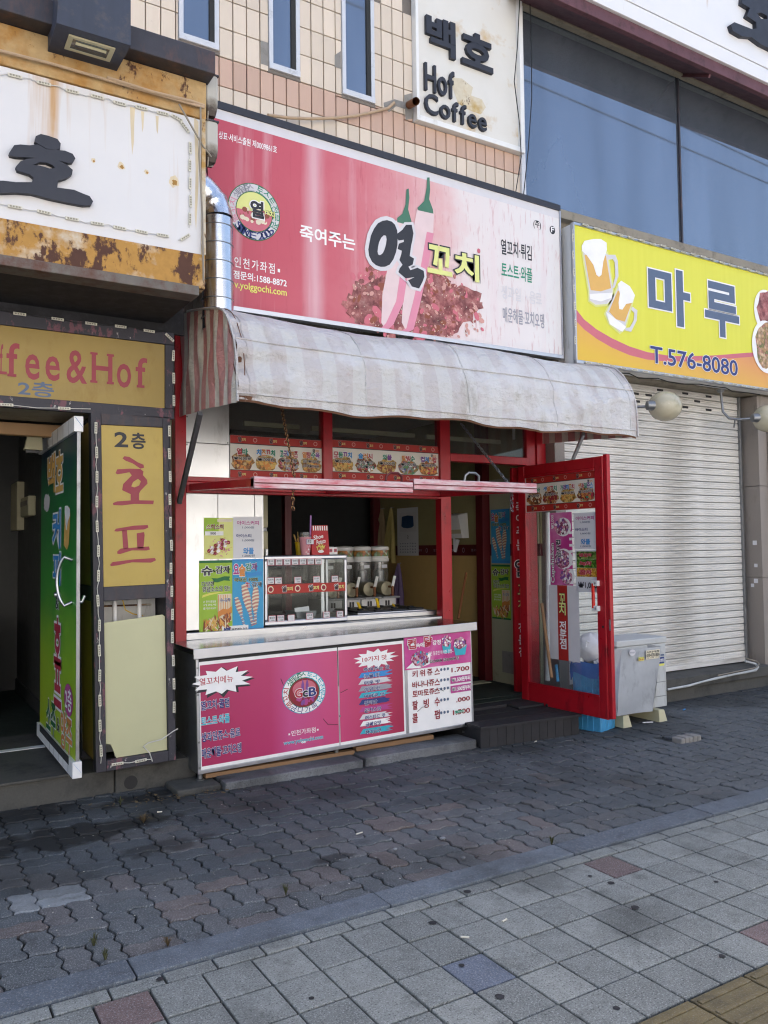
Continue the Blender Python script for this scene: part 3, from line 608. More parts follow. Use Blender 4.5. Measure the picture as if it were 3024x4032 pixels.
o = MB().box((-30,-11.4,-.044),(30,-8.0,.08)).build('opposite_bounce_sidewalk','cement'); struct(o)  # unseen far pavement, added as another pale surface bouncing sunlight
# ------------------------------------------------------------------ sign panel "Hof Coffee"
MT['hof_stain'] = m_rust('ochre_water_stain', .42, '#cfc5ae', '#b99a58')
hs = thing('wall_sign','cream boxed wall sign lettered Hof Coffee on the tiled wall','sign',(hx0,BY-.06,hz0))
fy = BY-.075; t = .045
box('board',(hx0+.02,BY-.03,hz0+.02),(hx1-.02,BY+.01,7.6),'hof_board',hs,0)
box('frame',(hx0,fy,hz0),(hx0+.03,BY,7.6),'white',hs,.004); box('frame',(hx0+.03,fy,hz0),(hx1,BY,hz0+.05),'white',hs,.004); box('frame',(hx1-t,fy,hz0+.05),(hx1,BY,7.6),'white',hs,.004)
HF = FY(BY-.031)
def letters(parent, s_, bx, fr, m, off, ext, gap=.12):
    vis_ = [c for c in s_]; n = len(vis_)
    wts = [max(.01,max(v.x for v in glyphs(c)[0])-min(v.x for v in glyphs(c)[0])) for c in vis_]
    tot = sum(wts)+gap*(n-1); x = bx[0]; k = (bx[2]-bx[0])/tot
    lo = min(min(v.y for v in glyphs(c)[0]) for c in vis_); hi = max(max(v.y for v in glyphs(c)[0]) for c in vis_)
    for c,wd in zip(vis_,wts):
        g = glyphs(c)[0]; a = bx[1]+(min(v.y for v in g)-lo)/(hi-lo)*(bx[3]-bx[1]); b_ = bx[1]+(max(v.y for v in g)-lo)/(hi-lo)*(bx[3]-bx[1])
        txt(parent,c,(x,a,x+wd*k,b_),fr,m,off,k=0,ext=ext,name='letter'); x += (wd+gap)*k
shape(hs,'rust_stain',[(4.413,5.944),(4.517,5.965),(4.586,5.938),(4.644,5.917),(4.619,5.833),(4.749,5.831),(4.795,5.767),(4.733,5.682),(4.627,5.682),(4.557,5.691),(4.466,5.713),(4.426,5.796),(4.400,5.864)],HF,MT['hof_stain'],1)
letters(hs,'Hof',(4.082, 5.725, 4.407, 5.976),HF,'letter_black',.02,.03)
letters(hs,'Coffee',(4.079, 5.531, 4.782, 5.734)[:1]+(5.516,4.779,5.698),HF,'letter_black',.02,.03)
txt(hs,'백',(4.112, 6.207, 4.408, 6.274)[:1]+(6.111,4.413,6.433),HF,'letter_black',.05,k=0,ext=.035,name='letter')
txt(hs,'호',(4.514,6.111,4.853,6.417),HF,'letter_black',.055,k=0,ext=.035,name='letter')
# pipe stub and hose on the tiles
pp_ = MB().tube([(3.935, 5.950, 5.561),(3.862, 5.720, 5.467)],.034,14,False); o = pp_.build('drain_pipe_stub','copper'); tag(o,'short rusty pipe stub poking from the tiles below the wall sign','pipe')
o = MB().tube([(3.769, 5.930, 5.530),(3.691, 5.910, 5.449),(3.543, 5.900, 5.371),(3.351, 5.900, 5.282),(3.146, 5.890, 5.204),(2.922, 5.880, 5.133),(2.719, 5.870, 5.081),(2.594, 5.860, 5.057),(2.526, 5.840, 5.037)],.013,10).build('wall_hose','hose'); tag(o,'beige ribbed hose hanging across the tiles above the red sign','hose')
for pts,l in (([(5.315, 5.850, 6.958),(5.312, 5.840, 6.399),(5.296, 5.830, 5.965),(5.238, 5.830, 5.436),(5.158, 5.820, 4.967)],'right'),([(5.192, 5.860, 6.921),(5.142, 5.850, 6.429),(5.094, 5.850, 6.072),(5.152, 5.850, 5.655),(5.164, 5.850, 5.349),(5.077, 5.840, 4.980)],'left')):
    o = MB().tube(pts,.005,6).build('hanging_cable','rubber'); tag(o,'thin black cable hanging beside the glazing, '+l+' of the pair','cable',None)
# overhead street cables behind the viewer, mirrored in the glazing
for a,b_,l in (((14.224,14.729),(24.946,14.180),'upper'),((14.232,13.984),(24.914,13.585),'lower')):
    s_ = (b_[1]-a[1])/(b_[0]-a[0]); P = [(a[0]+d, 2*5.98-16, a[1]+s_*d) for d in (-12,-6,0,6,12,18)]
    o = MB().tube(P,.022,6).build('overhead_cable','rubber'); tag(o,l+' overhead street cable reflected as a dark line in the glazing','cable')

# ------------------------------------------------------------------ shutter shop to the right
SY = 5.93; sx0, sx1 = 5.62, 8.468; sz0 = 0.237; sz1 = 3.309
shu = thing('roller_shutter','closed cream roller shutter below the yellow sign','shutter',(6.5,SY,sz0))
def slat_me(wd, ht):
    prof = [(.012,-.002),(.0,.0),(-.010,.004),(-.012,ht*.25),(-.006,ht*.30),(-.012,ht*.36),(-.012,ht*.58),(-.006,ht*.63),(-.012,ht*.69),(-.010,ht-.009),(.012,ht-.005)]
    b = MB()
    for k,(y,z) in enumerate(prof): b.v += [(0,y,z),(wd,y,z)]
    b.f = [(2*k,2*k+1,2*k+3,2*k+2) for k in range(len(prof)-1)]
    me = bpy.data.meshes.new('slat'); me.from_pydata(b.v,[],b.f); me.materials.append(MT['shutter']); return me
SH = .0775; sm = slat_me(sx1-sx0,SH); n_s = int((sz1-sz0)/SH)
for i in range(n_s+1): 
    o = link('slat',sm,shu,(sx0,SY,sz0+.05+i*SH)); o.rotation_euler = (random.gauss(0,.01),0,0)
box('bottom_bar',(sx0,SY-.02,sz0),(sx1,SY+.02,sz0+.05),'shutter',shu,.004); MB().box((sx0,SY+.012,sz0),(sx1,SY+.03,sz1+.2)).build('backing','dark_wall',shu)
for r,row in enumerate(([7.139,7.553,7.956],[6.753,6.956,7.754],[7.547,7.949,6.767])):
    zz = [3.273,3.201,3.119][r]
    for xx in row: box('vent_slot',(xx-.05,SY-.016,zz-.013),(xx+.05,SY-.004,zz+.013),'rubber',shu,.006)
box('guide_rail',(sx1,SY-.04,sz0),(sx1+.03,SY+.05,sz1+.1),'steel_dull',shu,.003); box('guide_rail',(sx0-.04,SY-.04,sz0),(sx0,SY+.05,sz1+.3),'steel_dull',shu,.003)
lin_ = thing('shutter_lintel','grimy beige boxed lintel above the roller shutter','lintel',(6.8,5.9,sz1))
box('lintel_box',(5.5,5.76,sz1),(9.6,BY+.05,sz1+.4),'beige_trim',lin_,.006)
plx = 8.527; pfy = 5.70
pil = thing('granite_pillar','speckled granite clad pillar at the right end of the shutter','pillar',(plx,pfy,0))
pj = [-.02,1.206,2.255,3.3]
for a,b_ in zip(pj,pj[1:]): box('cladding_slab',(plx,pfy,a+.002),(9.3,6.2,b_-.002),'pillar_stone',pil,.004)
box('corner_rib',(plx+.16,pfy-.05,.0),(plx+.24,pfy,3.2),'pillar_stone',pil,.006)
for (a,b_) in (((8.361, 5.700, 1.603),.05),((8.313, 5.700, 1.342),.04),((8.346, 5.700, 1.165),.05),((8.278, 5.750, 1.112),.04)):
    MB().box((plx-.004,a[1]+.06,a[2]-b_/2),(plx-.001,a[1]+.06+b_,a[2]+b_/2)).build('paper_scrap','paper',pil)
stp = thing('shutter_plinth','low concrete plinth with a stone sill under the roller shutter','plinth',(7,5.6,0))
box('plinth_body',(5.5,5.63,-.03),(plx-.01,6.1,.115),'stone_base',stp,.006); box('sill_slab',(5.5,5.60,.116),(plx-.01,6.1,sz0-.012),'stone_base',stp,.006)
pv = [(6.709, 5.570, 0.138),(7.027, 5.570, 0.144),(7.236, 5.570, 0.163),(7.483, 5.570, 0.179),(7.783, 5.580, 0.190),(8.013, 5.580, 0.196),(8.164, 5.580, 0.203),(8.239, 5.600, 0.230),(8.240, 5.630, 0.257),(8.128, 5.680, 0.292)]
cp = thing('condenser_pipe','white taped refrigerant pipe running along the shutter plinth','pipe',pv[0])
MB().tube(pv,[.011,.013,.010,.014,.011,.014,.016,.014,.013,.012],10).build('taped_pipe','ac_white',cp); MB().tube([Vector(p)+V(.01,-.01,.03) for p in pv[3:]],.006,6).build('drain_line','cable_grey',cp)
# neighbour glimpsed past the pillar
nb = thing('neighbour_shopfront','green and white shopfront glimpsed past the pillar at the right edge','shopfront',(9.3,5.9,0))
box('green_panel',(9.3,5.86,0),(12,6.2,3.0),'print_darkgreen',nb,0)
for i in range(9): box('white_stripe',(9.32,5.84,.6+i*.27),(12,5.86,.7+i*.27),'print_white',nb,0)
# ------------------------------------------------------------------ yellow sign
YY = 5.5; yx0 = 5.488; yz1l = 4.659; yz1r = 4.592; yz0l = 3.348; yxr = 8.465; yz0 = 3.336; yz1 = 4.624
ye = 9.4
ys = thing('yellow_beer_sign','bright yellow light box sign with two beer mugs and a phone number','sign',(yx0,YY,yz0))
box('face',(yx0,YY,yz0),(ye,YY+.03,yz1),'yellow_film',ys,0); box('light_box',(yx0-.0,YY+.03,yz0-.03),(ye,YY+.16,yz1+.02),'white',ys,.003); box('rear_frame',(yx0+.02,YY+.16,yz0+.03),(ye,BY,yz1-.02),'white',ys,.003)
box('rail',(yx0-.012,YY-.012,yz1),(ye,YY+.03,yz1+.025),'alu',ys,.002); box('rail',(yx0-.012,YY-.012,yz0-.03),(ye,YY+.03,yz0),'alu',ys,.002); box('rail',(yx0-.014,YY-.012,yz0),(yx0,YY+.03,yz1),'alu',ys,.002)
F = FY(YY)
ory = [(5.484,3.708),(5.591,3.638),(5.755,3.568),(5.957,3.507),(6.201,3.461),(6.454,3.445),(6.735,3.457),(7.028,3.489),(7.541,3.568),(8.089,3.654),(8.460,3.725),(9.048,3.851)]; rdy = [(5.488,3.822),(5.594,3.735),(5.758,3.660),(5.961,3.600),(6.204,3.549),(6.457,3.522),(6.738,3.522),(7.030,3.542),(7.543,3.613),(8.091,3.704),(8.461,3.754),(9.050,3.896)]
def clampz(p): return [(x,max(z,yz0+.003)) for x,z in p]
shape(ys,'red_swoosh',rdy+[(rdy[-1][0],yz0+.003),(yx0+.002,yz0+.003)],F,'print_rose',1); shape(ys,'orange_field',ory+[(ory[-1][0],yz0+.003),(yx0+.002,yz0+.003)],F,'orange_film',2)
txt(ys,'마',(6.518,3.863,7.110,4.417),F,'print_slate',.05,('print_white',.03),4)
txt(ys,'루',(7.387,3.840,7.925,4.389),F,'print_slate',.05,('print_white',.03),4)
txt(ys,'T.576-8080',(6.502,3.422,7.887,3.589),F,'print_navy',.025,('print_white',.03),6)
def mug(dx, pts_glass, pts_beer, pts_foam, base, handle):
    shape(ys,'mug_glow',pts_glass,F,'print_paleyellow',3,0,.02); shape(ys,'mug_glass',pts_glass,F,'print_lightgrey',4); shape(ys,'beer',pts_beer,F,'print_beer',5); shape(ys,'foam',pts_foam,F,'print_white',6); shape(ys,'mug_base',base,F,'print_white',6); shape(ys,'mug_handle',handle,F,'print_lightgrey',5)
mug(0,[(5.598,4.378),(5.920,4.424),(5.985,4.075),(5.974,3.986),(5.903,3.926),(5.749,3.897),(5.667,3.927),(5.669,4.013)],[(5.614,4.357),(5.902,4.402),(5.963,4.090),(5.821,4.037),(5.686,4.028)],[(5.580,4.436),(5.618,4.492),(5.736,4.532),(5.838,4.552),(5.915,4.529),(5.917,4.461),(5.865,4.340),(5.835,4.199),(5.800,4.175),(5.767,4.188),(5.728,4.279),(5.639,4.361),(5.582,4.388)],[(5.669,3.988),(5.976,4.048),(5.966,3.997),(5.818,3.938),(5.675,3.941)],[[(5.919,4.412),(6.033,4.432),(6.066,4.375),(6.069,4.225),(6.013,4.104),(5.977,4.092),(6.025,4.218),(6.021,4.355),(5.996,4.382),(5.935,4.365)]])
mug(1,[(6.066,4.125),(6.277,4.057),(6.140,3.722),(6.068,3.675),(5.931,3.744),(5.882,3.824)],[(6.056,4.085),(6.257,4.003),(6.142,3.785),(6.019,3.793),(5.926,3.855)],[(6.058,4.148),(6.103,4.187),(6.226,4.150),(6.295,4.072),(6.256,3.990),(6.166,3.964),(6.111,3.900),(6.067,3.900),(6.060,3.961),(6.081,4.052)],[(5.883,3.849),(6.158,3.737),(6.103,3.680),(5.931,3.732)],[[(6.255,3.952),(6.326,3.924),(6.313,3.821),(6.227,3.696),(6.148,3.698),(6.140,3.722),(6.211,3.738),(6.268,3.815),(6.279,3.892),(6.236,3.918)]])
for (cx,cy,rx,ry,mm) in ((8.439,4.212,.22,.25,'food_red'),(8.417,3.806,.26,.3,'food_salad')):
    shape(ys,'printed_plate',ell(cx,cy,rx,ry),F,'print_white',5 if mm=='food_red' else 7); shape(ys,'printed_picture',blob(cx+.02,cy+.02,rx*.86,ry*.86),F,mm,6 if mm=='food_red' else 8)
led_string(ys,[(yx0+.05,YY-.02,yz1+.012),(ye-.1,YY-.02,yz1+.012)],(0,-1,0),.155); led_string(ys,[(yx0+.05,YY-.02,yz0-.018),(ye-.1,YY-.02,yz0-.018)],(0,-1,0),.155); led_string(ys,[(yx0-.02,YY-.004,yz0+.1),(yx0-.02,YY-.004,yz1-.05)],(0,-1,0),.16)
MB().tube([(yx0+.1+i*.22,YY+.1+random.uniform(-.05,.05),yz0-.035-random.uniform(0,.02)) for i in range(14)],.006,6).build('slack_wire','rubber',ys)
# two globe lamps below it
for i,(top,gl,r,l) in enumerate((((6.488, 5.700, 3.344),(6.524, 5.350, 2.958),.155,'near the awning end'),((8.153, 5.700, 3.348),(8.191, 5.350, 2.957),.155,'at the right edge'))):
    lp = thing('globe_lamp','frosted globe lamp on a bent grey arm under the yellow sign, '+l,'lamp',top,group='globe lamps under the yellow sign')
    g = Vector(gl); tp = Vector((top[0],top[1],yz0-.03)); kx_ = g.x-.30
    tp.x = kx_-.02
    arm = MB().tube([tp,V(kx_-.02,tp.y-.02,g.z+.1),V(kx_,5.62,g.z+.02),V(kx_+.06,5.55,g.z),V(g.x-.15,5.42,g.z)],.014,10).build('arm','steel_dull',lp)
    b = MB(); prof = [(.001,-.17),(.05,-.165),(.1,-.13),(.135,-.07),(.15,0),(.14,.07),(.105,.13),(.06,.158),(.001,.165)]; b.lathe((0,0,0),[(rr,-h) for rr,h in prof][::-1],24,'x')
    b.v = [tuple(Vector(v)+g) for v in b.v]; b.build('globe','lamp_glass',lp)
    MB().tube([V(g.x-.20,5.405,g.z),V(g.x-.13,5.37,g.z)],[.045,.055],14).build('collar','steel_dull',lp); MB().lathe((tp.x,tp.y,tp.z-.0),[(.001,-.03),(.03,-.03),(.045,0)],12).build('ceiling_rose','steel_dull',lp)
    MB().beam((kx_+.02,5.56,g.z),(kx_+.0,5.56,g.z-.09),.012,.012).build('stay','steel_dull',lp)
# ------------------------------------------------------------------ left: rusty white sign
LY = 4.85
ls = thing('rusty_white_sign','big rust stained white sign box with a dark brush letter, upper left','sign',(.5,LY,3.16))
lx1 = 1.667; lx0 = -2.5
box('board',(lx0,LY+.012,3.444),(lx1-.02,LY+.04,4.305),'white_sign',ls,0)
box('lower_band',(lx0,LY-.004,3.224),(lx1,LY+.04,3.44),'rust_band',ls,.004); box('upper_band',(lx0,LY-.002,4.31),(lx1+.01,LY+.04,4.545),'rust_top',ls,.004)
box('edge_strip',(lx1-.02,LY-.006,3.441),(lx1+.004,LY+.04,4.309),'rust_edge',ls,.002)
box('ledge',(lx0,LY-.05,3.163),(lx1-.054,LY+.1,3.222),'rust_ledge',ls,.005); box('top_ledge',(lx0,LY-.12,4.548),(lx1+.03,LY+.1,4.69),'black_metal',ls,.006)
box('casing',(lx0,LY+.04,3.225),(lx1,5.62,4.6),'rust_band',ls,0); box('soffit',(lx0,LY+.1,3.165),(lx1-.06,5.62,3.2),'soot',ls,0)
LF = FY(LY+.012)
shape(ls,'brush_letter',[(0.672,3.904),(0.678,3.936),(0.704,3.955),(0.743,3.955),(0.792,3.949),(0.810,3.927),(0.807,3.893),(0.784,3.883),(0.735,3.878),(0.686,3.896)],LF,'letter_black',0,.035)
shape(ls,'brush_letter',[[(0.541,3.805),(0.567,3.856),(0.599,3.868),(0.646,3.875),(0.690,3.891),(0.735,3.875),(0.833,3.891),(0.875,3.883),(0.890,3.860),(0.875,3.832),(0.850,3.823),(0.801,3.825),(0.842,3.812),(0.876,3.789),(0.872,3.761),(0.842,3.732),(0.797,3.708),(0.793,3.667),(0.884,3.674),(0.935,3.662),(0.969,3.656),(0.989,3.629),(0.978,3.604),(0.935,3.593),(0.860,3.592),(0.761,3.593),(0.656,3.601),(0.577,3.590),(0.469,3.563),(0.431,3.590),(0.454,3.630),(0.515,3.643),(0.577,3.649),(0.660,3.668),(0.667,3.696),(0.647,3.709),(0.584,3.716),(0.576,3.736),(0.599,3.772),(0.631,3.794),(0.679,3.811),(0.576,3.792),(0.545,3.793)],[(0.665,3.768),(0.699,3.791),(0.735,3.798),(0.768,3.790),(0.780,3.777),(0.752,3.767),(0.723,3.771),(0.695,3.771)]],LF,'letter_black',0,.035)
for P in ([(1.207,4.270),(1.237,4.268),(1.232,4.173),(1.231,4.060),(1.220,3.972),(1.214,4.074),(1.210,4.167)],[(1.273,4.260),(1.292,4.260),(1.287,4.159),(1.280,4.129)],[(1.361,4.255),(1.380,4.256),(1.375,4.144),(1.367,4.161)],[(1.601,4.311),(1.630,4.289),(1.630,3.888),(1.614,3.592),(1.605,3.688),(1.612,3.981)]): shape(ls,'rust_streak',P,LF,'streak',.5)
for (x_,z_,r_) in ((1.156,3.892,.022),(1.476,3.870,.034),(1.306,3.892,.014),(0.996,3.888,.013)): shape(ls,'rust_spot',blob(x_,z_,r_,r_*1.1,14,.25),LF,'streak',.5); shape(ls,'rust_spot_core',blob(x_+.004,z_-.004,r_*.5,r_*.55,12,.3),LF,'rust_core',.9)
led_string(ls,[(0.269, 4.855, 4.265),(0.495, 4.855, 4.258),(0.951, 4.855, 4.265),(1.467, 4.855, 4.277),(1.515, 4.855, 4.261),(1.573, 4.855, 4.198)],(0,-1,0),.118,skip=.05); led_string(ls,[(1.573, 4.855, 4.159),(1.574, 4.855, 3.596)],(0,-1,0),.095)
led_string(ls,[(1.582, 4.855, 3.559),(1.504, 4.855, 3.496)],(0,-1,0),.08); led_string(ls,[(1.466, 4.855, 3.513),(0.954, 4.855, 3.510),(0.501, 4.855, 3.522),(0.276, 4.855, 3.528)],(0,-1,0),.118)
for i,pt in enumerate(([(0.339, 4.820, 4.362),(0.768, 4.820, 4.374),(1.153, 4.820, 4.370),(1.611, 4.820, 4.368),(1.658, 4.830, 4.376)],[(1.062, 4.810, 4.380),(1.331, 4.810, 4.370),(1.568, 4.810, 4.380),(1.662, 4.840, 4.392)],[(1.630, 4.820, 4.363),(1.632, 4.820, 4.198),(1.620, 4.820, 4.068),(1.641, 4.820, 3.684),(1.647, 4.820, 3.270)],[(1.488, 4.800, 4.334),(1.574, 4.800, 4.203),(1.656, 4.840, 4.125),(1.747, 4.900, 4.084)])):
    MB().tube(pt,.009 if i < 2 else .006,7).build('surface_cable','hose' if i < 2 else 'cable_grey',ls)
# flood light box on top of it
fb = thing('flood_light_box','dark boxy flood light fixed above the rusty white sign','light fixture',(.93,4.7,4.456))
b = MB(); b.hexa([(.74,4.555,4.456),(1.135,4.555,4.456),(1.125,4.86,4.456),(.74,4.86,4.456),(.76,4.54,4.84),(1.13,4.54,4.84),(1.12,4.86,4.86),(.74,4.86,4.86)]); b.build('housing',mat('weathered_blue_black_housing','#333a4a',.6,var=.25,vs=9,st=(1,1,.15),dirt=('#55504e',.2,8,None)),fb)
c = V(.94,4.69,4.456); b = MB(); b.box((c.x-.125,c.y-.07,4.446),(c.x+.125,c.y-.05,4.4555)); b.box((c.x-.125,c.y+.05,4.446),(c.x+.125,c.y+.07,4.4555)); b.box((c.x-.125,c.y-.05,4.446),(c.x-.1,c.y+.05,4.4555)); b.box((c.x+.1,c.y-.05,4.446),(c.x+.125,c.y+.05,4.4555)); b.build('lamp_bezel','cream_plastic',fb)
box('lamp_glass',(c.x-.1,c.y-.05,4.449),(c.x+.1,c.y+.05,4.4555),'window_glass',fb,0); MB().tube([(c.x-.08,c.y-.02,4.444),(c.x+.085,c.y-.02,4.444)],.008,8).build('lamp_tube','cream_plastic',fb)
# two white transformer boxes at the sign's end
for (z0,z1,l) in ((4.365,4.621,'upper'),(4.066,4.320,'lower')):
    t_ = thing('transformer_box',l+' grimy white transformer box beside the end of the rusty sign','transformer',(1.73,4.9,z0))
    xa,xb = 1.680,1.765; hh = z1-z0
    b = MB(); n = 8; rows = [(0,.72),(.14,.9),(.3,1),(.95,1),(1,.97)]
    for fz,sc in rows:
        for (px_,py_) in ((-.042,-.05),(-.03,-.06),(.03,-.06),(.042,-.05),(.042,.06),(-.042,.06)): b.v.append((1.722+px_*sc, 4.93+py_*sc, z0+hh*fz))
    for r in range(len(rows)-1):
        for k in range(6): b.f.append((r*6+k,r*6+(k+1)%6,(r+1)*6+(k+1)%6,(r+1)*6+k))
    b.f += [tuple(range(6))[::-1],tuple(24+k for k in range(6))]
    s = NT('grimy_white_enamel'); zc = s.xyz(2); g = s.ramp(s.math('ADD',zc,s.math('MULTIPLY_ADD',s.noise(14,6),.16,-.08)),[(.03,'#3a2c22'),(.07,'#8a8478'),(.12,'#b4b2aa'),(1,'#bdbab2')]); MT['grimy'] = s.done(g,.5)
    b.build('housing','grimy',t_); box('lid',(xa-.004,4.865,z1),(xb+.004,4.995,z1+.012),'black_metal',t_,.003)
    MB().tube([(1.70,4.88,z0+.02),(1.69,4.86,z0-.05),(1.73,4.88,z0-.03)],.005,6).build('lead_wire','cable_grey',t_)
# ------------------------------------------------------------------ silver duct
dt = thing('exhaust_duct','silver spiral duct with foil elbow rising between the two signs','duct',(1.93,5.36,3.2))
MB().tube([(1.935,5.36,3.12),(1.93,5.36,3.9)],.108,28).build('pipe','duct',dt)
for i in range(6): MB().lathe((1.931,5.36,3.2+i*.128),[(.108,-.004),(.1125,-.002),(.1125,.002),(.108,.004)],28).build('spiral_seam','steel_dull',dt)
P = []
for i in range(12):
    a = i/11*1.25; P.append(V(1.93-.20*(1-math.cos(a)),5.36+.03*i/11,3.9+.20*math.sin(a)+.01*i/11))
P += [V(1.76,5.42,4.2)]
b = MB(); b.tube(P,[.114+random.uniform(-.006,.006) for _ in P],20); b.build('foil_elbow','foil',dt)
# ------------------------------------------------------------------ entrance of the upstairs bar
eh = thing('entrance_header','dark framed gold header sign lettered Coffee&Hof over the stair entrance','sign',(.8,5.5,2.5))
hxl = -1.2
box('header_frame',(hxl,5.5,2.5),(1.67,5.54,2.572),'purple_peel',eh,.004); box('header_frame',(hxl,5.5,3.015),(1.67,5.54,3.1),'purple_peel',eh,.004); box('header_frame',(1.607,5.5,2.573),(1.67,5.54,3.014),'purple_peel',eh,.004)
box('board',(hxl,5.515,2.573),(1.606,5.535,3.014),'gold',eh,0); box('top_board',(hxl,5.53,3.1),(1.75,5.56,3.5),'soot',eh,0)
EF = FY(5.515)
for ch,(xa,za,xb,zb) in (('f',(0.577, 2.706, 0.593, 2.892)),('f',(0.616, 2.696, 0.684, 2.907)),('e',(0.724, 2.693, 0.803, 2.847)),('e',(0.843, 2.697, 0.924, 2.848)),('&',(0.971, 2.694, 1.090, 2.903)),('H',(1.127, 2.701, 1.254, 2.899)),('o',(1.288, 2.694, 1.377, 2.848)),('f',(1.413, 2.700, 1.483, 2.903))):
    if ch in 'fH': za += .012
    txt(eh,ch,(xa,za,xb,zb),EF,'letter_red',.022,k=1,name='letter')
    if ch == 'H':
        for sx in (xa,xb-.022):
            for sz_ in (za,zb): rect(eh,'letter_serif',(sx-.012,sz_-.008,sx+.034,sz_+.008),EF,'letter_red',3.2)
    if ch == 'f': sx = xa+(xb-xa)*.3; rect(eh,'letter_serif',(sx-.018,za-.012,sx+.034,za+.006),EF,'letter_red',3.2)
txt(eh,'2층',(0.683, 2.584, 0.890, 2.678),EF,'print_slate',.03,k=1)
led_string(eh,[(0.436, 5.497, 3.081),(0.572, 5.497, 3.093),(1.021, 5.497, 3.093),(1.589, 5.497, 3.092)],(0,-1,0),.172,wire='rubber'); led_string(eh,[(1.611, 5.497, 3.087),(1.662, 5.497, 3.043)],(0,-1,0),.12,wire='rubber'); led_string(eh,[(1.663, 5.497, 3.017),(1.661, 5.497, 2.549)],(0,-1,0),.153,wire='rubber')
led_string(eh,[(0.441, 5.497, 2.511),(0.788, 5.497, 2.514),(1.115, 5.497, 2.527)],(0,-1,0),.178)
box('entrance_soffit',(hxl,5.54,2.515),(1.16,6.12,2.54),'beige_trim',eh,0)
# the column sign, leaning slightly
LEAN = math.radians(-1.0); CP = V(1.157,5.5,.17)
cs = thing('column_sign','dark framed gold column sign with red letters and a cracked cream panel below','sign',CP,(0,LEAN,0),local=True)
CF = Fr((0,.012,0)); W_ = .523; HT = 2.335
def cl(x,z): return (x-1.157+(z-.17)*math.tan(math.radians(1.0)), z-.17)
g0 = cl(1.201,1.360); g1 = (cl(1.607,1.367)[0], 2.43-.17)
for (a,b_,m) in (((0,0,0),(.066,.05,HT),'purple_peel'),((W_-.05,0,0),(W_,.05,HT),'purple_peel'),((.066,0,0),(W_-.05,.05,.07),'purple_peel'),((.066,0,1.1),(W_-.05,.05,1.192),'black_metal'),((.066,0,HT-.075),(W_-.05,.05,HT),'black_metal')): box('frame',a,b_,m,cs,.004)
box('gold_board',(.066,.012,1.193),(W_-.05,.03,HT-.076),'gold_bright',cs,0)
# cracked cream panel
pc = [(.068,.958),(.455,.985),(W_-.052,.97),(W_-.052,.072),(.135,.072),(.10,.165),(.068,.17)]
shape(cs,'cracked_panel',pc,Fr((0,.03,0)),'cream_acrylic',0,.004)
box('back_panel',(.06,.3,.05),(W_-.04,.31,1.12),'white',cs,0)
MB().tube([(.17,.16,.05),(.17,.16,1.1)],.016,10).build('fluorescent_tube','white_clean',cs); MB().tube([(.335,.16,.05),(.335,.16,1.1)],.016,10).build('fluorescent_tube','white_clean',cs)
MB().tube([(.1,.28,1.05),(.45,.28,1.04)],.006,6).build('rusty_rod','rust_heavy',cs); MB().tube([(.23,.2,1.1),(.25,.2,1.02),(.3,.2,.99),(.37,.2,.97)],.004,6).build('yellow_wire','yellow_plastic',cs)
# left cheek of the column
box('side_frame',(0,.05,0),(.03,.08,HT),'black_metal',cs,.003); box('side_frame',(0,.08,1.1),(.03,.46,1.2),'black_metal',cs,.003); box('side_board',(.008,.08,.06),(.02,.46,1.099),'gold',cs,0); box('side_board',(.008,.08,1.201),(.02,.46,HT-.05),'gold',cs,0); box('side_frame',(0,.46,0),(.03,.5,HT),'black_metal',cs,.003)
box('right_cheek',(W_-.03,.05,0),(W_,.45,HT),'black_metal',cs,0)
def ct(pts): return [cl(x,z) for x,z in pts]
for body,bx in (('2',(1.275, 2.289, 1.354, 2.384)),('층',(1.383, 2.280, 1.472, 2.385))):
    a = cl(bx[0],bx[1]); b_ = cl(bx[2],bx[3]); txt(cs,body,(a[0],a[1],b_[0],b_[1]),CF,'print_black',.04,k=1)
for pts in ([(1.323,2.211),(1.336,2.226),(1.368,2.222),(1.425,2.187),(1.462,2.172),(1.466,2.152),(1.441,2.145),(1.392,2.178),(1.344,2.196)],[(1.270,1.727),(1.281,1.743),(1.401,1.762),(1.491,1.765),(1.495,1.747),(1.466,1.735),(1.361,1.732),(1.289,1.724)],[(1.321,1.731),(1.353,1.733),(1.363,1.609),(1.329,1.609)],[(1.417,1.710),(1.466,1.718),(1.470,1.698),(1.462,1.608),(1.421,1.608)],[(1.290,1.593),(1.313,1.611),(1.401,1.615),(1.499,1.620),(1.505,1.599),(1.483,1.593),(1.385,1.596),(1.309,1.575),(1.291,1.577)],[(1.245,1.507),(1.261,1.524),(1.387,1.536),(1.539,1.541),(1.547,1.525),(1.513,1.510),(1.387,1.517),(1.289,1.500),(1.249,1.497)]):
    shape(cs,'red_brush_stroke',ct(pts),CF,'letter_red',1)
shape(cs,'red_brush_stroke',[ct([(1.278,2.112),(1.289,2.137),(1.368,2.144),(1.441,2.143),(1.462,2.127),(1.458,2.102),(1.486,2.070),(1.489,2.045),(1.441,1.994),(1.433,1.977),(1.433,1.932),(1.532,1.930),(1.528,1.905),(1.401,1.907),(1.321,1.897),(1.265,1.899),(1.261,1.913),(1.289,1.924),(1.377,1.931),(1.377,1.972),(1.321,1.999),(1.328,2.040),(1.384,2.099),(1.368,2.119),(1.320,2.109),(1.289,2.104)]),ct([(1.381,2.025),(1.393,2.054),(1.425,2.076),(1.445,2.060),(1.433,2.031),(1.401,2.018)])],CF,'letter_red',1)
led_string(cs,[(.03,-.003,HT-.02),(.03,-.003,.06)],(0,-1,0),.152); led_string(cs,[(W_-.012,-.003,HT-.02),(W_-.012,-.003,.28)],(0,-1,0),.152,wire='rubber'); led_string(cs,[(.06,-.003,.035),(.36,-.003,.04)],(0,-1,0),.15)
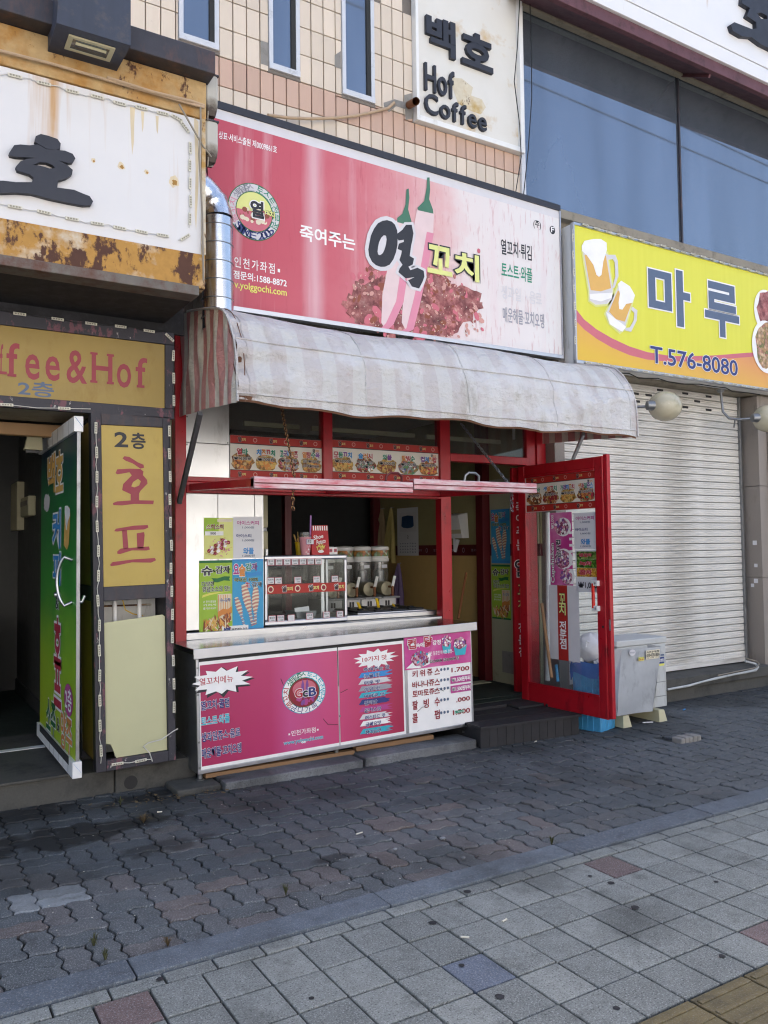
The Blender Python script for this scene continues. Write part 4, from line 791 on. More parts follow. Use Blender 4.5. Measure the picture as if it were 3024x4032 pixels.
MB().tube([(.36,-.01,.02),(.34,-.02,.08),(.3,-.02,.13),(.33,-.03,.15),(.42,-.03,.16),(.5,-.02,.2),(.535,-.01,.21)],.004,6).build('loose_wire','wire_white',cs)
# plinth under column with drain hole
ep = thing('entrance_plinth','dark stone step under the stair entrance and column sign','step',(.8,5.6,0))
box('step_block',(hxl,5.62,-.03),(1.30,7.0,.148),'stone_base',ep,.006); box('step_edge',(hxl,5.60,.149),(1.10,7.0,.165),'stone_base',ep,.004)
b = MB().box((1.304,5.60,-.03),(1.85,6.0,.16),.005); b.build('column_plinth','stone_base',ep)
hc = (1.402, 5.600, 0.031); MB().lathe((hc[0],5.597,hc[2]+.02),[(.052,0),(.052,-.004),(.045,-.004),(.045,.003)],18,'y').build('pipe_rim','stone_base',ep); MB().lathe((hc[0],5.5965,hc[2]+.02),[(.001,-.002),(.046,-.002),(.046,.0)],18,'y').build('pipe_bore','rubber',ep)
# stair hall behind
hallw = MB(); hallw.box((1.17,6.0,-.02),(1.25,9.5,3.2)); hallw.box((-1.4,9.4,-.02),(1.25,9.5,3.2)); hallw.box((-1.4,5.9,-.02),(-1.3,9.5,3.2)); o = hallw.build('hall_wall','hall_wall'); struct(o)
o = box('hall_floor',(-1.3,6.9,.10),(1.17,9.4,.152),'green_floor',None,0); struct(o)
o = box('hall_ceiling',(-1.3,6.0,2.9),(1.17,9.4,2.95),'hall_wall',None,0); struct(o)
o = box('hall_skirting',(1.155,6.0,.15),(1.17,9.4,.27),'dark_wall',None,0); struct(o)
st_ = thing('hall_stairs','dim stone stairs rising at the back of the entrance hall','stairs',(.2,8,.15))
for i in range(8): box('stair_tread',(-1.3,8.2+i*.15,.153),(.78,9.39,.16+.17*(i+1)),'stone_base',st_,.006)
box('stair_string',(.782,8.0,.153),(.85,9.38,1.0),'hall_wall',st_,0)
dl = thing('entrance_lintel','plain beige lintel beam above the open green door','beam',(.3,6.12,2.3)); box('beam',(hxl,6.13,2.414),(1.16,6.2,2.5),mat('beige_lintel_paint','#a8845c',.6,var=.08),dl,.005)
m_ = thing('fuse_box','plain white fuse box on the dim hall wall','fuse box',(1.16,7.5,1.6))
y0,z0,y1,z1 = 10.006, 1.822, 8.934, 2.312; box('cover',(1.10,y1,z0),(1.17,y0,z1),'cream_plastic',m_,.006); box('flange',(1.115,y0,z0),(1.17,y0+.05,z1),'white',m_,.004)
m_ = thing('intercom_box','yellowed small intercom box beside the fuse box','intercom',(1.16,7,1.7)); y0,z0,y1,z1 = 8.672, 1.937, 8.164, 2.124
box('case',(1.10,y1,z0),(1.17,y0,z1),'cream_plastic',m_,.012); box('grille',(1.096,y1+.03,z0+.1),(1.10,y0-.03,z1-.04),'beige_trim',m_,0)
m_ = thing('hall_wall_lamp','small shaded lamp under the entrance lintel','lamp',(0.879, 6.250, 2.377)); lx,ly,lz = (0.873, 6.250, 2.377); MB().hexa([(lx-.06,ly-.03,lz-.05),(lx+.06,ly-.03,lz-.05),(lx+.06,ly+.05,lz-.05),(lx-.06,ly+.05,lz-.05),(lx-.03,ly-.0,lz+.08),(lx+.06,ly,lz+.08),(lx+.06,ly+.05,lz+.08),(lx-.03,ly+.05,lz+.08)]).build('shade','cream_plastic',m_); box('lamp_base',(lx-.05,ly-.02,lz-.075),(lx+.04,ly+.03,lz-.051),'black_plastic',m_,.004)
o = box('threshold_strip',(.62,6.45,.166),(1.0,6.52,.172),'white',None,.002); tag(o,'narrow pale strip of metal on the dark entrance floor','threshold')
# ------------------------------------------------------------------ green door
gx = 1.0; dn0, dn1 = 5.33, 6.72; dz0, dz1 = .205, 2.445
gd = thing('green_glass_door','open green filmed glass door with a steel bow handle and white rails','door',(gx,dn1,dz0))
box('leaf',(gx,dn0,dz0+.10),(gx+.012,dn1,dz1-.097),'green_film',gd,0); box('leaf_edge',(gx-.001,dn0-.008,dz0+.10),(gx+.02,dn0,dz1-.097),'steel_dull',gd,0)
box('top_rail',(gx-.022,dn0-.02,dz1-.097),(gx+.034,dn1,dz1),'white_clean',gd,.003); box('bottom_rail',(gx-.022,dn0-.02,dz0),(gx+.034,dn1,dz0+.10),'white',gd,.003)
box('bare_patch',(gx-.0235,dn0+.1,dz0+.06),(gx-.0225,dn1-.15,dz0+.112),'dark_wall',gd,0)
for i in range(5): box('rail_scratch',(gx-.0232,dn0+.12+i*.17,dz0+.005),(gx-.0224,dn0+.124+i*.17,dz0+.105),'cement',gd,0); box('rail_scratch',(gx-.0232,dn0+.15+i*.2,dz1-.115),(gx-.0224,dn0+.154+i*.2,dz1-.005),'cement',gd,0)
for z in (dz0,dz1-.097): MB().beam((gx-.015,dn0-.021,z+.09),(gx+.03,dn0-.021,z+.03),.001,.008,(0,1,0)).build('blue_mark','print_blue',gd)
DF = Fr((gx-.001,0,0),(0,-1,0))
txt(gd,'백',(-6.398, 2.027, -6.097, 2.291),DF,'print_beer',.05,('print_white',.05),2); txt(gd,'호',(-6.051, 2.018, -5.785, 2.280),DF,'print_beer',.05,('print_white',.05),2)
txt(gd,'커',(-6.169, 1.626, -5.869, 1.881),DF,'print_blue',.04,('print_white',.06),2); txt(gd,'피',(-6.142, 1.372, -5.861, 1.587),DF,'print_blue',.04,('print_white',.06),2)
txt(gd,'&',(-6.037, 1.204, -5.921, 1.285),DF,'print_black',.02,('print_white',.05),2)
txt(gd,'호',(-6.087, 0.835, -5.837, 1.134),DF,'print_red',.05,('print_white',.06),2); txt(gd,'프',(-6.078, 0.551, -5.815, 0.835),DF,'print_red',.05,('print_white',.06),2)
shape(gd,'purple_badge',ell(*(lambda q:((q[0]+q[2])/2,(q[1]+q[3])/2,(q[2]-q[0])/2,(q[3]-q[1])/2))((-5.703, 0.543, -5.407, 0.749))),DF,'print_magenta',2); txt(gd,'2층',(-5.656, 0.580, -5.442, 0.718),DF,'print_white',.03,k=4)
txt(gd,'소주',(-6.396, 0.296, -6.016, 0.535),DF,'print_darkgreen',.035,('print_white',.05),2); txt(gd,'&',(-5.954, 0.383, -5.873, 0.472),DF,'print_black',.02,('print_white',.05),2); txt(gd,'양주',(-5.823, 0.298, -5.431, 0.542),DF,'print_orange',.035,('print_white',.05),2)
shape(gd,'printed_mug',[(-5.701,1.897),(-5.541,1.883),(-5.524,1.835),(-5.566,1.646),(-5.629,1.608),(-5.744,1.642),(-5.716,1.831)],DF,'print_beer',2); shape(gd,'printed_foam',[(-5.701,1.900),(-5.604,1.897),(-5.531,1.871),(-5.530,1.830),(-5.602,1.790),(-5.632,1.737),(-5.665,1.744),(-5.683,1.811),(-5.710,1.861)],DF,'print_white',3); shape(gd,'printed_badge',blob(*(lambda q:((q[0]+q[2])/2,(q[1]+q[3])/2,(q[2]-q[0])/2,(q[3]-q[1])/2))((-6.572, 1.899, -6.298, 2.027))),DF,'print_lightgrey',2)

ha = V(gx,5.47,1.545); hb = V(gx,5.47,1.275)
MB().tube([ha]+[V(gx-.085*math.sin(math.pi*(.1+.8*q/14))**.5,5.47+.03*math.sin(math.pi*q/14),1.545-.27*q/14+.02*math.cos(math.pi*q/14)) for q in range(15)]+[hb],.011,12).build('handle','alu',gd); MB().tube([hb+V(.012,0,0),hb+V(.06,0,0),hb+V(.075,-.0,.04)],.012,10).build('handle','alu',gd)
MB().lathe((gx-.02,6.0,1.30),[(.018,0),(.02,.01),(.02,.02)],14,'x').build('lock_knob','alu',gd)
# ------------------------------------------------------------------ big red sign over the stall
RY = 5.6; rxa, rxb = 1.95, 5.41; zt = lambda x: 4.89-.0185*(x-2.05); zb = lambda x: 3.362+.0022*(x-2.05)
bs_ = thing('red_stall_sign','faded red and white stall sign with chilli peppers and big black lettering','sign',(rxa,RY,3.36))
def sq(name, x0, x1, f0, f1, y0, y1, m, k=0):
    b = MB(); b.hexa([(x0,y0,f0(x0)),(x1,y0,f0(x1)),(x1,y1,f0(x1)),(x0,y1,f0(x0)),(x0,y0,f1(x0)),(x1,y0,f1(x1)),(x1,y1,f1(x1)),(x0,y1,f1(x0))]); return b.build(name,m,bs_)
sq('face',rxa,rxb-.012,lambda x:zb(x)+.02,lambda x:zt(x)-.13,RY,RY+.03,'sign_red'); sq('white_border',rxa,rxb-.012,lambda x:zt(x)-.13,lambda x:zt(x)-.055,RY,RY+.03,'print_lightgrey'); sq('top_trim',rxa,rxb,lambda x:zt(x)-.055,zt,RY-.012,RY+.03,'letter_black')
sq('bottom_trim',rxa,rxb,lambda x:zb(x)-.012,lambda x:zb(x)+.02,RY-.012,RY+.06,'alu'); sq('side_trim',rxb-.012,rxb,lambda x:zb(x)+.02,lambda x:zt(x)-.055,RY-.012,RY+.03,'alu'); sq('light_box',rxa,rxb,lambda x:zb(x)+.01,lambda x:zt(x)-.01,RY+.03,BY,'beige_trim')
F = FY(RY)
def badge(parent, fr, cx, cy, rx, ry, k, ringm, innerm, top, bot, tm, bm_, size, extra=None):
    shape(parent,'badge_edge',ell(cx,cy,rx*1.03,ry*1.03,40),fr,top[2] if len(top) > 2 else 'print_darkgreen',k); shape(parent,'badge_ring',ell(cx,cy,rx,ry,40),fr,ringm,k+1); shape(parent,'badge_line',ell(cx,cy,rx*.73,ry*.73,40),fr,'print_darkgreen',k+2); shape(parent,'badge_centre',ell(cx,cy,rx*.7,ry*.7,40),fr,innerm,k+3)
    for body,a0,a1,m in top[1]: ring_text(parent,body,cx,cy,rx*.86,ry*.86,a0,a1,size,fr,m,k+3)
    ring_text(parent,bot,cx,cy,rx*.86,ry*.86,*bm_,size,fr,tm,k+3,inward=True)
bx = (2.103, 3.872, 2.509, 4.383); cx,cy,rx,ry = (bx[0]+bx[2])/2,(4.121),(bx[2]-bx[0])/2,(4.333-3.912)/2
badge(bs_,F,cx,cy,rx,ry,2,'print_lightgrey','print_paleyellow',('',[('열꼬치',3.6,2.9,'print_pink'),('생과일쥬스',2.5,1.75,'print_grey'),('토스트',1.3,.65,'print_green'),('전문점',.3,-.4,'print_green')]),'SINCE 2005','print_navy',(-2.35,-.75),.055)
shape(bs_,'badge_red_field',ell(cx,cy,rx*.7,ry*.7,20,math.pi,2*math.pi)+[(cx+rx*.7,cy)],F,'print_rose',6); bits(bs_,(cx-.12,cy-.08,cx+.12,cy+.02),F,['print_brown','print_cream','print_rose'],40,.01,.022,k=7)
txt(bs_,'열',(cx-.03,cy-.04,cx+.07,cy+.08),F,'print_black',.06,('print_white',.08),8); txt(bs_,'꼬치',(cx+.07,cy-.02,cx+.16,cy+.03),F,'print_paleyellow',.06,('print_black',.06),8)
txt(bs_,'상표·서비스출원 제0009861호',(2.031,4.614,2.493,4.671),F,'print_white',.02)
txt(bs_,'인천가좌점▪',(2.148,3.677,2.512,3.756),F,'print_white',.012,sp=1.25); txt(bs_,'점문의:1588-8872',(2.141,3.592,2.567,3.652),F,'print_white',.03); txt(bs_,'v.yolggochi.com',(2.147,3.507,2.566,3.575),F,'print_yellow',.022)
txt(bs_,'죽여주는',(2.683,3.983,3.168,4.102),F,'print_white',.035)
def jag(p, n=5, j=.028):
    out = []
    for (x0,z0),(x1,z1) in zip(p,p[1:]+p[:1]):
        for i in range(n): t = i/n; out.append((x0+(x1-x0)*t+random.uniform(-j,j), max(3.392,z0+(z1-z0)*t+random.uniform(-j,j))))
    return out
# chicken heap, peppers
for (a,mm,k) in (([(3.039,3.538),(3.132,3.627),(3.257,3.715),(3.369,3.802),(3.483,3.849),(3.648,3.891),(3.870,3.957),(4.045,3.929),(4.133,3.855),(4.278,3.863),(4.425,3.811),(4.442,3.693),(4.327,3.572),(4.161,3.476),(4.017,3.384),(3.792,3.356),(3.558,3.369),(3.316,3.393),(3.160,3.399),(3.100,3.473)],'food_red',2),([(3.162,3.577),(3.272,3.635),(3.401,3.738),(3.497,3.669),(3.445,3.494),(3.301,3.432),(3.192,3.486)],'food_red',2.5)): shape(bs_,'printed_picture',jag(a),F,mm,k)
bits(bs_,(3.113, 3.312, 4.391, 3.956),F,['food_red','print_rose','food_red','print_brown'],80,.02,.06,.6,k=3); bits(bs_,(3.036, 3.248, 4.486, 4.017),F,['food_red','print_flesh','print_rose'],150,.012,.035,.7,k=2.2); bits(bs_,(3.113, 3.312, 4.391, 3.956),F,['print_flesh','print_brown'],90,.008,.03,.5,k=4); bits(bs_,(3.113, 3.312, 4.391, 3.956),F,['print_cream'],120,.004,.007,.6,k=4.6)
for g in ([(3.572,4.332),(3.623,4.378),(3.657,4.465),(3.668,4.596),(3.690,4.608),(3.696,4.530),(3.682,4.427),(3.714,4.333),(3.697,4.293),(3.572,4.297)],[(3.776,4.461),(3.846,4.534),(3.874,4.657),(3.881,4.746),(3.905,4.752),(3.909,4.650),(3.898,4.560),(3.935,4.480),(3.940,4.444),(3.784,4.441)]): shape(bs_,'printed_pepper_stalk',g,F,'print_stalk',5.5)
for g in ([(3.563,4.302),(3.714,4.311),(3.677,4.096),(3.648,3.834),(3.611,3.630),(3.510,3.433),(3.452,3.376),(3.412,3.433),(3.424,3.658),(3.484,3.920)],[(3.776,4.439),(3.940,4.448),(3.928,4.273),(3.853,3.926),(3.780,3.655),(3.708,3.416),(3.657,3.389),(3.609,3.460),(3.629,3.703),(3.702,4.101)]): shape(bs_,'printed_pepper',g,F,'print_pepper',5,0,.006); shape(bs_,'printed_pepper_shade',[(x+.012,z) for x,z in g[2:7]]+[(x-.06,z) for x,z in g[2:7]][::-1],F,'print_pink',5.7)
ya = [[(3.301,4.013),(3.313,4.071),(3.326,4.129),(3.355,4.190),(3.391,4.240),(3.432,4.267),(3.473,4.281),(3.514,4.278),(3.538,4.262),(3.557,4.223),(3.562,4.174),(3.557,4.102),(3.543,4.043),(3.518,3.982),(3.484,3.934),(3.443,3.911),(3.403,3.903),(3.363,3.909),(3.331,3.928),(3.308,3.966)],[(3.364,4.011),(3.370,4.056),(3.381,4.098),(3.403,4.141),(3.431,4.170),(3.455,4.173),(3.471,4.164),(3.477,4.130),(3.470,4.086),(3.456,4.041),(3.437,4.003),(3.412,3.980),(3.388,3.973),(3.372,3.984)]]
yb = [(3.570,4.183),(3.629,4.233),(3.663,4.279),(3.705,4.288),(3.718,4.233),(3.707,4.173),(3.694,4.128),(3.676,4.024),(3.718,4.010),(3.709,3.973),(3.658,3.943),(3.690,3.898),(3.767,3.933),(3.818,3.920),(3.823,3.884),(3.808,3.846),(3.773,3.783),(3.714,3.788),(3.689,3.820),(3.740,3.849),(3.758,3.881),(3.715,3.867),(3.648,3.848),(3.590,3.881),(3.599,3.904),(3.633,3.945),(3.600,3.982),(3.617,4.028),(3.626,4.072),(3.585,4.079),(3.594,4.109),(3.644,4.133),(3.645,4.176),(3.586,4.157)]
shape(bs_,'big_letter_halo',[ya[0]],F,'print_lightgrey',6,0,.045); shape(bs_,'big_letter_halo',yb,F,'print_lightgrey',6.3,0,.035); shape(bs_,'big_letter',ya,F,'print_black',7,0,.012); shape(bs_,'big_letter',yb,F,'print_black',7.3,0,.012)
txt(bs_,'꼬',(3.875,3.934,4.119,4.162),F,'print_paleyellow',.045,('print_black',.05),8); txt(bs_,'치',(4.164,3.930,4.411,4.155),F,'print_paleyellow',.045,('print_black',.05),8)
shape(bs_,'registered_mark',ell(4.425,4.211,.018,.022,16),F,'print_rose',3)
for body,a,m in (('열꼬치·튀김',(4.681,4.231,5.044,4.369),'print_black'),('토스트·와플',(4.681,4.024,5.044,4.157),'print_green'),('생과일  · 음료',(4.676,3.827,5.157,3.947),'print_lightgrey'),('매운해물·꼬치오뎅',(4.688,3.616,5.181,3.749),'print_grey'),('(주)',(5.074,4.544,5.165,4.623),'print_black')): txt(bs_,body,a,F,m,.025)
shape(bs_,'round_mark',ell(5.309,4.572,.035,.04,20),F,'print_black',2); txt(bs_,'F',(5.291,4.550,5.327,4.599),F,'print_white',.03,k=4)
for i in range(3): txt(bs_,'SAESEOUL',(2.35+i*.62,5.66,2.7+i*.62,5.72),Fr((0,0,zb(3)-.0),(1,0,0),(0,1,0)),'print_lightgrey',.01,k=1)
# ------------------------------------------------------------------ awning
AP = [(5.90,3.355),(5.66,3.315),(5.44,3.27),(5.22,3.22),(5.05,3.175),(4.97,3.14),(4.92,3.10),(4.87,3.05),(4.83,2.99),(4.79,2.93),(4.77,2.88),(4.75,2.82),(4.74,2.76),(4.735,2.68),(4.73,2.60),(4.73,2.51)]
ax0, ax1 = 1.83, 5.41
aw = thing('stall_awning','faded striped canvas awning with a red striped side over the stall','awning',(3.6,5.4,2.5))
def aprof(t):
    f = t*(len(AP)-1); i = min(int(f),len(AP)-2); q = f-i; return (AP[i][0]*(1-q)+AP[i+1][0]*q, AP[i][1]*(1-q)+AP[i+1][1]*q)
def acan(u, v):
    y,z = aprof(v); x = ax0+(ax1-ax0)*u
    sag = math.sin(math.pi*min(1,max(0,(v-.05)/.6)))*(1 if v < .65 else 0)
    z -= .045*sag*(.5+.5*math.sin(u*6.283*1.5-.8))*math.sin(math.pi*u)**.5 if 0 < u < 1 else 0
    rip = .007*math.sin(x*9+2*math.sin(x*3.1))*v+.010*math.sin(x*23+v*9)*(.25+v*.5)*.5+.008*math.sin(x*5+v*14); y += rip; z += rip*.6*(1-v)
    if v > .97: z += .014*math.sin(x*4.1)+.008*math.sin(x*11)
    y += .018*math.exp(-((v-.62)/.05)**2)*(.6+.4*math.sin(x*7))*.6
    fold = sum(a_*math.sin(x*fx+v*fv+ph) for a_,fx,fv,ph in ((.006,17,-22,1),(.005,29,17,2.2),(.007,7.3,31,.4),(.004,41,-35,3),(.003,57,13,5))); k_ = .35+.65*max(0,math.sin(x*2.3+v*4))
    y += fold*k_*(.3+v)*.75; z += fold*k_*.6*(1-v)
    lc = math.exp(-(x-ax0)/.22); y += lc*.03*math.sin(v*26); z -= lc*.02*math.sin(v*19)*(1-v)
    return (x,y,z)
MB().grid(acan,240,64).build('canvas','awning',aw)
for v_,m_ in ((.615,'awning'),(.96,'awning')): MB().tube([Vector(acan(i/120,v_))+V(0,-.004,.002) for i in range(121)],.006,6).build('seam',m_,aw)
for i in range(5): u_ = .02+.96*i/4; MB().tube([Vector(acan(u_,j/40))+V(0,-.002,.002) for j in range(2,40)],.0035,5).build('stitched_seam','awning',aw)
MB().grid(lambda u,v:(lambda p:(p[0],p[1]+.012,p[2]-.012))(acan(u,v)),60,24).build('lining','awning_under',aw)
def aside(x, red):
    def fn(u, v):
        y,zt_ = aprof(u*.999); zb_ = 2.585-.03*max(0,min(1,(5.9-y)/.6))-.05*max(0,(5.3-y)/.6); zb_ = min(zb_, zt_-.01) if u < .9 else AP[-1][1]+(zt_-AP[-1][1])*0
        zb_ = min(zb_,zt_); z = zt_+(zb_-zt_)*v
        wv = (.010*math.sin(y*34+4*v)+.013*math.sin(y*13+1.3*math.sin(v*5)))*math.sin(math.pi*min(1,v*1.2)/1.2)*(1-u*.5)
        return (x+wv,y,z)
    return fn
MB().grid(aside(ax0,True),60,26).build('side_curtain','awning_side',aw); MB().grid(aside(ax1,True),40,16).build('side_curtain','awning_side',aw)
def edge(x,d): return [(x,aprof(i/40)[0]-.004,aprof(i/40)[1]+.004) for i in range(2,41)]
MB().tube(edge(ax0,0),.009,6).build('piping','awning',aw); MB().tube(edge(ax0+.05,0),.003,6).build('piping','awning_under',aw); MB().tube(edge(ax1,0),.007,6).build('piping','awning',aw)
MB().beam((1.768, 5.250, 2.513),(1.814, 5.860, 1.950),.03,.04).build('stay_bar','steel_dull',aw); MB().beam((5.000, 4.950, 2.538),(5.642, 5.750, 2.405),.025,.03).build('stay_bar','steel_dull',aw)
# ------------------------------------------------------------------ stall shell inside
flz = .19
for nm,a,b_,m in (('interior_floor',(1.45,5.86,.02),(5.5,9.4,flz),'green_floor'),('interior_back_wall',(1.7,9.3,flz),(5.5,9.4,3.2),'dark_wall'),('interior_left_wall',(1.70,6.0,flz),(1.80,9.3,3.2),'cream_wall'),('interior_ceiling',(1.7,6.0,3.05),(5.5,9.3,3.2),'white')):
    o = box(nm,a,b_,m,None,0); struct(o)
RX = 5.45
o = MB().box((RX,6.0,1.62),(RX+.1,9.3,3.05)).build('interior_right_wall_upper','olive_wall'); struct(o)
o = MB().box((RX,6.76,flz),(RX+.1,9.3,1.50)).build('interior_right_wall_lower','tan_wall'); struct(o)
o = MB().box((RX-.012,6.0,1.50),(RX+.1,9.3,1.62)).build('interior_wall_band','dark_red'); struct(o)
RF = Fr((RX-.013,0,0),(0,-1,0))
for i in range(7): txt(o,'열꼬치',(-8.9+i*.36,1.545,-8.78+i*.36,1.575),RF,'print_grey',.01,k=1); shape(o,'band_roundel',[ell(-8.68+i*.36,1.56,.022,.028,16),ell(-8.68+i*.36,1.56,.015,.02,14)],RF,'print_grey',1)
o = MB().box((RX-.015,6.02,flz),(RX+.1,6.76,1.50)).build('interior_right_wall_pale','cream_wall'); struct(o)
MB().box((RX-.02,6.02,1.62),(RX-.001,6.76,2.3)).build('pale_wall_panel','cream_wall',o)
box('rough_patch',(RX-.018,6.05,.30),(RX-.0151,6.6,.52),'cement',o,0)
o = box('interior_post',(RX-.1,6.78,flz),(RX-.001,6.9,3.0),'dark_red',None,.004); tag(o,'dark red inner door post beside the pale wall with posters','post')
o = box('interior_post',(RX-.12,9.0,1.0),(RX-.02,9.1,2.9),'dark_red',None,.004); tag(o,'dim dark red post at the far corner behind the slush machines','post')
o = box('interior_post',(3.131,6.9,1.0),(3.198,6.98,2.2),'dark_red',None,.004); tag(o,'dim dark red post behind the pink cup','post')
# ------------------------------------------------------------------ red front frame
ff = thing('stall_shopfront','red framed stall front with steel wall panels and dark transom windows','shopfront',(3.5,BY,0))
def post(x0,x1,z0,z1,y0=BY-.04,y1=BY+.05): return box('post',(x0,y0,z0),(x1,y1,z1),'red_paint',ff,.005)
post(1.80,1.885,.05,3.2); post(3.03,3.115,2.112,3.2); post(4.20,4.31,.06,3.2); post(5.343,5.457,2.30,3.2); post(5.23,5.342,.1,3.2,BY-.02,BY+.04)
box('rail',(1.886,BY-.04,2.025),(4.199,BY+.05,2.11),'red_paint',ff,.005); box('rail',(4.311,BY-.04,2.37),(5.229,BY+.05,2.443),'red_paint',ff,.005); box('rail',(1.886,BY-.02,2.112),(3.029,BY+.05,2.15),'red_paint',ff,.004)
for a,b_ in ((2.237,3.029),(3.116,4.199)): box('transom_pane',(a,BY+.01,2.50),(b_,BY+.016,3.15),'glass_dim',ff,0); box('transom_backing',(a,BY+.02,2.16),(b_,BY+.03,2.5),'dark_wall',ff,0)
box('transom_pane',(4.311,BY+.01,2.445),(5.229,BY+.016,3.15),'glass_dim',ff,0)
for a,b_ in ((2.5,3.0),(3.12,4.19),(4.32,5.22)): box('ceiling_trim',(a,BY+.35,2.62),(b_,BY+.38,2.66),'cream_wall',ff,0)
# steel panels at the left
pz = [1.02,1.9,2.024]; 
for (x0,x1,z0,z1) in ((1.886,2.14,1.0,2.023),(2.142,2.44,1.0,2.023),(2.442,2.515,1.0,2.023),(1.886,2.235,2.112,2.405),(1.886,2.235,2.408,3.15)): box('steel_panel',(x0,BY-.006,z0),(x1-.002,BY+.03,z1),'steel_panel',ff,.002)
for (x,z) in ((1.90,2.13),(2.22,2.13),(1.90,2.39),(2.22,2.42),(1.9,2.6),(2.2,3.0)): MB().lathe((x,BY-.007,z),[(.001,-.004),(.006,-.003),(.007,0)],10,'y').build('screw','steel_dull',ff)
fg = thing('upright_fridge','pale upright fridge standing behind the steel wall panel','fridge',(2.6,6.5,flz)); box('cabinet',(2.25,6.42,flz),(2.75,6.95,2.45),'steel_dull',fg,.01); box('door',(2.26,6.38,flz+.1),(2.74,6.418,1.75),'cream_plastic',fg,.01); box('upper_door',(2.26,6.38,1.78),(2.74,6.418,2.4),'cream_plastic',fg,.01); box('handle',(2.70,6.345,1.1),(2.725,6.378,1.6),'alu',fg,.004); box('sill',(1.886,BY-.03,.93),(4.199,6.5,.985),'steel',ff,.004); box('counter_skirt',(1.886,BY+.02,.19),(4.199,6.0,.93),'dark_wall',ff,0)
o = MB().tube([(5.304, 6.200, 2.787),(5.303, 6.200, 2.660)],.014,10).build('compact_lamp_tube','white_clean'); tag(o,'white compact fluorescent tube hanging inside above the doorway','lamp')
# ------------------------------------------------------------------ menu boards
RB = ['print_red','print_blue','print_green','print_orange','print_purple']
def strip(parent, fr, x0, x1, z0, z1, k=1, n=3):
    rect(parent,'red_strip',(x0,z0,x1,z1),fr,MT['menu_red'],k); h = z1-z0; L = (x1-x0)/n
    for i in range(n):
        a = x0+i*L; txt(parent,'열',(a+.24*L,z0+h*.2,a+.34*L,z0+h*.82),fr,'print_black',.05,('print_flesh',.06),k+1); txt(parent,'꼬치',(a+.36*L,z0+h*.32,a+.48*L,z0+h*.68),fr,'print_paleyellow',.04,k=k+1)
        shape(parent,'strip_roundel',[ell(a+.78*L,z0+h/2,h*.3,h*.3,16),ell(a+.78*L,z0+h/2,h*.21,h*.21,12)],fr,'print_flesh',k+1)
MT['menu_red'] = ink('menu_red','#a8261e')
def menu(parent, fr, x0, z0, x1, z1, items, n=3, k=1, sh=.18):
    h = z1-z0; rect(parent,'menu_face',(x0,z0,x1,z1),fr,'print_cream2',k); strip(parent,fr,x0,x1,z1-h*sh,z1,k+1,n); strip(parent,fr,x0,x1,z0,z0+h*sh,k+1,n)
    rect(parent,'strip_line',(x0,z1-h*(sh+.02),x1,z1-h*sh),fr,'print_black',k+1); rect(parent,'strip_line',(x0,z0+h*sh,x1,z0+h*(sh+.015)),fr,'print_black',k+1)
    a0,a1 = z0+h*(sh+.02), z1-h*(sh+.03); H = a1-a0; L = (x1-x0)/len(items)
    for i,(nm,pr,fm,inks,cols) in enumerate(items):
        a = x0+i*L
        shape(parent,'printed_picture',[(min(max(p[0],x0),x1),max(min(p[1],a1),a0)) for p in blob(a+L*.5,a0+H*.30,L*.47,H*.36)],fr,fm,k+2); bits(parent,(a+L*.12,a0+H*.05,a+L*.88,a0+H*.5),fr,inks,26,H*.04,H*.1,.6,k=k+3)
        n_ = len(nm); wch = min(L*.8/n_, H*.24)
        for j,c in enumerate(nm): txt(parent,c,(a+L*.5+(j-n_/2)*wch,a0+H*.60,a+L*.5+(j-n_/2+.92)*wch,a0+H*.60+H*.24),fr,RB[(j*2+i)%5 if cols else 2],.06,('print_white',.07),k+4.5)
        for q,pp2 in enumerate(pr): txt(parent,pp2,(a+L*.14,a0+H*(.38-.2*q),a+L*.84,a0+H*(.52-.2*q)),fr,'print_black',.035,('print_white',.06),k+5)
    txt(parent,'열',(x1-.085,a1-.035,x1-.065,a1-.005),fr,'print_black',.06,k=k+4); txt(parent,'꼬치',(x1-.062,a1-.03,x1-.03,a1-.01),fr,'print_orange',.05,k=k+4)
MT['print_cream2'] = ink('menu_white','#e0dcd2')
ma = thing('menu_board','cream menu board with red strips, left of the two above the raised flaps','menu board',(2.6,BY-.01,2.15),group='menu boards in the stall')
menu(ma,FY(BY-.008),2.238,2.152,3.028,2.482,[('열바',['₩1200원'],'food_brown',['print_brown','print_fry','print_orange'],1),('치즈꼬치',['₩700원'],'food_yellow',['print_fry','print_orange'],1),('고구마치즈',['₩1200원'],'food_mix',['print_grey','print_rose'],1),('열탕수육',['(컵) ₩1200원','(포장)₩2500원'],'food_yellow',['print_fry','print_orange','print_brown'],1)])
mb = thing('menu_board','cream menu board with red strips, right of the two above the raised flaps','menu board',(3.7,BY-.01,2.15),group='menu boards in the stall')
menu(mb,FY(BY-.008),3.117,2.172,4.198,2.497,[('모듬꼬치',['₩1200원'],'food_yellow',['print_orange','print_fry'],1),('슬러시',['작은컵 ₩300','큰컵 ₩500'],'food_mix',['print_green','print_red','print_white'],1),('와플',['₩1000원'],'food_yellow',['print_fry','print_brown'],1),('팥빙수',['₩2000원'],'food_blue',['print_white','print_grey','print_brown'],1),('컵치킨팝',['₩1000원부터'],'food_brown',['print_fry','print_red','print_orange'],1)],4)
for p_,(x0,z0,x1,z1) in ((ma,(2.237,2.151,3.029,2.483)),(mb,(3.1165,2.171,4.1985,2.498))): box('backing_board',(x0,BY-.0075,z0),(x1,BY+.008,z1),'white',p_,0)
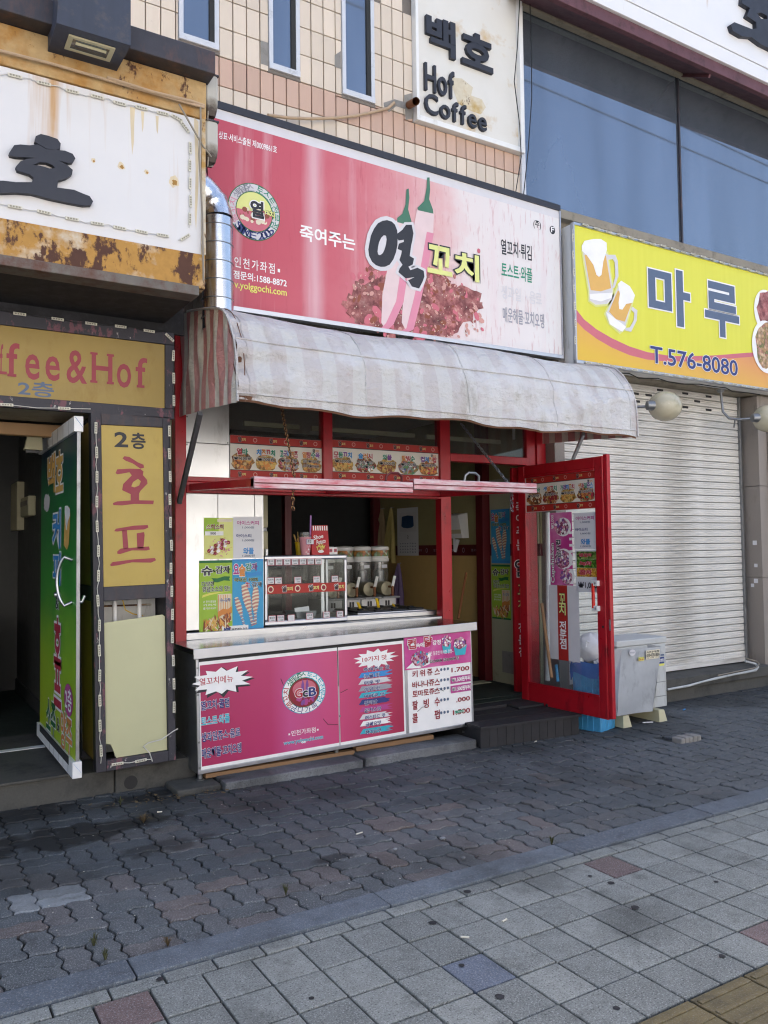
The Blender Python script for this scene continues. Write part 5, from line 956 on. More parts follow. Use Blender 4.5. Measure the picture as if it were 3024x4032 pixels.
# ------------------------------------------------------------------ raised flaps
def flap(x0, x1, zf, l, grp='raised window flaps'):
    f = thing('window_flap',l,'window flap',(x0,BY-.05,2.06),group=grp); y0, y1 = 4.66, BY-.05; t = .05
    def zz(y): return 2.065+(zf-2.065)*(y1-y)/(y1-y0)
    MB().beam((x0+t/2,y0,zz(y0)),(x0+t/2,y1,zz(y1)),t,.05).build('side_rail','red_paint',f); MB().beam((x1-t/2,y0,zz(y0)),(x1-t/2,y1,zz(y1)),t,.05).build('side_rail','red_paint',f)
    MB().box((x0,y0-.012,zz(y0)-.035),(x1,y0+.05,zz(y0)+.038),.004).build('front_rail','red_worn',f); box('front_groove',(x0+.002,y0-.014,zz(y0)-.006),(x1-.002,y0-.0115,zz(y0)+.002),'dark_red',f,0); MB().box((x0+t,y1-.05,2.045),(x1-t,y1,2.09),.004).build('hinge_rail','red_paint',f)
    MB().quad((x0+t,y0+.05,zz(y0)),(x1-t,y0+.05,zz(y0)),(x1-t,y1-.05,zz(y1)),(x0+t,y1-.05,zz(y1))).build('pane','glass',f)
    h = x0+(x1-x0)*(.87 if x0 < 2.5 else .45); MB().tube([(h-.065,y0,zz(y0)+.03),(h-.06,y0-.01,zz(y0)+.075),(h-.03,y0-.01,zz(y0)+.095),(h+.03,y0-.01,zz(y0)+.095),(h+.06,y0-.01,zz(y0)+.075),(h+.065,y0,zz(y0)+.03)],.009,8).build('handle','dark_red' if x0 < 2.5 else 'steel_dull',f)
    return f
xs = 3.074
flap(1.905,xs-.004,2.028-.02,'raised glass window flap with a worn red front rail, above the display case'); flap(xs+.004,4.195,2.038-.005,'raised glass window flap with a pinkish red front rail, near the open door')
# chains
def chain(a, b_, l, m='steel_dull', tail=None):
    c_ = thing('hanging_chain',l,'chain',a); A,B = Vector(a),Vector(b_); d = B-A; n = int(d.length/.034); me = [None,None]
    for k in (0,1):
        t_ = MB(); u = d.normalized(); s_ = u.cross(V(1,0,0) if k else V(0,1,0)).normalized(); q = [u*(.022*math.cos(i/10*6.283))+s_*(.011*math.sin(i/10*6.283)) for i in range(11)]
        t_.tube(q,.0036,5,False); m_e = bpy.data.meshes.new('chain_link'); m_e.from_pydata(t_.v,[],t_.f); m_e.materials.append(MT[m]); me[k] = m_e
    for i in range(n): link('chain_link',me[i%2],c_,A+d*((i+.5)/n))
    if tail:
        for i in range(tail): link('chain_link',me[i%2],c_,B+V(-.02,0,-.03*(i+1)))
    return c_
chain((2.463, 5.500, 2.702),(2.209, 4.700, 2.005),'rusty chain holding the left window flap','rust_heavy',5); chain((4.051, 5.400, 2.622),(4.005, 4.700, 2.021),'grey chain holding the right window flap','steel_dull',5)
# ------------------------------------------------------------------ steel counter with magenta front
CT = thing('serving_counter','steel topped serving counter with a magenta menu front','counter',(1.8,5.4,0),(0,math.radians(-1.1),0),local=True)
CW = 2.335; QF = Fr((0,0,0))
box('body',(0,.012,.085),(CW,.53,.885),'steel_dull',CT,.004)
box('worktop',(-.02,-.02,.889),(CW+.045,.56,.928),'steel_top',CT,.006); box('worktop_lip',(-.021,-.026,.862),(CW+.046,-.0185,.93),'alu',CT,.003); box('shadow_gap',(.0,.002,.83),(1.7,.011,.862),'rubber',CT,0)
box('frame_rail',(0,-.004,.085),(CW,.012,.112),'alu',CT,.003); box('frame_stile',(0,-.003,.113),(.02,.012,.86),'alu',CT,.003); box('frame_stile',(CW-.02,-.004,.113),(CW,.012,.86),'alu',CT,.003); box('frame_stile',(1.672,-.0035,.113),(1.70,.012,.86),'alu',CT,.003)
seam = 1.085
rect(CT,'white_sheet',(.021,.113,seam-.004,.838),QF,'print_white',1); rect(CT,'white_sheet',(seam+.004,.113,1.671,.838),QF,'print_white',1); 
rect(CT,'magenta_sheet',(.028,.135,seam-.006,.815),QF,'counter_film',2); rect(CT,'magenta_sheet',(seam+.006,.135,1.655,.815),QF,'counter_film',2); rect(CT,'white_sheet',(1.70,.113,CW-.02,.858),QF,'print_white',1)
box('panel_seam',(seam-.004,-.0025,.113),(seam+.004,.012,.55),'alu',CT,0)
for x in (.03,1.08,CW-.05): MB().lathe((x,.05,.085),[(.028,-.06),(.03,-.045),(.018,-.04),(.018,0)],12).build('foot','steel_dull',CT)
for (x,z) in ((.012,.8),(.012,.62),(.012,.3),(.012,.13),(1.09,.33)): MB().lathe((x,-.005,z),[(.001,-.004),(.007,-.003),(.008,0)],10,'y').build('screw','steel_dull',CT)
c0 = (0.017, 0.658, 0.339, 0.735)
shape(CT,'starburst_shadow',burst((c0[0]+c0[2])/2+.012,(c0[1]+c0[3])/2-.012,.23,.105,12),QF,'print_black',3); shape(CT,'starburst',burst((c0[0]+c0[2])/2,(c0[1]+c0[3])/2,.23,.10,12),QF,'print_white',4)
def T(body, box_, m, off=.02, ol=None, k=4, slant=0): return txt(CT,body,box_,QF,m,off,ol,k)
T('열꼬치메뉴',(0.022, 0.680, 0.261, 0.728),'print_red',.012,None,5)
for body,b4,m in (('열꼬치·콜펍',(0.006, 0.517, 0.219, 0.567),'print_navy'),('토스트·와플',(0.004, 0.412, 0.219, 0.460),'print_cyan'),('생과일쥬스·음료',(0.001, 0.305, 0.294, 0.353),'print_navy'),('매운해물·꼬치오뎅',(-0.001, 0.195, 0.300, 0.247),'print_navy')): T(body,(max(b4[0],.028),b4[1]-.006,b4[2]+.01,b4[3]+.006),m,.04,('print_white',.035))
bx = (0.631, 0.389, 0.971, 0.690); cx,cy,rx,ry = (bx[0]+bx[2])/2,(0.796, 0.540, 0.801, 0.539)[1],(bx[2]-bx[0])/2,(bx[3]-bx[1])/2*.98
badge(CT,QF,cx,cy,rx,ry,3,'print_white','print_darkred',('',[('열꼬치',3.75,2.95,'print_red'),('생과일쥬스',2.45,1.6,'print_green'),('토스트',1.25,.55,'print_cyan'),('전문점',.2,-.5,'print_cyan')],'print_cyan'),'금다가족','print_navy',(-2.2,-1.0),.045)
shape(CT,'badge_glow',ell(cx,cy+.03,rx*.55,ry*.4,24),QF,'print_rose',7); bits(CT,(cx-.09,cy-.08,cx+.09,cy-.02),QF,['print_purple','print_darkred','print_magenta'],40,.008,.02,k=8)
for dx in (-.015,.02): shape(CT,'printed_pepper',[(cx+dx-.012,cy-.02),(cx+dx-.008,cy+.06),(cx+dx+.004,cy+.10),(cx+dx+.014,cy+.06),(cx+dx+.012,cy-.02)],QF,'print_purple',8.5)
for ch,x,m in (('G',-.075,'print_red'),('c',-.012,'print_black'),('B',.035,'print_navy')): T(ch,(cx+x,cy-.03,cx+x+(.055 if ch != 'c' else .035),cy+(.03 if ch != 'c' else .012)),m,.05,('print_white',.05),10)
T('▪인천가좌점▪',(0.669, 0.241, 0.909, 0.279),'print_white',.012); T('www.yolggochi.com',(0.630, 0.178, 0.945, 0.214),'print_cyan',.03,('print_white',.03))
c1 = (1.214, 0.699, 1.607, 0.751); shape(CT,'starburst',burst((c1[0]+c1[2])/2,(c1[1]+c1[3])/2,.20,.075,13),QF,'print_white',4); T('10가지 맛',(1.294, 0.707, 1.512, 0.745),'print_red',.025,None,5)
def swash(z, m, x0, x1, h=.034):
    P = [(x0,z-h*.3)]; n = 9
    for i in range(n): P.append((x1-random.uniform(0,.09), z-h/2+h*i/(n-1)))
    P += [(x0+.03,z+h*.55),(x0+.015,z+h*.1)]; shape(CT,'paint_swash',P,QF,m,3)
rows = [('죽여주는 맛',1.303, 0.633, 1.533, 0.663,None),('눈물 맛',1.304, 0.582, 1.444, 0.614,'print_blue'),('매운 맛',1.304, 0.533, 1.443, 0.563,'print_lightgrey'),('양념 맛',1.303, 0.481, 1.441, 0.512,'print_grey'),('바베큐 맛',1.301, 0.433, 1.480, 0.461,'print_cyan'),('칠리맛',1.302, 0.380, 1.414, 0.412,'print_navy'),('돈까스맛',1.302, 0.324, 1.447, 0.356,'print_magenta'),('머스타드 맛',1.305, 0.269, 1.482, 0.301,'print_lightgrey'),('글쎄요맛',1.307, 0.218, 1.442, 0.250,'print_white'),('땡기는맛',1.305, 0.160, 1.442, 0.192,'print_cyan')]
for r in rows:
    b4 = r[1:5]; m = r[5]
    if m: swash((b4[1]+b4[3])/2+.006,m,b4[0]-.05,b4[0]+.26,.042)
    T(r[0],(b4[0],b4[1],b4[2],b4[3]),'print_navy',.035,('print_white',.045),5)
# price list on the white panel
for body,b4,prc,pb in (('키위쥬스',(1.743, 0.541, 1.986, 0.595),'1.700',(2.123, 0.541, 2.300, 0.576)),('바나나쥬스',(1.740, 0.457, 1.983, 0.510),None,None),('토마토쥬스',(1.740, 0.390, 1.980, 0.438),None,None),('팥빙수',(1.737, 0.290, 1.977, 0.361),'.000',(2.161, 0.295, 2.298, 0.329)),('콜펍',(1.733, 0.188, 1.973, 0.261),'1.500',(2.125, 0.196, 2.295, 0.234))):
    n_ = len(body); Wt = b4[2]-b4[0]
    for j,c in enumerate(body): T(c,(b4[0]+Wt*j/(n_-1)*.88,b4[1],b4[0]+Wt*j/(n_-1)*.88+.048,b4[3]-.004),'print_darkred',.04)
    for j in range(3): shape(CT,'dot',ell(b4[2]+.035+j*.033,(b4[1]+b4[3])/2+.006,.011,.012,12),QF,'print_slate',4)
    if prc: T(prc,pb,'print_darkred',.04)
for b4 in ((2.108, 0.448, 2.314, 0.508),(2.108, 0.373, 2.313, 0.433)): rect(CT,'price_sticker',b4,QF,'print_magenta',5); T('₩1,500원부터',(b4[0]+.012,b4[1]+.012,b4[2]-.008,b4[3]-.01),'print_white',.05,None,7)
b4 = (2.140, 0.207, 2.229, 0.228); rect(CT,'price_sticker',b4,QF,'print_green',6); T('1,500',(b4[0]+.004,b4[1]+.006,b4[2]-.004,b4[3]-.006),'print_white',.02,None,8); T('1.500',(2.136, 0.622, 2.300, 0.630),'print_darkred',.02)
for P in ([(1.95,.42),(2.0,.425),(2.04,.40)],[(1.78,.27),(1.83,.30),(1.88,.295)],[(.62,.66),(.64,.61)],[(.95,.33),(.99,.28),(1.07,.27)],[(1.1,.5),(1.16,.52)]): MB().tube([(x,-.004,z) for x,z in P],.002,4).build('crack','dark_wall',CT)
# magenta poster on the counter's end
pm = (1.686, 0.639, 2.326, 0.871); cp_ = thing('counter_poster','magenta cup chicken poster taped on the counter end','poster',(1.8,5.4,0),(0,math.radians(-1.1),0),local=True); PFr = Fr((0,-.0075,0))
u0,v0,u1,v1 = 1.672,.605,CW-.012,.875
def m_pos():
    s = NT('magenta_poster_print'); c = s.ramp(s.noise(3,3),[(.3,'#b02878'),(.5,'#c44690'),(.7,'#d890b8')]); return s.done(c,.35)
MT['magenta_poster'] = m_pos()
MB().box((u0,-.007,v0),(u1,-.0045,v1)).build('sheet','magenta_poster',cp_); pw,ph = u1-u0,v1-v0; pb_ = lambda a,b,c,d:(u0+pw*a,v0+ph*b,u0+pw*c,v0+ph*d)
for body,q,m in (('컵',(.05,.60,.16,.88),'print_red'),('속에',(.17,.62,.28,.75),'print_white'),('닭',(.29,.62,.40,.92),'print_red'),('강정',(.41,.64,.53,.78),'print_white')): txt(cp_,body,pb_(*q),PFr,m,.04,('print_white',.06) if m == 'print_red' else None,4)
for (a,b_,s_) in ((.62,.66,.07),(.83,.55,.105)):
    shape(cp_,'printed_cup',[(u0+pw*(a-s_),v0+ph*b_),(u0+pw*(a-s_*.72),v0+ph*(b_-.30)),(u0+pw*(a+s_*.72),v0+ph*(b_-.30)),(u0+pw*(a+s_),v0+ph*b_)],PFr,'print_cyan',3); shape(cp_,'printed_picture',blob(u0+pw*a,v0+ph*(b_+.06),pw*s_,ph*.17),PFr,'food_pink',4); bits(cp_,(u0+pw*(a-s_),v0+ph*(b_-.06),u0+pw*(a+s_),v0+ph*(b_+.2)),PFr,['print_pink','print_purple','print_white'],24,.006,.014,.7,k=5)
shape(cp_,'printed_plate',[(u0+.01,v0+ph*.05),(u0+pw*.2,v0+ph*.35),(u0+pw*.38,v0+ph*.42),(u0+pw*.36,v0+ph*.1),(u0+pw*.2,v0+.004)],PFr,'print_white',3); shape(cp_,'printed_picture',blob(u0+pw*.22,v0+ph*.28,pw*.13,ph*.22),PFr,'food_pink',4); bits(cp_,pb_(.1,.1,.34,.5),PFr,['print_purple','print_cyan','print_magenta','print_darkred'],46,.006,.013,.7,k=5)
txt(cp_,'대한 달콤한 바삭한 강정~',pb_(.34,.34,.72,.46),PFr,'print_white',.015,k=4); txt(cp_,'₩ 컵/2,000원 컵/5,000원 컵',pb_(.3,.12,.8,.22),PFr,'print_black',.03,('print_white',.05),4)
# ------------------------------------------------------------------ posters on the steel wall
def poster_green(name, label, fr, b4, th=.002):
    p = thing(name,label,'poster',fr.p(b4[0],b4[1],0)); x0,z0,x1,z1 = b4; w_,h_ = x1-x0,z1-z0; q = lambda a,b,c,d:(x0+w_*a,z0+h_*b,x0+w_*c,z0+h_*d)
    rect(p,'sheet',b4,fr,'print_lime',1); rect(p,'border',q(0,.965,1,1),fr,'print_darkgreen',2); rect(p,'border',q(0,0,1,.03),fr,'print_darkgreen',2)
    txt(p,'슈',q(.08,.80,.38,.92),fr,'print_black',.05,('print_white',.06),3); txt(p,'~',q(.40,.84,.48,.87),fr,'print_black',.03,k=4); txt(p,'감자',q(.50,.82,.93,.92),fr,'print_black',.05,('print_white',.06),3)
    shape(p,'ribbon',[(x0+w_*a,z0+h_*b) for a,b in ((.36,.76),(.55,.755),(.75,.78),(.93,.775),(.9,.745),(.93,.715),(.74,.725),(.55,.70),(.4,.705),(.43,.73))],fr,'print_darkgreen',3)
    txt(p,'다양한',q(.08,.655,.45,.715),fr,'print_black',.03,('print_white',.05),3); txt(p,'양념소스의 맛!!',q(.10,.575,.93,.65),fr,'print_black',.03,('print_white',.05),3)
    shape(p,'yellow_stroke',[(x0+w_*a,z0+h_*b) for a,b in ((.08,.5),(.3,.53),(.6,.555),(.92,.575),(.6,.57),(.3,.56),(.1,.535))],fr,'print_yellow',3)
    rect(p,'printed_bag',q(.55,.17,.97,.54),fr,'print_cream',3)
    for i in range(6): rect(p,'bag_stripe',q(.565+i*.07,.30,.585+i*.07,.53),fr,'print_orange',4)
    shape(p,'bag_wave',[(x0+w_*a,z0+h_*b) for a,b in ((.55,.30),(.7,.34),(.85,.33),(.97,.37),(.97,.28),(.85,.25),(.7,.26),(.55,.22))],fr,'print_orange',5); txt(p,'슈~감자',q(.62,.43,.93,.485),fr,'print_navy',.03,('print_white',.06),5)
    for i,tx in enumerate(('순 쥬마 품질을','가려게','즐겨보세요!!')): txt(p,tx,q(.12,.43-.045*i,.5,.46-.045*i),fr,'print_white',.012,k=3)
    bits(p,q(.72,.17,.95,.26),fr,['print_orange','print_brown'],20,w_*.05,w_*.09,.3,(1.2,1.9),k=6)
    bits(p,q(.12,.06,.88,.20),fr,['print_fry','print_orange','print_brown','print_cream'],60,w_*.10,w_*.18,.14,(.5,2.6),k=6); return p
def poster_blue(name, label, fr, b4):
    p = thing(name,label,'poster',fr.p(b4[0],b4[1],0)); x0,z0,x1,z1 = b4; w_,h_ = x1-x0,z1-z0; q = lambda a,b,c,d:(x0+w_*a,z0+h_*b,x0+w_*c,z0+h_*d)
    rect(p,'sheet',b4,fr,'print_skyblue',1); rect(p,'border',q(0,.97,1,1),fr,'print_blue',2); rect(p,'border',q(0,0,1,.05),fr,'print_blue',2)
    for c,q4,m in (('요',(.03,.80,.2,.93),'print_magenta'),('술',(.21,.77,.40,.92),'print_orange'),('감',(.43,.84,.6,.94),'print_green'),('자',(.62,.84,.80,.94),'print_purple')): txt(p,c,q(*q4),fr,m,.06,('print_white',.06),3)
    shape(p,'ribbon',[(x0+w_*a,z0+h_*b) for a,b in ((.42,.81),(.6,.80),(.8,.825),(.97,.825),(.93,.79),(.96,.765),(.8,.77),(.6,.755),(.44,.76),(.48,.785))],fr,'print_blue',3)
    txt(p,'국내산 100%',q(.05,.69,.82,.745),fr,'print_black',.03,('print_yellow',.05),3); txt(p,'生',q(.40,.61,.56,.68),fr,'print_red',.04,('print_white',.05),3); txt(p,'감자',q(.62,.61,.95,.68),fr,'print_black',.04,('print_white',.05),3)
    for (ax,ay,bx2,by2,wd,n_) in ((.10,.47,.34,.10,.20,17),(.34,.64,.62,.09,.27,24),(.72,.60,.70,.10,.26,22)):
        bb = {'print_pinkish':MB(),'print_cream':MB()}
        for i in range(n_):
            t = i/(n_-1); cx_,cz_ = x0+w_*(ax+(bx2-ax)*t), z0+h_*(ay+(by2-ay)*t); r_ = w_*wd*.5*(.45+.55*math.sin(math.pi*min(1,t*1.25+.12)))
            bb['print_pinkish' if i%2 else 'print_cream'].quad(*[fr.p(cx_+r_*math.cos(e*.7854)+.004,cz_+r_*.34*math.sin(e*.7854)+r_*.25*math.cos(e*.7854),5+i*.06) for e in range(8)])
        for m,b in bb.items(): b.build('printed_spiral_potato',m,p,fix=False)
    return p
MT['print_skyblue'] = ink('sky_blue','#3c9ccc'); MT['print_pinkish'] = ink('potato_tan','#b88278')
WF = FY(BY-.0075)
poster_green('potato_poster','lime green potato snack poster at the lower left of the steel wall',WF,(1.990,0.960,2.252,1.518))
poster_blue('spiral_potato_poster','blue spiral potato poster on the steel wall beside the display case',WF,(2.253,0.964,2.508,1.523))
p1 = thing('skewer_poster','yellow green rice cake skewer poster taped at the upper left of the steel wall','poster',(2.031, 5.940, 1.529)); b4 = (2.029,1.529,2.259,1.841); x0,z0,x1,z1 = b4; w_,h_ = x1-x0,z1-z0; q = lambda a,b,c,d:(x0+w_*a,z0+h_*b,x0+w_*c,z0+h_*d)
rect(p1,'sheet',b4,WF,'print_paleyellow',1); rect(p1,'lime_field',q(0,.58,.5,1),WF,'print_lime',2); rect(p1,'pale_field',q(.45,.9,.95,.97),WF,'print_cream',3); txt(p1,'스떡스떡',q(.08,.72,.66,.84),WF,'print_brown',.05,('print_white',.06),4); rect(p1,'price_strip',q(.03,.57,.66,.67),WF,'print_white',4); txt(p1,'1800',q(.2,.59,.4,.65),WF,'print_black',.015,k=5)
for i in range(3):
    MB().beam(WF.p(x0+w_*(.05+.1*i),z0+h_*(.12-.02*i),4.5),WF.p(x0+w_*(.72+.12*i),z0+h_*(.52-.12*i),4.5),.002,.006,(0,1,0)).build('printed_stick','print_fry',p1)
    for j in range(5): t = j/5; shape(p1,'printed_picture',blob(x0+w_*(.16+.1*i+.58*t),z0+h_*(.19-.03*i+.33*t),w_*.07,h_*.05,10),WF,('print_darkred','print_white')[(i+j)%2],5+.1*j); 
bits(p1,q(.15,.05,.9,.5),WF,['print_magenta','print_pink'],34,.006,.014,.3,k=6)
def price_sheet(label, fr, b4, par=None):
    p = thing('price_sheet',label,'price list',fr.p(b4[0],b4[1],0)); x0,z0,x1,z1 = b4; w_,h_ = x1-x0,z1-z0; q = lambda a,b,c,d:(x0+w_*a,z0+h_*b,x0+w_*c,z0+h_*d)
    rect(p,'sheet',b4,fr,'paper',1)
    for tx,q4,m,of in (('아이스커피',(.12,.80,.86,.90),'print_magenta',.035),('1,000원',(.30,.71,.70,.77),'print_slate',.015),('아이스티',(.09,.50,.6,.58),'print_navy',.035),('1,000원',(.30,.40,.70,.46),'print_slate',.015),('와플',(.33,.10,.68,.25),'print_blue',.05),('1,000원',(.30,.03,.72,.09),'print_slate',.015)): txt(p,tx,q(*q4),fr,m,of,k=3)
    return p
price_sheet('white iced coffee price sheet taped on the steel wall',WF,(2.263,1.530,2.503,1.852))
p2 = thing('takeaway_notice','small white takeaway notice with a blue gift symbol, at the foot of the potato poster','notice',(2.156, 5.900, 0.953)); TF = FY(BY-.014); b4 = (2.167,0.943,2.379,1.016); x0,z0,x1,z1 = b4; w_,h_ = x1-x0,z1-z0; q = lambda a,b,c,d:(x0+w_*a,z0+h_*b,x0+w_*c,z0+h_*d)
box('plate',(x0,BY-.013,z0),(x1,BY-.0095,z1),'print_white',p2,0); rect(p2,'symbol_field',q(.07,.15,.30,.85),TF,'print_navy',1); rect(p2,'gift_symbol',q(.12,.25,.25,.6),TF,'print_white',2); rect(p2,'gift_ribbon',q(.175,.25,.195,.6),TF,'print_navy',3); shape(p2,'gift_bow',[(x0+w_*.13,z0+h_*.75),(x0+w_*.185,z0+h_*.62),(x0+w_*.24,z0+h_*.75),(x0+w_*.2,z0+h_*.64),(x0+w_*.17,z0+h_*.64)],TF,'print_white',2); txt(p2,'포장됩니다',q(.35,.25,.95,.75),TF,'print_black',.03,k=2)
# ------------------------------------------------------------------ display case
dx0,dx1,dzb,dzt,dy0,dy1 = 2.54,3.285,.99,1.545,5.99,6.36
dc = thing('display_case','aluminium framed glass display case on the stall sill with a red logo band','display case',(dx0,dy0,dzb)); t = .028
for (a,b_) in (((dx0,dy0,dzb),(dx1,dy1,dzb+.04)),((dx0,dy0,dzt-.035),(dx1,dy1,dzt)),((dx0,dy0,dzb+.04),(dx0+t,dy0+t,dzt-.035)),((dx1-t,dy0,dzb+.04),(dx1,dy0+t,dzt-.035)),((dx1-t,dy1-t,dzb+.04),(dx1,dy1,dzt-.035)),((dx0,dy1-t,dzb+.04),(dx0+t,dy1,dzt-.035))): box('frame',a,b_,'alu',dc,.01)
mx = 3.059; box('sliding_frame',(mx-.014,dy0+.012,dzb+.04),(mx+.014,dy0+.024,dzt-.035),'alu',dc,.002)
box('front_pane',(dx0+t,dy0+.006,dzb+.04),(dx1-t,dy0+.01,dzt-.035),'case_glass',dc,0); box('side_pane',(dx1-.01,dy0+t,dzb+.04),(dx1-.006,dy1-t,dzt-.035),'case_glass',dc,0); box('shelf',(dx0+t,dy0+.03,dzb+.27),(dx1-t,dy1-t,dzb+.277),'case_glass',dc,0); box('back_pane',(dx0+t,dy1-.02,dzb+.04),(dx1-t,dy1-.015,dzt-.035),'case_glass',dc,0)
SF = FY(dy0+.002); lb = (dx0+.005,1.242,dx1-.012,1.315); rect(dc,'logo_band',lb,SF,'menu_red',1); hh = lb[3]-lb[1]
for i in range(3): a = lb[0]+.02+i*.235; shape(dc,'band_badge',ell(a+.025,(lb[1]+lb[3])/2,.025,.027,18),SF,'print_cream',2); shape(dc,'band_badge_centre',ell(a+.025,(lb[1]+lb[3])/2,.017,.018,16),SF,'print_darkred',3); txt(dc,'열',(a+.125,lb[1]+.015,a+.16,lb[3]-.015),SF,'print_black',.06,('print_white',.08),2); txt(dc,'꼬치',(a+.165,lb[1]+.022,a+.215,lb[3]-.022),SF,'print_paleyellow',.05,k=2)
def tagm(px_, z, l, w2=.062, h2=.052, y=None):
    x = px_; yb = dy0-.001 if y is None else y; o = thing('price_tag',l,'price tag',(x,yb,z),group='handwritten price tags on the display case'); f_ = FY(yb); rect(o,'border',(x-w2/2,z-h2/2,x+w2/2,z+h2/2),f_,'print_rose',1); rect(o,'card',(x-w2/2+.003,z-h2/2+.003,x+w2/2-.003,z+h2/2-.003),f_,'tag_paper',2)
    return o,f_
tags = [('열 바','2000'),('혼합','1500'),('사과','1000'),('식스펀치','1000'),('토마토','1000'),('딸기우유','2000'),('블루베리','2000')]
for i,(a,b_) in enumerate(tags):
    x = 2.592+(3.013-2.592)*i/6; z = 1.494; o,f_ = tagm(x,z,'handwritten price tag %s from the left in the top row of the display case'%['first','second','third','fourth','fifth','sixth','seventh'][i]); txt(o,a,(x-.022,z-.001,x+.022,z+.017),f_,'print_black',.02,k=3); txt(o,b_,(x-.012,z-.02,x+.016,z-.009),f_,'print_black',.01,k=3)
for i,(px_,pz_,tx,l) in enumerate(((2.588,1.347,'치즈떡','leftmost tag in the middle row'),(2.655,1.346,'스떡스떡','second tag in the middle row'),(2.826,1.345,'모듬꼬치','third tag in the middle row'),(2.995,1.345,'핫소세지','fourth tag in the middle row'),(3.164,1.345,'닭꼬치','rightmost tag in the middle row'),(2.600,1.046,'열꼬치','first tag in the bottom row'),(2.674,1.046,'치즈스틱','second tag in the bottom row'),(2.765,1.044,'','blank tag in the bottom row'),(2.929,1.049,'피카츄','tag before the steel tray in the bottom row'),(3.084,1.052,'떡꼬치','tag right of the sliding frame in the bottom row'),(3.208,1.052,'돼지바','rightmost tag in the bottom row'))):
    o,f_ = tagm(px_,pz_,'price card, '+l+' of the display case')
    if tx: txt(o,tx,(px_-.022,pz_+.0,px_+.022,pz_+.016),f_,'print_black',.02,k=3); txt(o,'1500',(px_-.008,pz_-.018,px_+.018,pz_-.008),f_,'print_black',.01,k=3)
tr = thing('steel_tray','small steel tray with a card inside the display case','tray',(2.95,6.05,dzb+.042)); x0,x1 = 2.833,3.023; MB().hexa([(x0+.015,6.05,1.031),(x1-.015,6.05,1.031),(x1-.015,6.25,1.031),(x0+.015,6.25,1.031),(x0,6.04,1.085),(x1,6.04,1.085),(x1,6.26,1.085),(x0,6.26,1.085)]).build('pan','steel_dull',tr); MB().hexa([(x0,6.06,1.075),(x0+.13,6.06,1.085),(x0+.13,6.063,1.085),(x0,6.063,1.075),(x0,6.07,1.115),(x0+.13,6.07,1.125),(x0+.13,6.073,1.125),(x0,6.073,1.115)]).build('card','paper',tr)
# on top of the case
zt_ = dzt
cu = V(2.960,6.12,zt_); c_ = thing('pink_cup','pink paper cup with a clear dome lid, purple straw and price tag','cup',cu)
MB().lathe(cu,[(.036,0),(.037,.002),(.050,.145),(.052,.15),(.048,.15)],24).build('cup','pink_cup',c_); MB().lathe(cu,[(.053,.15),(.053,.158),(.044,.165),(.042,.19),(.03,.192)],20).build('lid','clear_plastic',c_); MB().tube([cu+V(.045,0,.13),cu+V(.052,0,.33)],.007,10).build('straw',mat('lilac_straw','#a878c0',.4),c_)
f_ = FY(6.063); rect(c_,'tag_border',(cu.x-.02,zt_+.088,cu.x+.05,zt_+.132),f_,'print_purple',1); rect(c_,'tag',(cu.x-.017,zt_+.091,cu.x+.047,zt_+.129),f_,'tag_paper',2); txt(c_,'혼합',(cu.x-.01,zt_+.1,cu.x+.025,zt_+.125),f_,'print_black',.02,k=3); bits(c_,(cu.x-.03,zt_+.01,cu.x+.03,zt_+.08),FY(6.07),['print_white','print_rose'],9,.005,.009,.7,k=1,name='cup_motif')
bg_ = V(3.088,6.12,zt_); c_ = thing('red_snack_bag','red paper snack bag with white striped top and potato print','paper bag',bg_); w2 = .083
MB().hexa([(bg_.x-w2,6.09,zt_),(bg_.x+w2,6.09,zt_),(bg_.x+w2-.004,6.16,zt_),(bg_.x-w2+.004,6.16,zt_),(bg_.x-w2+.012,6.115,zt_+.245),(bg_.x+w2-.006,6.115,zt_+.25),(bg_.x+w2-.006,6.13,zt_+.25),(bg_.x-w2+.012,6.13,zt_+.245)]).build('bag','red_bag',c_)
f_ = Fr((0,6.0895,zt_),(1,0,0),(0,.1,1))
for i in range(7): rect(c_,'bag_stripe',(bg_.x-w2+.02+i*.021,.205,bg_.x-w2+.032+i*.021,.244),f_,'print_white',1)
txt(c_,'Shoe',(bg_.x-.06,.125,bg_.x+.03,.16),f_,'print_white',.03,k=2,slant=.2); txt(c_,'Potato',(bg_.x-.035,.085,bg_.x+.05,.12),f_,'print_white',.03,k=2,slant=.2); bits(c_,(bg_.x-.035,.03,bg_.x+.04,.085),f_,['print_yellow','print_fry'],26,.012,.02,.15,(.8,2.4),k=2,name='printed_fries'); shape(c_,'printed_plate',ell(bg_.x,.028,.028,.012,14),f_,'print_white',3.5)
for k_,(xo,) in enumerate(((3.187,),(3.230,))):
    o = thing('small_white_box','small white printed box on the display case, %s of the red bag'%('just right','second to the right')[k_],'box',(xo,6.12,zt_)); box('carton',(xo-.021,6.1,zt_),(xo+.021,6.14,zt_+.063),'print_white',o,.002); ff_ = FY(6.0995); rect(o,'red_print',(xo-.014,zt_+.02,xo+.014,zt_+.05),ff_,'print_rose',1); txt(o,'500',(xo-.01,zt_+.028,xo+.01,zt_+.042),ff_,'print_black',.03,k=2)
yc = V(2.982,6.28,zt_); c_ = thing('yellow_stick_cup','yellow flowered cup of wooden sticks behind the pink cup','cup',yc); MB().lathe(yc,[(.03,0),(.04,.11),(.037,.11)],18).build('cup','yellow_plastic',c_)
for i in range(9): a = random.uniform(0,6.28); MB().tube([yc+V(.01*math.cos(a),.01*math.sin(a),.05),yc+V(.05*math.cos(a),.03*math.sin(a),random.uniform(.14,.2))],.003,5).build('stick','print_fry',c_)
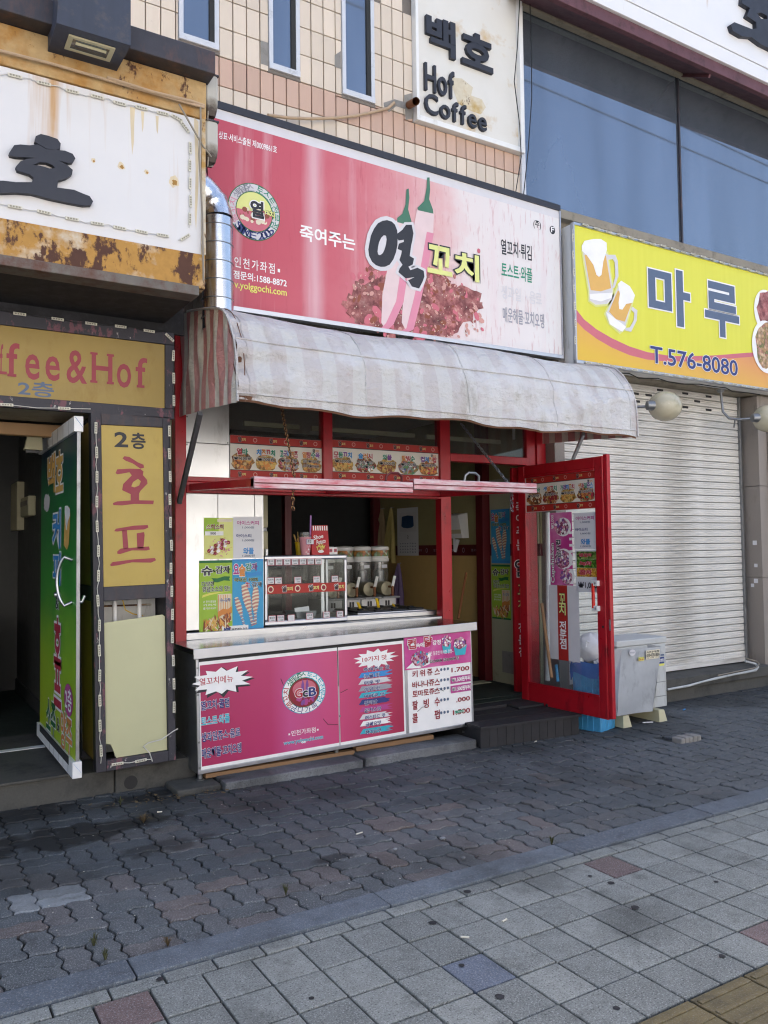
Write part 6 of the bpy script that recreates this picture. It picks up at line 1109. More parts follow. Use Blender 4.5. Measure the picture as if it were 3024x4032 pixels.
# ------------------------------------------------------------------ topping trays
tx0,tx1 = 3.347,4.217; tz = .986
tt = thing('topping_station','steel sauce station with black lidded trays beside the display case','food trays',(tx0,6.05,tz)); box('station_body',(tx0-.06,6.03,tz),(tx1,6.5,tz+.045),'steel',tt,.006); box('station_rim',(tx0+.06,6.04,tz+.045),(tx1-.1,6.5,tz+.058),'alu',tt,.004)
n_t = 4; L = (tx1-.12-tx0-.06)/n_t
for r in range(2):
    for i in range(n_t): a = tx0+.07+i*L; y_ = 6.05+r*.23; box('tray_lid',(a,y_,tz+.058),(a+L-.012,y_+.21,tz+.075),'black_plastic',tt,.008); box('tray_knob',(a+L*.35,y_+.08,tz+.075),(a+L*.6,y_+.13,tz+.088),'black_plastic',tt,.006)
for (a,b_,l) in (((3.547, 6.200, 1.021),(3.556, 6.300, 1.116),'left'),((3.722, 6.200, 1.023),(3.750, 6.300, 1.143),'middle'),((3.898, 6.200, 1.023),(3.925, 6.300, 1.085),'right')):
    o = thing('yellow_spatula','yellow plastic spatula standing in the sauce trays, %s of three'%l,'spatula',a,group='yellow spatulas'); MB().beam(a,b_,.026,.006,(0,1,0)).build('blade','yellow_plastic',o); A,B = Vector(a),Vector(b_); MB().beam(A,A+(A-B)*.35,.016,.005,(0,1,0)).build('stem','yellow_plastic',o)
MT['drum'] = mat('frosted_drum','#9a947c',.4,.3,var=.15)
# ------------------------------------------------------------------ slush machines
o = thing('machine_table','steel table carrying the slush machines','table',(4.1,7.2,flz)); box('table_top',(3.3,7.0,.92),(4.75,7.7,.96),'steel',o,.004)
for x in (3.34,4.7):
    for y in (7.05,7.65): box('leg',(x-.02,y-.02,flz),(x+.02,y+.02,.92),'steel_dull',o,0)
for i,xc in enumerate((3.745,3.955,4.162,4.372)):
    if i == 0: lab = 'leftmost slush machine bowl seen through the display case'
    else: lab = 'slush machine bowl with a picture lid, %s of the three beside the case'%['','left','middle','right'][i]
    s_ = thing('slush_machine',lab,'drink machine',(xc,7.3,.96),group='slush machines on the table'); z0 = .96
    box('base',(xc-.10,7.12,z0),(xc+.10,7.5,z0+.135),'steel',s_,.006); box('drip_shelf',(xc-.10,7.04,z0+.125),(xc+.10,7.13,z0+.145),'steel_dull',s_,.004)
    MB().lathe((xc,7.28,z0),[(.085,.14),(.092,.16),(.092,.50),(.094,.50)],26).build('bowl','clear_plastic',s_); MB().lathe((xc,7.3,z0+.22),[(.001,-.18),(.07,-.17),(.075,-.13),(.075,.12),(.001,.12)],22,'y').build('freezing_drum','drum',s_); MB().lathe((xc,7.28,z0),[(.05,.14),(.055,.30),(.05,.40),(.02,.42)],16).build('auger','steel_dull',s_)
    MB().lathe((xc,7.28,z0),[(.095,.495),(.1,.50),(.1,.525),(.094,.53),(.094,.55)],26).build('collar','white',s_); MB().lathe((xc,7.28,z0),[(.094,.55),(.094,.61)],26).build('picture_band','food_blue',s_); MB().lathe((xc,7.28,z0),[(.096,.612),(.1,.62),(.098,.645),(.08,.655),(.001,.66)],26).build('lid','white_clean',s_)
    MB().tube([(xc+.02,7.14,z0+.24),(xc+.02,7.06,z0+.24),(xc+.02,7.06,z0+.15)],.014,10).build('tap','copper',s_); MB().beam((xc+.02,7.06,z0+.24),(xc+.045,7.05,z0+.35),.03,.008,(0,1,0)).build('tap_lever','white_clean',s_)
    f_ = FY(7.185); rect(s_,'label_card',(xc-.03,z0+.43,xc+.035,z0+.465),f_,'tag_paper',1); box('switch',(xc-.03,7.115,z0+.05),(xc-.01,7.122,z0+.1),'black_plastic',s_,.002); box('switch',(xc+.0,7.115,z0+.05),(xc+.02,7.122,z0+.1),'black_plastic',s_,.002)
# ------------------------------------------------------------------ things on the right inner wall
def towel(name, l, m, y0, z0, y1, z1):
    t_ = thing(name,l,'towel',(RX-.02,y1,z0)); yc = (y0+y1)/2; H = z1-z0; Wd = abs(y0-y1)
    def fn(u,v):
        wd = Wd*(.10+.9*min(1,(v*1.5)**.8)); y = yc+(.5-u)*wd+.03*v*math.sin(3*v); x = RX-.03-.025*(1+math.cos(u*6.283*2.5+v))*(.3+v*.7); z = z1-H*v+.03*math.sin(u*5)*v*v
        return (x,y,z)
    MB().grid(fn,28,24).build('cloth',m,t_); MB().tube([(RX,yc,z1+.01),(RX-.05,yc,z1+.005)],.006,6).build('hook','steel_dull',t_)
towel('hanging_towel','tan towel hanging on the inner wall, left of the cream one','towel_tan',*(lambda q:(q[0],q[1],q[2],q[3]))((9.046, 1.585, 8.821, 2.096)))
towel('hanging_towel','cream towel hanging beside the calendar','towel_cream',*((8.822, 1.431, 8.601, 2.093)))
towel('hanging_towel','lilac towel hanging low beside the sauce trays','towel_lilac',*((8.689, 0.825, 8.415, 1.392)))
y0,z0,y1,z1 = (8.591, 1.497, 8.117, 2.083); ca = thing('wall_calendar','white wall calendar with a blue picture on the inner wall','calendar',(RX-.02,y0,z0)); CFr = Fr((RX-.022,0,0),(0,-1,0)); u0,u1 = -y0,-y1
rect(ca,'sheet',(u0,z0,u1,z1),CFr,'paper',1); w_,h_ = u1-u0,z1-z0; shape(ca,'blue_picture',[(u0+w_*a,z0+h_*b) for a,b in ((.24,.82),(.5,.84),(.77,.82),(.8,.62),(.72,.585),(.5,.57),(.3,.585),(.21,.62))],CFr,'print_deepblue',3); rect(ca,'picture_field',(u0+w_*.12,z0+h_*.5,u0+w_*.9,z0+h_*.9),CFr,'print_lightgrey',2); txt(ca,'2',(u0+w_*.48,z0+h_*.36,u0+w_*.54,z0+h_*.42),CFr,'print_black',.02,k=2)
for r in range(4): txt(ca,'3 4 5 6 7 8 9',(u0+w_*.12,z0+h_*(.24-.06*r),u0+w_*.88,z0+h_*(.265-.06*r)),CFr,'print_slate',.02,k=2)
y0,z0,y1,z1 = (7.437, 1.693, 7.141, 1.972); pd = thing('paper_towel_dispenser','white paper towel dispenser on the inner wall by the doorway','dispenser',(RX,y1,z0)); b = MB(); b.hexa([(RX-.10,y1,z0),(RX-.01,y1,z0),(RX-.01,y0,z0),(RX-.10,y0,z0),(RX-.14,y1+.02,z1-.03),(RX-.01,y1+.02,z1),(RX-.01,y0-.02,z1),(RX-.14,y0-.02,z1-.03)]); b.build('case','white_clean',pd); box('window',(RX-.115,y1+.01,z0+.05),(RX-.105,y0-.01,z0+.12),'cream_plastic',pd,0); MB().grid(lambda u,v:(RX-.06+.01*math.sin(u*9),y0+(y1-y0)*(.25+.4*u*(1-v*.6)),z0-.14*v-.02*u),6,5).build('paper_end','paper',pd)
MB_ = MB().tube([(5.099, 6.750, 1.328),(4.876, 6.600, 0.878)],.013,8).build('broom_pole','copper'); tag(MB_,'brown broom pole leaning on the inner wall by the doorway','pole')
PRF = Fr((RX-.022,0,0),(0,-1,0))
poster_blue('spiral_potato_poster','blue spiral potato poster on the pale inner wall beside the open door',PRF,(-6.737, 1.422, -6.435, 1.983)); poster_green('potato_poster','lime green potato poster below the blue one, on the pale inner wall',PRF,(-6.743, 0.843, -6.442, 1.407))
# vertical red sign board beside the doorway
vb = thing('vertical_red_board','tall red board with white lettering between doorway and open door','sign',(5.2,6.15,flz)); vx0,vx1 = 5.185,5.185+.2
box('board',(vx0,6.1,flz),(vx1,6.13,2.36),'red_paint',vb,0); VF = FY(6.099)
for c,x_,z_,s_,m,o_ in [('죽',.055,1.975,.10,'print_white',None),('여',.055,1.868,.08,'print_white',None),('주',.055,1.736,.10,'print_white',None),('는',.055,1.609,.10,'print_white',None),('열',.03,1.383,.16,'print_black','print_white'),('꼬',.06,1.175,.09,'print_paleyellow','print_black'),('치',.06,1.036,.09,'print_paleyellow','print_black'),('전',.06,0.807,.09,'print_white',None),('문',.06,0.689,.09,'print_white',None),('점',.06,0.572,.09,'print_white',None)]: txt(vb,c,(vx0+x_-.015,z_-s_/2,vx0+x_+s_*.85,z_+s_/2),VF,m,.035,(o_,.05) if o_ else None,1)
# ------------------------------------------------------------------ open red glass door
HGX,HGY,FRX,FRY = 5.06,5.79,5.085,4.765
dr = thing('red_glass_door','open red framed glass door with a menu board and posters on its glass','door',(HGX,HGY,0),(0,0,math.atan2(FRY-HGY,FRX-HGX)),local=True)
DW = 1.03; z0,z1 = .163,2.34; zr0 = .34; zr1 = 2.245; s0 = .035; s1 = .895
def dbox(n,a,b_,m='red_paint',bev=.006): return box(n,a,b_,m,dr,bev)
dbox('stile',(-.05,-.028,z0),(s0,.028,z1)); dbox('stile',(s1,-.028,z0),(DW-.045,.028,z1)); dbox('edge_stile',(DW-.044,-.02,z0+.01),(DW,.02,z1+.012)); dbox('rail',(s0,-.026,zr1),(s1,.026,z1)); dbox('rail',(s0,-.026,z0),(s1,.026,zr0))
dbox('bead',(s0,-.032,zr1-.02),(s1,-.0265,zr1),'red_paint',.002); dbox('bead',(s0,-.032,zr0),(s1,-.0265,zr0+.015),'red_paint',.002); dbox('bead',(s0,-.0315,zr0+.015),(s0+.014,-.0265,zr1-.02),'red_paint',.002)
mb0 = (0.041, 1.908)[1]; mb1 = (0.050, 2.233)[1]
dbox('glass',(s0,-.004,zr0),(s1,.002,mb0),'glass',0); dbox('menu_backing',(s0,-.012,mb0),(s1,.004,zr1),'white',0)
DFr = Fr((0,-.0125,0)); menu(dr,DFr,s0+.015,mb0+.004,s1,min(mb1,zr1-.02),[('치즈비바',['₩1200원'],'food_brown',['print_brown','print_cream'],0),('생열꼬치',['₩1500원부터'],'food_mix',['print_darkred','print_brown'],1),('가래떡꼬치',['₩700원'],'food_yellow',['print_fry','print_orange'],1),('생과일쥬스',['₩1500원부터'],'food_mix',['print_red','print_green','print_orange'],1)],3)
GF = Fr((0,-.0055,0))
# papers on the glass
b4 = (0.631, 1.285, 0.902, 1.871); u0,u1 = b4[0],b4[2]; zA,zB = (0.732, 1.565)[1],(0.741, 1.877)[1]
w_,h_ = u1-u0,zB-zA; q = lambda a,b,c,d:(u0+w_*a,zA+h_*b,u0+w_*c,zA+h_*d)
rect(dr,'price_sheet',(u0,zA,u1,zB),GF,'paper',1)
for tx,q4,m,of in (('아이스커피',(.1,.80,.86,.90),'print_magenta',.035),('1,000원',(.28,.71,.70,.77),'print_slate',.015),('아이스티',(.07,.50,.58,.58),'print_navy',.035),('1,000원',(.28,.40,.70,.46),'print_slate',.015),('와플',(.30,.13,.68,.28),'print_blue',.05),('1,000원',(.28,.05,.72,.11),'print_slate',.015)): txt(dr,tx,q(*q4),GF,m,of,k=3)
zs = [(0.731, 1.548)[1],(0.729, 1.482)[1],(0.727, 1.407)[1],(0.725, 1.330)[1]]
rect(dr,'tea_sheet',(u0+.01,zs[3]-.13,u1-.01,zA-.005),GF,'paper',1)
for i,(m,tx) in enumerate((('food_plum','매실차'),('food_green','녹차'),('food_honey','꿀차'))): rect(dr,'tea_picture',(u0+.025,zs[i+1],u1-.02,zs[i]-.002),GF,m,2); n_ = len(tx); txt(dr,tx,(u0+.06,zs[i+1]+.018,u1-.07,zs[i]-.02),GF,'print_red',.05,('print_pink',.05),3,)
txt(dr,'₩1,000',(u0+.04,zs[3]-.10,u1-.02,zs[3]-.045),GF,'print_black',.03,k=3)
v4 = (0.339, 1.255, 0.609, 1.884); va,vb2 = (0.319, 1.250)[1],(0.442, 1.889)[1]; ua,ub = v4[0],v4[2]
rect(dr,'chicken_poster',(ua,va,ub,vb2),GF,'magenta_poster',1); w_,h_ = ub-ua,vb2-va
for i in range(9): rect(dr,'poster_stripe',(ub-.035,va+h_*(.02+i*.085),ub,va+h_*(.055+i*.085)),GF,'print_white',2)
for (a,c,r_) in ((.55,.80,.36),(.55,.36,.40),(.72,.12,.3)): shape(dr,'printed_plate',ell(ua+w_*(a+.06),va+h_*c,w_*r_,h_*r_*.36,20),GF,'print_white',2.2); shape(dr,'printed_picture',blob(ua+w_*a,va+h_*c,w_*r_*.85,h_*r_*.33),GF,'food_pink',3); bits(dr,(ua+w_*(a-r_*.8),va+h_*(c-.1),ua+w_*(a+r_*.8),va+h_*(c+.1)),GF,['print_pink','print_purple','print_white'],26,.008,.02,.7,k=4)
vf = Fr(GF.p(0,0,0),(0,0,1),(-1,0,0)); vf.N = GF.N
txt(dr,'Cupchicken',(va+h_*.03,-(ua+w_*.24),va+h_*.58,-(ua+w_*.04)),vf,'print_white',.03,('print_black',.04),6); txt(dr,'감자컵',(va+h_*.38,-(ua+w_*.5),va+h_*.62,-(ua+w_*.3)),vf,'print_black',.05,('print_white',.06),6); txt(dr,'₩2,000',(va+h_*.78,-(ua+w_*.22),va+h_*.97,-(ua+w_*.08)),vf,'print_white',.03,k=6)
c0 = (0.307, 0.581, 0.672, 1.232); ca_,cb_ = (0.479, 0.593)[1],va-.002
ua2,ub2 = c0[0],c0[2]; rect(dr,'red_stripe_sheet',(ua2,ca_,ub2,cb_),GF,'print_lightgrey',1); rect(dr,'red_stripe',(ua2+(ub2-ua2)*.3,ca_,ua2+(ub2-ua2)*.63,cb_),GF,'menu_red',2)
um = ua2+(ub2-ua2)*.465
for c,z_,s_,m in (('꼬',(0.475, 1.129)[1],.09,'print_paleyellow'),('치',(0.472, 1.035)[1],.09,'print_paleyellow'),('전',(0.473, 0.890)[1],.09,'print_white'),('문',(0.471, 0.815)[1],.09,'print_white'),('점',(0.469, 0.739)[1],.09,'print_white')): txt(dr,c,(um-s_*.42,z_-s_/2,um+s_*.42,z_+s_/2),GF,m,.035,('print_black',.04) if m != 'print_white' else None,4)
hz = [(0.925, 1.281)[1],(0.919, 1.072)[1]]
for z_ in hz: dbox('handle_bracket',(s1-.035,-.06,z_-.022),(s1+.035,-.026,z_+.022),'white_clean',.004); MB().lathe((s1+.015,-.061,z_),[(.001,-.006),(.009,-.004),(.01,0)],12,'y').build('handle_bolt','alu',dr)
dbox('handle',(s1-.03,-.062,hz[1]),(s1-.008,-.04,hz[0]),mat('red_plastic_handle','#d0281c',.25),.005); dbox('lock_plate',(DW-.018,-.021,(0.999, 0.941)[1]-.045),(DW+.001,-.0195,(0.999, 0.941)[1]+.045),'alu',0); MB().lathe((s1+.06,-.029,(0.950, 0.922)[1]),[(.001,-.002),(.01,-.002),(.011,0)],12,'y').build('keyhole','rubber',dr); MB().lathe((.28,-.03,z0+.012),[(.001,-.012),(.012,-.008),(.014,0)],12,'y').build('door_stop','rubber',dr)
# ------------------------------------------------------------------ wooden doorstep
ws = thing('wooden_doorstep','dark plank doorstep in front of the stall doorway','step',(4.5,5.3,0)); A,B = V(4.045,5.20,0),V(5.04,5.12,0); n_ = 12
for i in range(n_):
    a,b_ = A.lerp(B,i/n_),A.lerp(B,(i+.96)/n_); h = .142+random.uniform(-.006,.004); MB().hexa([(a.x,a.y,-.01),(b_.x,b_.y,-.01),(b_.x,b_.y+.025,-.01),(a.x,a.y+.025,-.01),(a.x,a.y,h),(b_.x,b_.y,h),(b_.x,b_.y+.025,h),(a.x,a.y+.025,h)]).build('riser_board','wood_dark',ws)
for j in range(3):
    y0 = 5.17+j*.2; sh_ = -.04*j; MB().hexa([(4.04,y0+.015,.142),(5.06,y0-.065,.142),(5.06,y0+.13,.142),(4.04,y0+.205,.142),(4.04,y0+.015,.162+random.uniform(-.003,.003)),(5.06,y0-.065,.162),(5.06,y0+.13,.162),(4.04,y0+.205,.162)]).build('tread_board','wood_dark',ws)
MB().box((4.06,5.22,0),(5.03,5.75,.14)).build('step_core','wood_dark',ws); box('upper_tread',(4.33,5.72,.14),(5.2,5.98,.185),'wood_dark',ws,.005)
o = box('loose_board',(4.75,5.55,.165),(5.05,5.72,.185),'wood_dark',None,.004); o.rotation_euler = (0,0,0); tag(o,'short dark board lying on the doorstep under the open door','board')
o = box('doorway_mat',(4.36,5.99,flz+.001),(5.2,6.7,flz+.008),'green_floor',None,.003); tag(o,'dark green mat on the floor inside the doorway','mat'); o = box('pale_scrap_board',(4.5,6.62,flz+.009),(5.3,6.75,flz+.02),'cream_wall',None,.003); tag(o,'pale scrap strip lying at the back of the doorway floor','board')
# ------------------------------------------------------------------ granite kerb blocks and planks below the counter
gx_ = [(1.93,2.985),(3.01,4.035)]
for i,(a,b_) in enumerate(gx_):
    g = thing('granite_block','%s granite block lying under the counter front'%('left','right')[i],'stone block',(a,5.23,0)); o = box('block',(a,5.23+.01*i,-.02),(b_,5.5,.05+.006*i),'granite',g,.008)
o = box('timber_batten',(1.86,5.42,.045),(3.02,5.48,.075),'wood_raw',None,.003); tag(o,'raw timber batten under the left part of the counter','batten'); o = box('timber_batten',(3.04,5.43,.06),(3.75,5.49,.095),'wood_raw',None,.003); tag(o,'raw timber batten under the right part of the counter','batten')
o = box('flat_paving_slab',(1.62,5.28,-.01),(1.92,5.55,.035),'stone_base',None,.012); tag(o,'dark flat slab on the ground at the left foot of the counter','stone slab')
# ------------------------------------------------------------------ bin
P0,P1,P2 = V(5.165,5.30,0),V(5.225,5.045,0),V(5.485,5.13,0); P3 = P0+P2-P1; cb = (P0+P2)/2
bn = thing('blue_bin','open blue plastic bin with a blue liner stuffed with rubbish','bin',cb)
def ring(sc,z,rd=.0):
    pts = []; Q = [P1,P2,P3,P0]
    for i in range(4):
        a,b_,c2 = Q[i-1],Q[i],Q[(i+1)%4]
        for t in (.12,.04): pts.append(cb+(b_.lerp(a,t)-cb)*sc)
        for t in (.04,.12): pts.append(cb+(b_.lerp(c2,t)-cb)*sc)
    return [(p.x,p.y,z) for p in pts]
b = MB(); prof = [(1.0,0),(1.01,.01),(1.05,.28),(1.10,.53),(1.14,.535),(1.14,.565),(1.10,.565),(1.07,.5)]
R_ = [ring(s_,z_-.012) for s_,z_ in prof]; n_ = len(R_[0]); b.v = [p for r in R_ for p in r]; b.f = [(i*n_+k,i*n_+(k+1)%n_,(i+1)*n_+(k+1)%n_,(i+1)*n_+k) for i in range(len(R_)-1) for k in range(n_)]+[tuple(range(n_))[::-1]]; b.build('bin_body','blue_bin',bn)
for i in range(4): 
    for t in (.3,.5,.7):
        a,b_ = [P1,P2,P3,P0][i],[P2,P3,P0,P1][i]; p = a.lerp(b_,t); p1,p2 = cb+(p-cb)*1.01,cb+(p-cb)*1.095; MB().tube([(p1.x,p1.y,.0),(p2.x,p2.y,.49)],.004,5).build('rib','blue_bin',bn)
b = MB(); rr = ring(1,0); N_ = 48; pts = []
def rp(t,sc,z):
    r = ring(sc,z); f = t*len(r); i = int(f)%len(r); q_ = f-int(f); a,c2 = Vector(r[i]),Vector(r[(i+1)%len(r)]); return a.lerp(c2,q_)
rows_ = [(1.0,.50),(1.07,.57),(1.13,.578),(1.18,.555),(1.19,.50),(1.17,.45)]
for k,(sc,z_) in enumerate(rows_):
    for i in range(N_): j_ = (.012*math.sin(i*1.9+k)+.015*math.sin(i*.7))*(k/3); p = rp(i/N_,sc+j_,z_+(.02*math.sin(i*1.3)+.025*math.sin(i*.45))*(k/5)); b.v.append(tuple(p))
b.f = [(k*N_+i,k*N_+(i+1)%N_,(k+1)*N_+(i+1)%N_,(k+1)*N_+i) for k in range(len(rows_)-1) for i in range(N_)]; b.smooth = True; b.build('liner','blue_bag',bn)
def lump(name, c, r, m, parent, n=14, j=.15, sq=(1,1,1)):
    b = MB(); seed = random.uniform(0,9)
    def fn(u,v):
        a,e = u*6.283,(v-.5)*3.1416; d = 1+j*math.sin(3*a+seed)*math.cos(2*e)+j*.6*math.sin(7*a+5*e+seed)+j*.4*math.sin(11*e+4*a)
        return (c[0]+r*sq[0]*d*math.cos(e)*math.cos(a),c[1]+r*sq[1]*d*math.cos(e)*math.sin(a),c[2]+r*sq[2]*d*math.sin(e))
    return b.grid(fn,28,16).build(name,m,parent)
rb = thing('rubbish_bag','white knotted plastic bag on top of the blue bin','bag',cb+V(0,0,.6)); lump('bag',(cb.x+.0,cb.y+.02,.69),.15,'bag_white',rb,j=.05,sq=(1.1,1,.85)); MB().tube([(cb.x-.1,cb.y-.05,.75),(cb.x-.16,cb.y-.08,.77),(cb.x-.17,cb.y-.08,.72)],.007,6).build('bag_handle','bag_white',rb)
for (dx,dy,dz,r,m,n,l) in ((-.13,.02,.56,.06,'white_clean','paper_bowl','white paper bowl stuffed in the left of the blue bin'),(.02,-.12,.565,.045,'orange_hood','orange_wrapper','orange wrapper scrap in the blue bin'),(.15,-.06,.59,.04,'towel_lilac','lilac_wrapper','lilac wrapper sticking out at the right of the blue bin'),(-.03,-.1,.565,.04,'paper','crumpled_paper','crumpled white paper in the blue bin')):
    o = thing(n,l,'rubbish',cb+V(dx,dy,dz))
    if n == 'paper_bowl': b = MB().lathe((0,0,0),[(.03,0),(.055,.04),(.06,.045),(.05,.04),(.028,.006)],18); M3 = Matrix.Rotation(-.9,3,'X'); b.v = [tuple(M3@Vector(p)+cb+V(dx,dy,dz)) for p in b.v]; b.build('bowl',m,o)
    else: lump('wrapper',cb+V(dx,dy,dz),r,m,o,j=.3)
# ------------------------------------------------------------------ air conditioner with guard sheet
ax0_,ax1_,ay0,ay1 = 5.53,6.17,5.13,5.50; az0,az1 = .105,.745
ac = thing('air_conditioner_unit','white outdoor air conditioner unit in front of the shutter','air conditioner',(5.75,5.25,0))
box('casing',(ax0_,ay0,az0),(ax1_,ay1,az1-.06),'ac_white',ac,.008); box('lid',(ax0_-.008,ay0-.008,az1-.058),(ax1_+.008,ay1+.006,az1),'ac_white',ac,.01)
for z_ in (.2,.33): box('casing_groove',(ax1_-.2,ay0-.002,z_),(ax1_-.01,ay0+.001,z_+.006),'steel_dull',ac,0)
MB().lathe((ax0_+.22,ay0-.004,.45),[(.2,-.01),(.21,-.01),(.21,.0),(.2,.0)],28,'y').build('fan_ring','rubber',ac)
for i in range(6): MB().lathe((ax0_+.22,ay0-.006,.45),[(.03*(i+1)-.003,-.004),(.03*(i+1),-.004),(.03*(i+1),0),(.03*(i+1)-.003,0)],24,'y').build('fan_guard','rubber',ac)
for (x,y) in ((5.50,5.07),(5.95,5.06)):
    f = MB().hexa([(x-.01,y-.03,0),(x+.095,y-.03,0),(x+.095,y+.45,0),(x-.01,y+.45,0),(x+.01,y-.01,.10),(x+.08,y-.01,.10),(x+.08,y+.42,.10),(x+.01,y+.42,.10)]); f.build('foot','cream_plastic',ac)
for k,(x,m) in enumerate(((ax1_-.02,'print_white'),)): FA = FY(ay0-.003); rect(ac,'sticker',(ax1_-.13,.50,ax1_-.03,.56),FA,'print_navy',1); rect(ac,'sticker',(ax1_-.13,.48,ax1_-.03,.50),FA,'print_yellow',1); rect(ac,'sticker',(ax1_-.12,.57,ax1_-.03,.585),FA,'print_slate',1); txt(ac,'시호영통',(ax1_-.12,.515,ax1_-.04,.545),FA,'print_white',.03,k=3)
gs = thing('guard_sheet','stained bent zinc sheet screening the front of the air conditioner','metal sheet',(5.6,5.05,.1))
gy = 5.05; SP = [(5.375,0.693),(5.438,0.675),(6.011,0.667),(5.885,0.100),(5.419,0.111)]
b = MB(); tl,tr_,br,bl = V(max(5.5,SP[1][0]),gy,SP[1][1]),V(SP[2][0],gy,SP[2][1]),V(SP[3][0],gy,SP[3][1]),V(SP[4][0],gy,SP[4][1])
def shf(u,v): p = tl.lerp(tr_,u).lerp(bl.lerp(br,u),v); return (p.x,p.y+.012*math.sin(u*3.1)+.006*math.sin(v*5+u*4),p.z)
b.grid(shf,16,16); b.build('sheet','sheet_metal',gs); MB().quad(tuple(tl),tuple(tl+V(-.09,.09,.02)),tuple(bl+V(-.05,.09,0)),tuple(bl)).build('left_fold','sheet_metal',gs); MB().quad(tuple(tr_),tuple(tr_+V(-.12,.1,.035)),tuple(tr_+V(-.10,.1,-.05)),tuple(tr_+V(-.01,.01,-.05))).build('corner_fold','sheet_metal',gs); MB().quad(tuple(tr_),tuple(tr_+V(.05,.07,.0)),tuple(br+V(.1,.07,.06)),tuple(br)).build('right_fold','sheet_metal',gs)
GS = FY(gy-.002); b4 = (5.806, 0.569, 5.988, 0.648); rect(gs,'sticker',b4,GS,'print_cream',2); txt(gs,'사다리차',(b4[0]+.008,b4[1]+.055,b4[2]-.008,b4[3]-.006),GS,'print_black',.04,k=4); txt(gs,'010-6535-0024',(b4[0]+.008,b4[1]+.022,b4[2]-.008,b4[1]+.05),GS,'print_black',.03,k=4); txt(gs,'전지역 가능',(b4[0]+.008,b4[1]+.006,b4[2]-.008,b4[1]+.017),GS,'print_black',.01,k=4)
b4 = (5.708, 0.563, 5.781, 0.596); rect(gs,'sticker',b4,GS,'print_yellow',2); txt(gs,'열쇠도사',(b4[0]+.004,b4[1]+.022,b4[2]-.004,b4[3]-.004),GS,'print_black',.04,k=4); txt(gs,'589-8872',(b4[0]+.004,b4[1]+.005,b4[2]-.004,b4[1]+.018),GS,'print_red',.03,k=4)
shape(gs,'oval_sticker',ell(5.631,0.644,.04,.028,20),GS,'print_lightgrey',2); txt(gs,'에어컨 설치',(5.631-.028,0.644-.008,5.631+.028,0.644+.008),GS,'print_slate',.01,k=3)
# ------------------------------------------------------------------ small things on the ground
def onbox(name, l, cat, c, s_, rz, m, bev=.004, z=0.):
    o = MB().box((-s_[0]/2,-s_[1]/2,0),(s_[0]/2,s_[1]/2,s_[2]),bev).build(name,m); o.location = (c[0],c[1],z); o.rotation_euler = (0,0,rz); return tag(o,l,cat)
# mop handles behind the door
for (a,b_,m,l) in (((5.037, 5.550, 1.077),(4.905, 5.300, 0.458),'wood_raw','grey wooden mop pole leaning behind the open door'),((5.101, 5.450, 0.535),(5.073, 5.400, 0.395),'blue_bin','short blue handle leaning behind the open door')): o = MB().tube([a,b_],.014,8).build('mop_pole',m); tag(o,l,'pole')
o = MB().tube([(5.318, 5.750, 1.911),(5.293, 5.750, 0.836),(5.272, 5.750, 0.341)],.022,10).build('downpipe','white'); tag(o,'white downpipe behind the open red door','pipe')
o = MB().box((5.47,5.80,.0),(5.60,6.2,3.3),.004).build('party_pier','pillar_stone'); tag(o,'narrow speckled stone pier between stall and shutter','pier')
lp = thing('loose_paver','broken grey paver lying loose in a hole of the paving','paver',hole+(0,)); b = MB(); me = PM[(0,0)]
for k in range(5): box('ridge_block',(hole[0]-.13+k*.05,hole[1]-.05,-.03),(hole[0]-.083+k*.05,hole[1]+.05,.035+.006*(k%2)),'cement',lp,.01)
def cig(c, rz, l, L=.03):
    o = MB().tube([(-L/2,0,.004),(L/2,0,.004)],.0038,7).build('cigarette_butt','cig'); o.location = (c[0],c[1],.0); o.rotation_euler = (0,0,rz); tag(o,l,'cigarette butt')
cig((2.270, 4.032),.2,'white cigarette butt on the dark zigzag pavers before the counter',.045); cig((2.265, 2.769),.2,'pale cigarette butt on a grey sidewalk tile',.03); cig((2.033, 2.740),-.7,'cigarette butt on a grey tile above the bluish one',.035); cig((1.433, 5.026),-.3,'cigarette butt near the weed before the drain hole',.03); cig((4.527, 5.095),.3,'small butt by the wooden doorstep',.03)
o = onbox('blue_scrap','tiny bright blue scrap on the pavers near the shutter','litter',(6.569, 5.262),(.05,.012,.01),.3,'print_blue',.002)
o = onbox('white_stick','thin white stick on the pavers under the air conditioner','litter',(5.839, 5.074),(.10,.008,.008),-.4,'paper',.002)
for k,(c,l) in enumerate((((2.611, 3.708),'pale pebble on the pavers at mid pavement'),((2.538, 3.423),'small pebble close to the kerb strip'),((2.310, 3.717),'tiny pebble left of mid pavement'))):
    o = thing('pebble',l,'pebble',(c[0],c[1],0)); lump('stone',(c[0],c[1],.005),.010 if k else .014,'granite',o,j=.1,sq=(1.3,1,.6))
def weed(c, n, L, m, l):
    o = thing('weed_tuft',l,'weed',(c[0],c[1],0)); b = MB()
    for i in range(n):
        a = random.uniform(0,6.283); r = random.uniform(.3,1)*L*.7; e = V(c[0]+math.cos(a)*r,c[1]+math.sin(a)*r,random.uniform(.01,.05)); s_ = V(-math.sin(a),math.cos(a),0)*.0025; b0 = V(c[0],c[1],-.005); md = b0.lerp(e,.5)+V(0,0,.02); b.add([b0-s_,b0+s_,md+s_,md-s_,e],[(0,1,2,3),(3,2,4)])
    b.build('blades',m,o,fix=False)
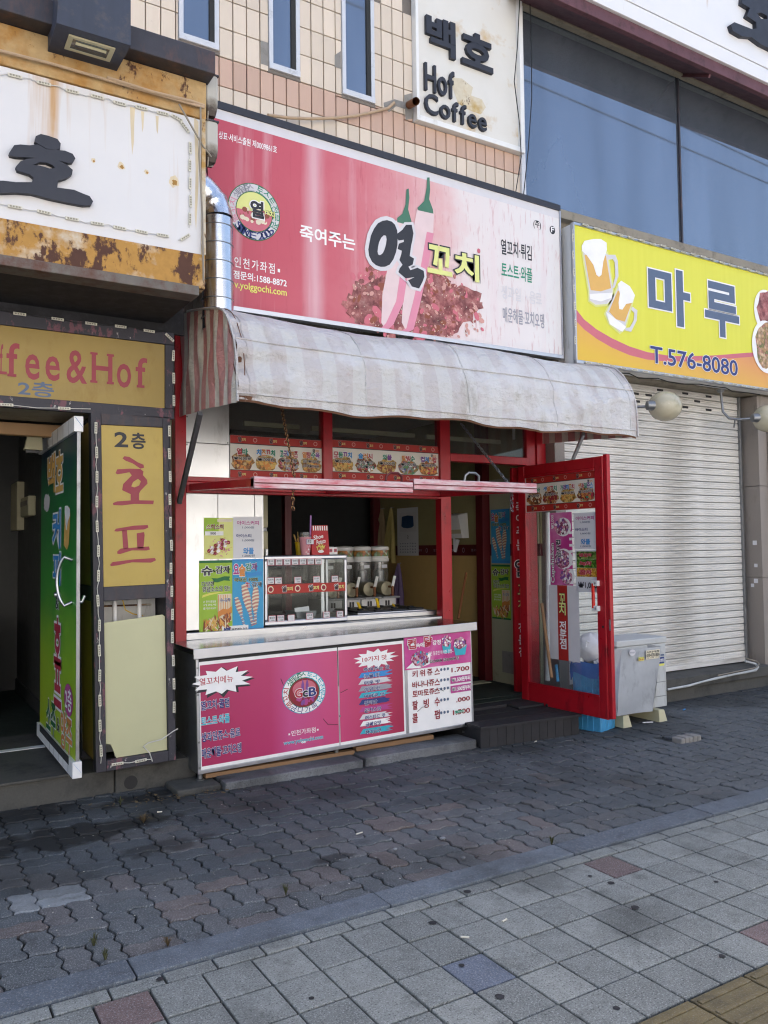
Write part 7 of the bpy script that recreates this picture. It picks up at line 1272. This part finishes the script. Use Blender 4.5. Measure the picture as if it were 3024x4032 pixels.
weed((1.302, 4.902),46,.09,'leaf_brown','dry brown weed tuft in the paver joint before the counter'); weed((0.730, 3.500),26,.05,'grass','green weed tuft in the joint near the kerb, left'); weed((0.984, 3.336),18,.05,'leaf_brown','reddish weed tuft in the joint at the kerb strip'); weed((1.593, 3.530),22,.05,'grass','small green weed tuft between worn pavers at mid kerb'); weed((0.744, 3.358),16,.04,'grass','low weed tuft right against the kerb strip, left'); weed((3.055, 3.326),30,.05,'grass','weed strip in the sunken joint at the kerb'); weed((8.161, 5.736),30,.05,'grass','small weed tuft at the foot of the shutter plinth'); weed((1.270, 5.328),14,.04,'grass','tiny weed at the foot of the entrance plinth')
# litter in the dirty corner: dead leaves, wrappers, grit
b = MB()
for i in range(150):
    c = 1.776, 5.265; x,y = c[0]+random.gauss(-.02,.28),c[1]+random.gauss(.02,.07); a = random.uniform(0,6.28); r = random.uniform(.005,.02); h = random.uniform(.002,.012); b.quad(*[(x+r*math.cos(a+k*1.57)*(1 if k%2 else .45),y+r*math.sin(a+k*1.57)*(1 if k%2 else .45),h+random.uniform(-.002,.008)) for k in range(4)])
o = b.build('leaf_litter','leaf_brown',None,fix=False); tag(o,'dry leaf litter in the corner between column sign and counter','litter',kind='stuff')
b = MB()
for i in range(260):
    x,y = random.uniform(.6,5.2),random.uniform(3.35,5.2); r = random.uniform(.002,.005); b.quad(*[(x+r*math.cos(k*1.57+i),y+r*math.sin(k*1.57+i),.003) for k in range(4)])
o = b.build('grit','cig',None,fix=False); tag(o,'pale grit scattered over the pavers','grit',kind='stuff')
# dark chewing gum spots on the sidewalk tiles
for k,(px_,l) in enumerate((((1.894, 2.577),'on the bluish tile'),((1.878, 2.330),'at the bottom centre'),((2.002, 2.927),'left of the cigarette butt'),((2.317, 3.098),'on the narrow border tile'),((2.838, 2.564),'at mid right'),((3.370, 2.545),'at the far right'),((2.945, 2.805),'below the reddish tile'),((2.786, 2.087),'near the tan strip'),((0.886, 3.105),'on the left border tile'),((1.307, 2.682),'at the bottom left of centre'),((2.922, 2.917),'on the tile left of the reddish one'),((2.171, 2.056),'beside the tan strip'))):
    r = random.uniform(.010,.019); o = MB().quad(*[(px_[0]+x,px_[1]+y,-.0015) for x,y in blob(0,0,r,r,14,.12)]).build('gum_spot',MT['soot'],fix=False); tag(o,'dark flattened gum spot on the sidewalk '+l,'gum spot')
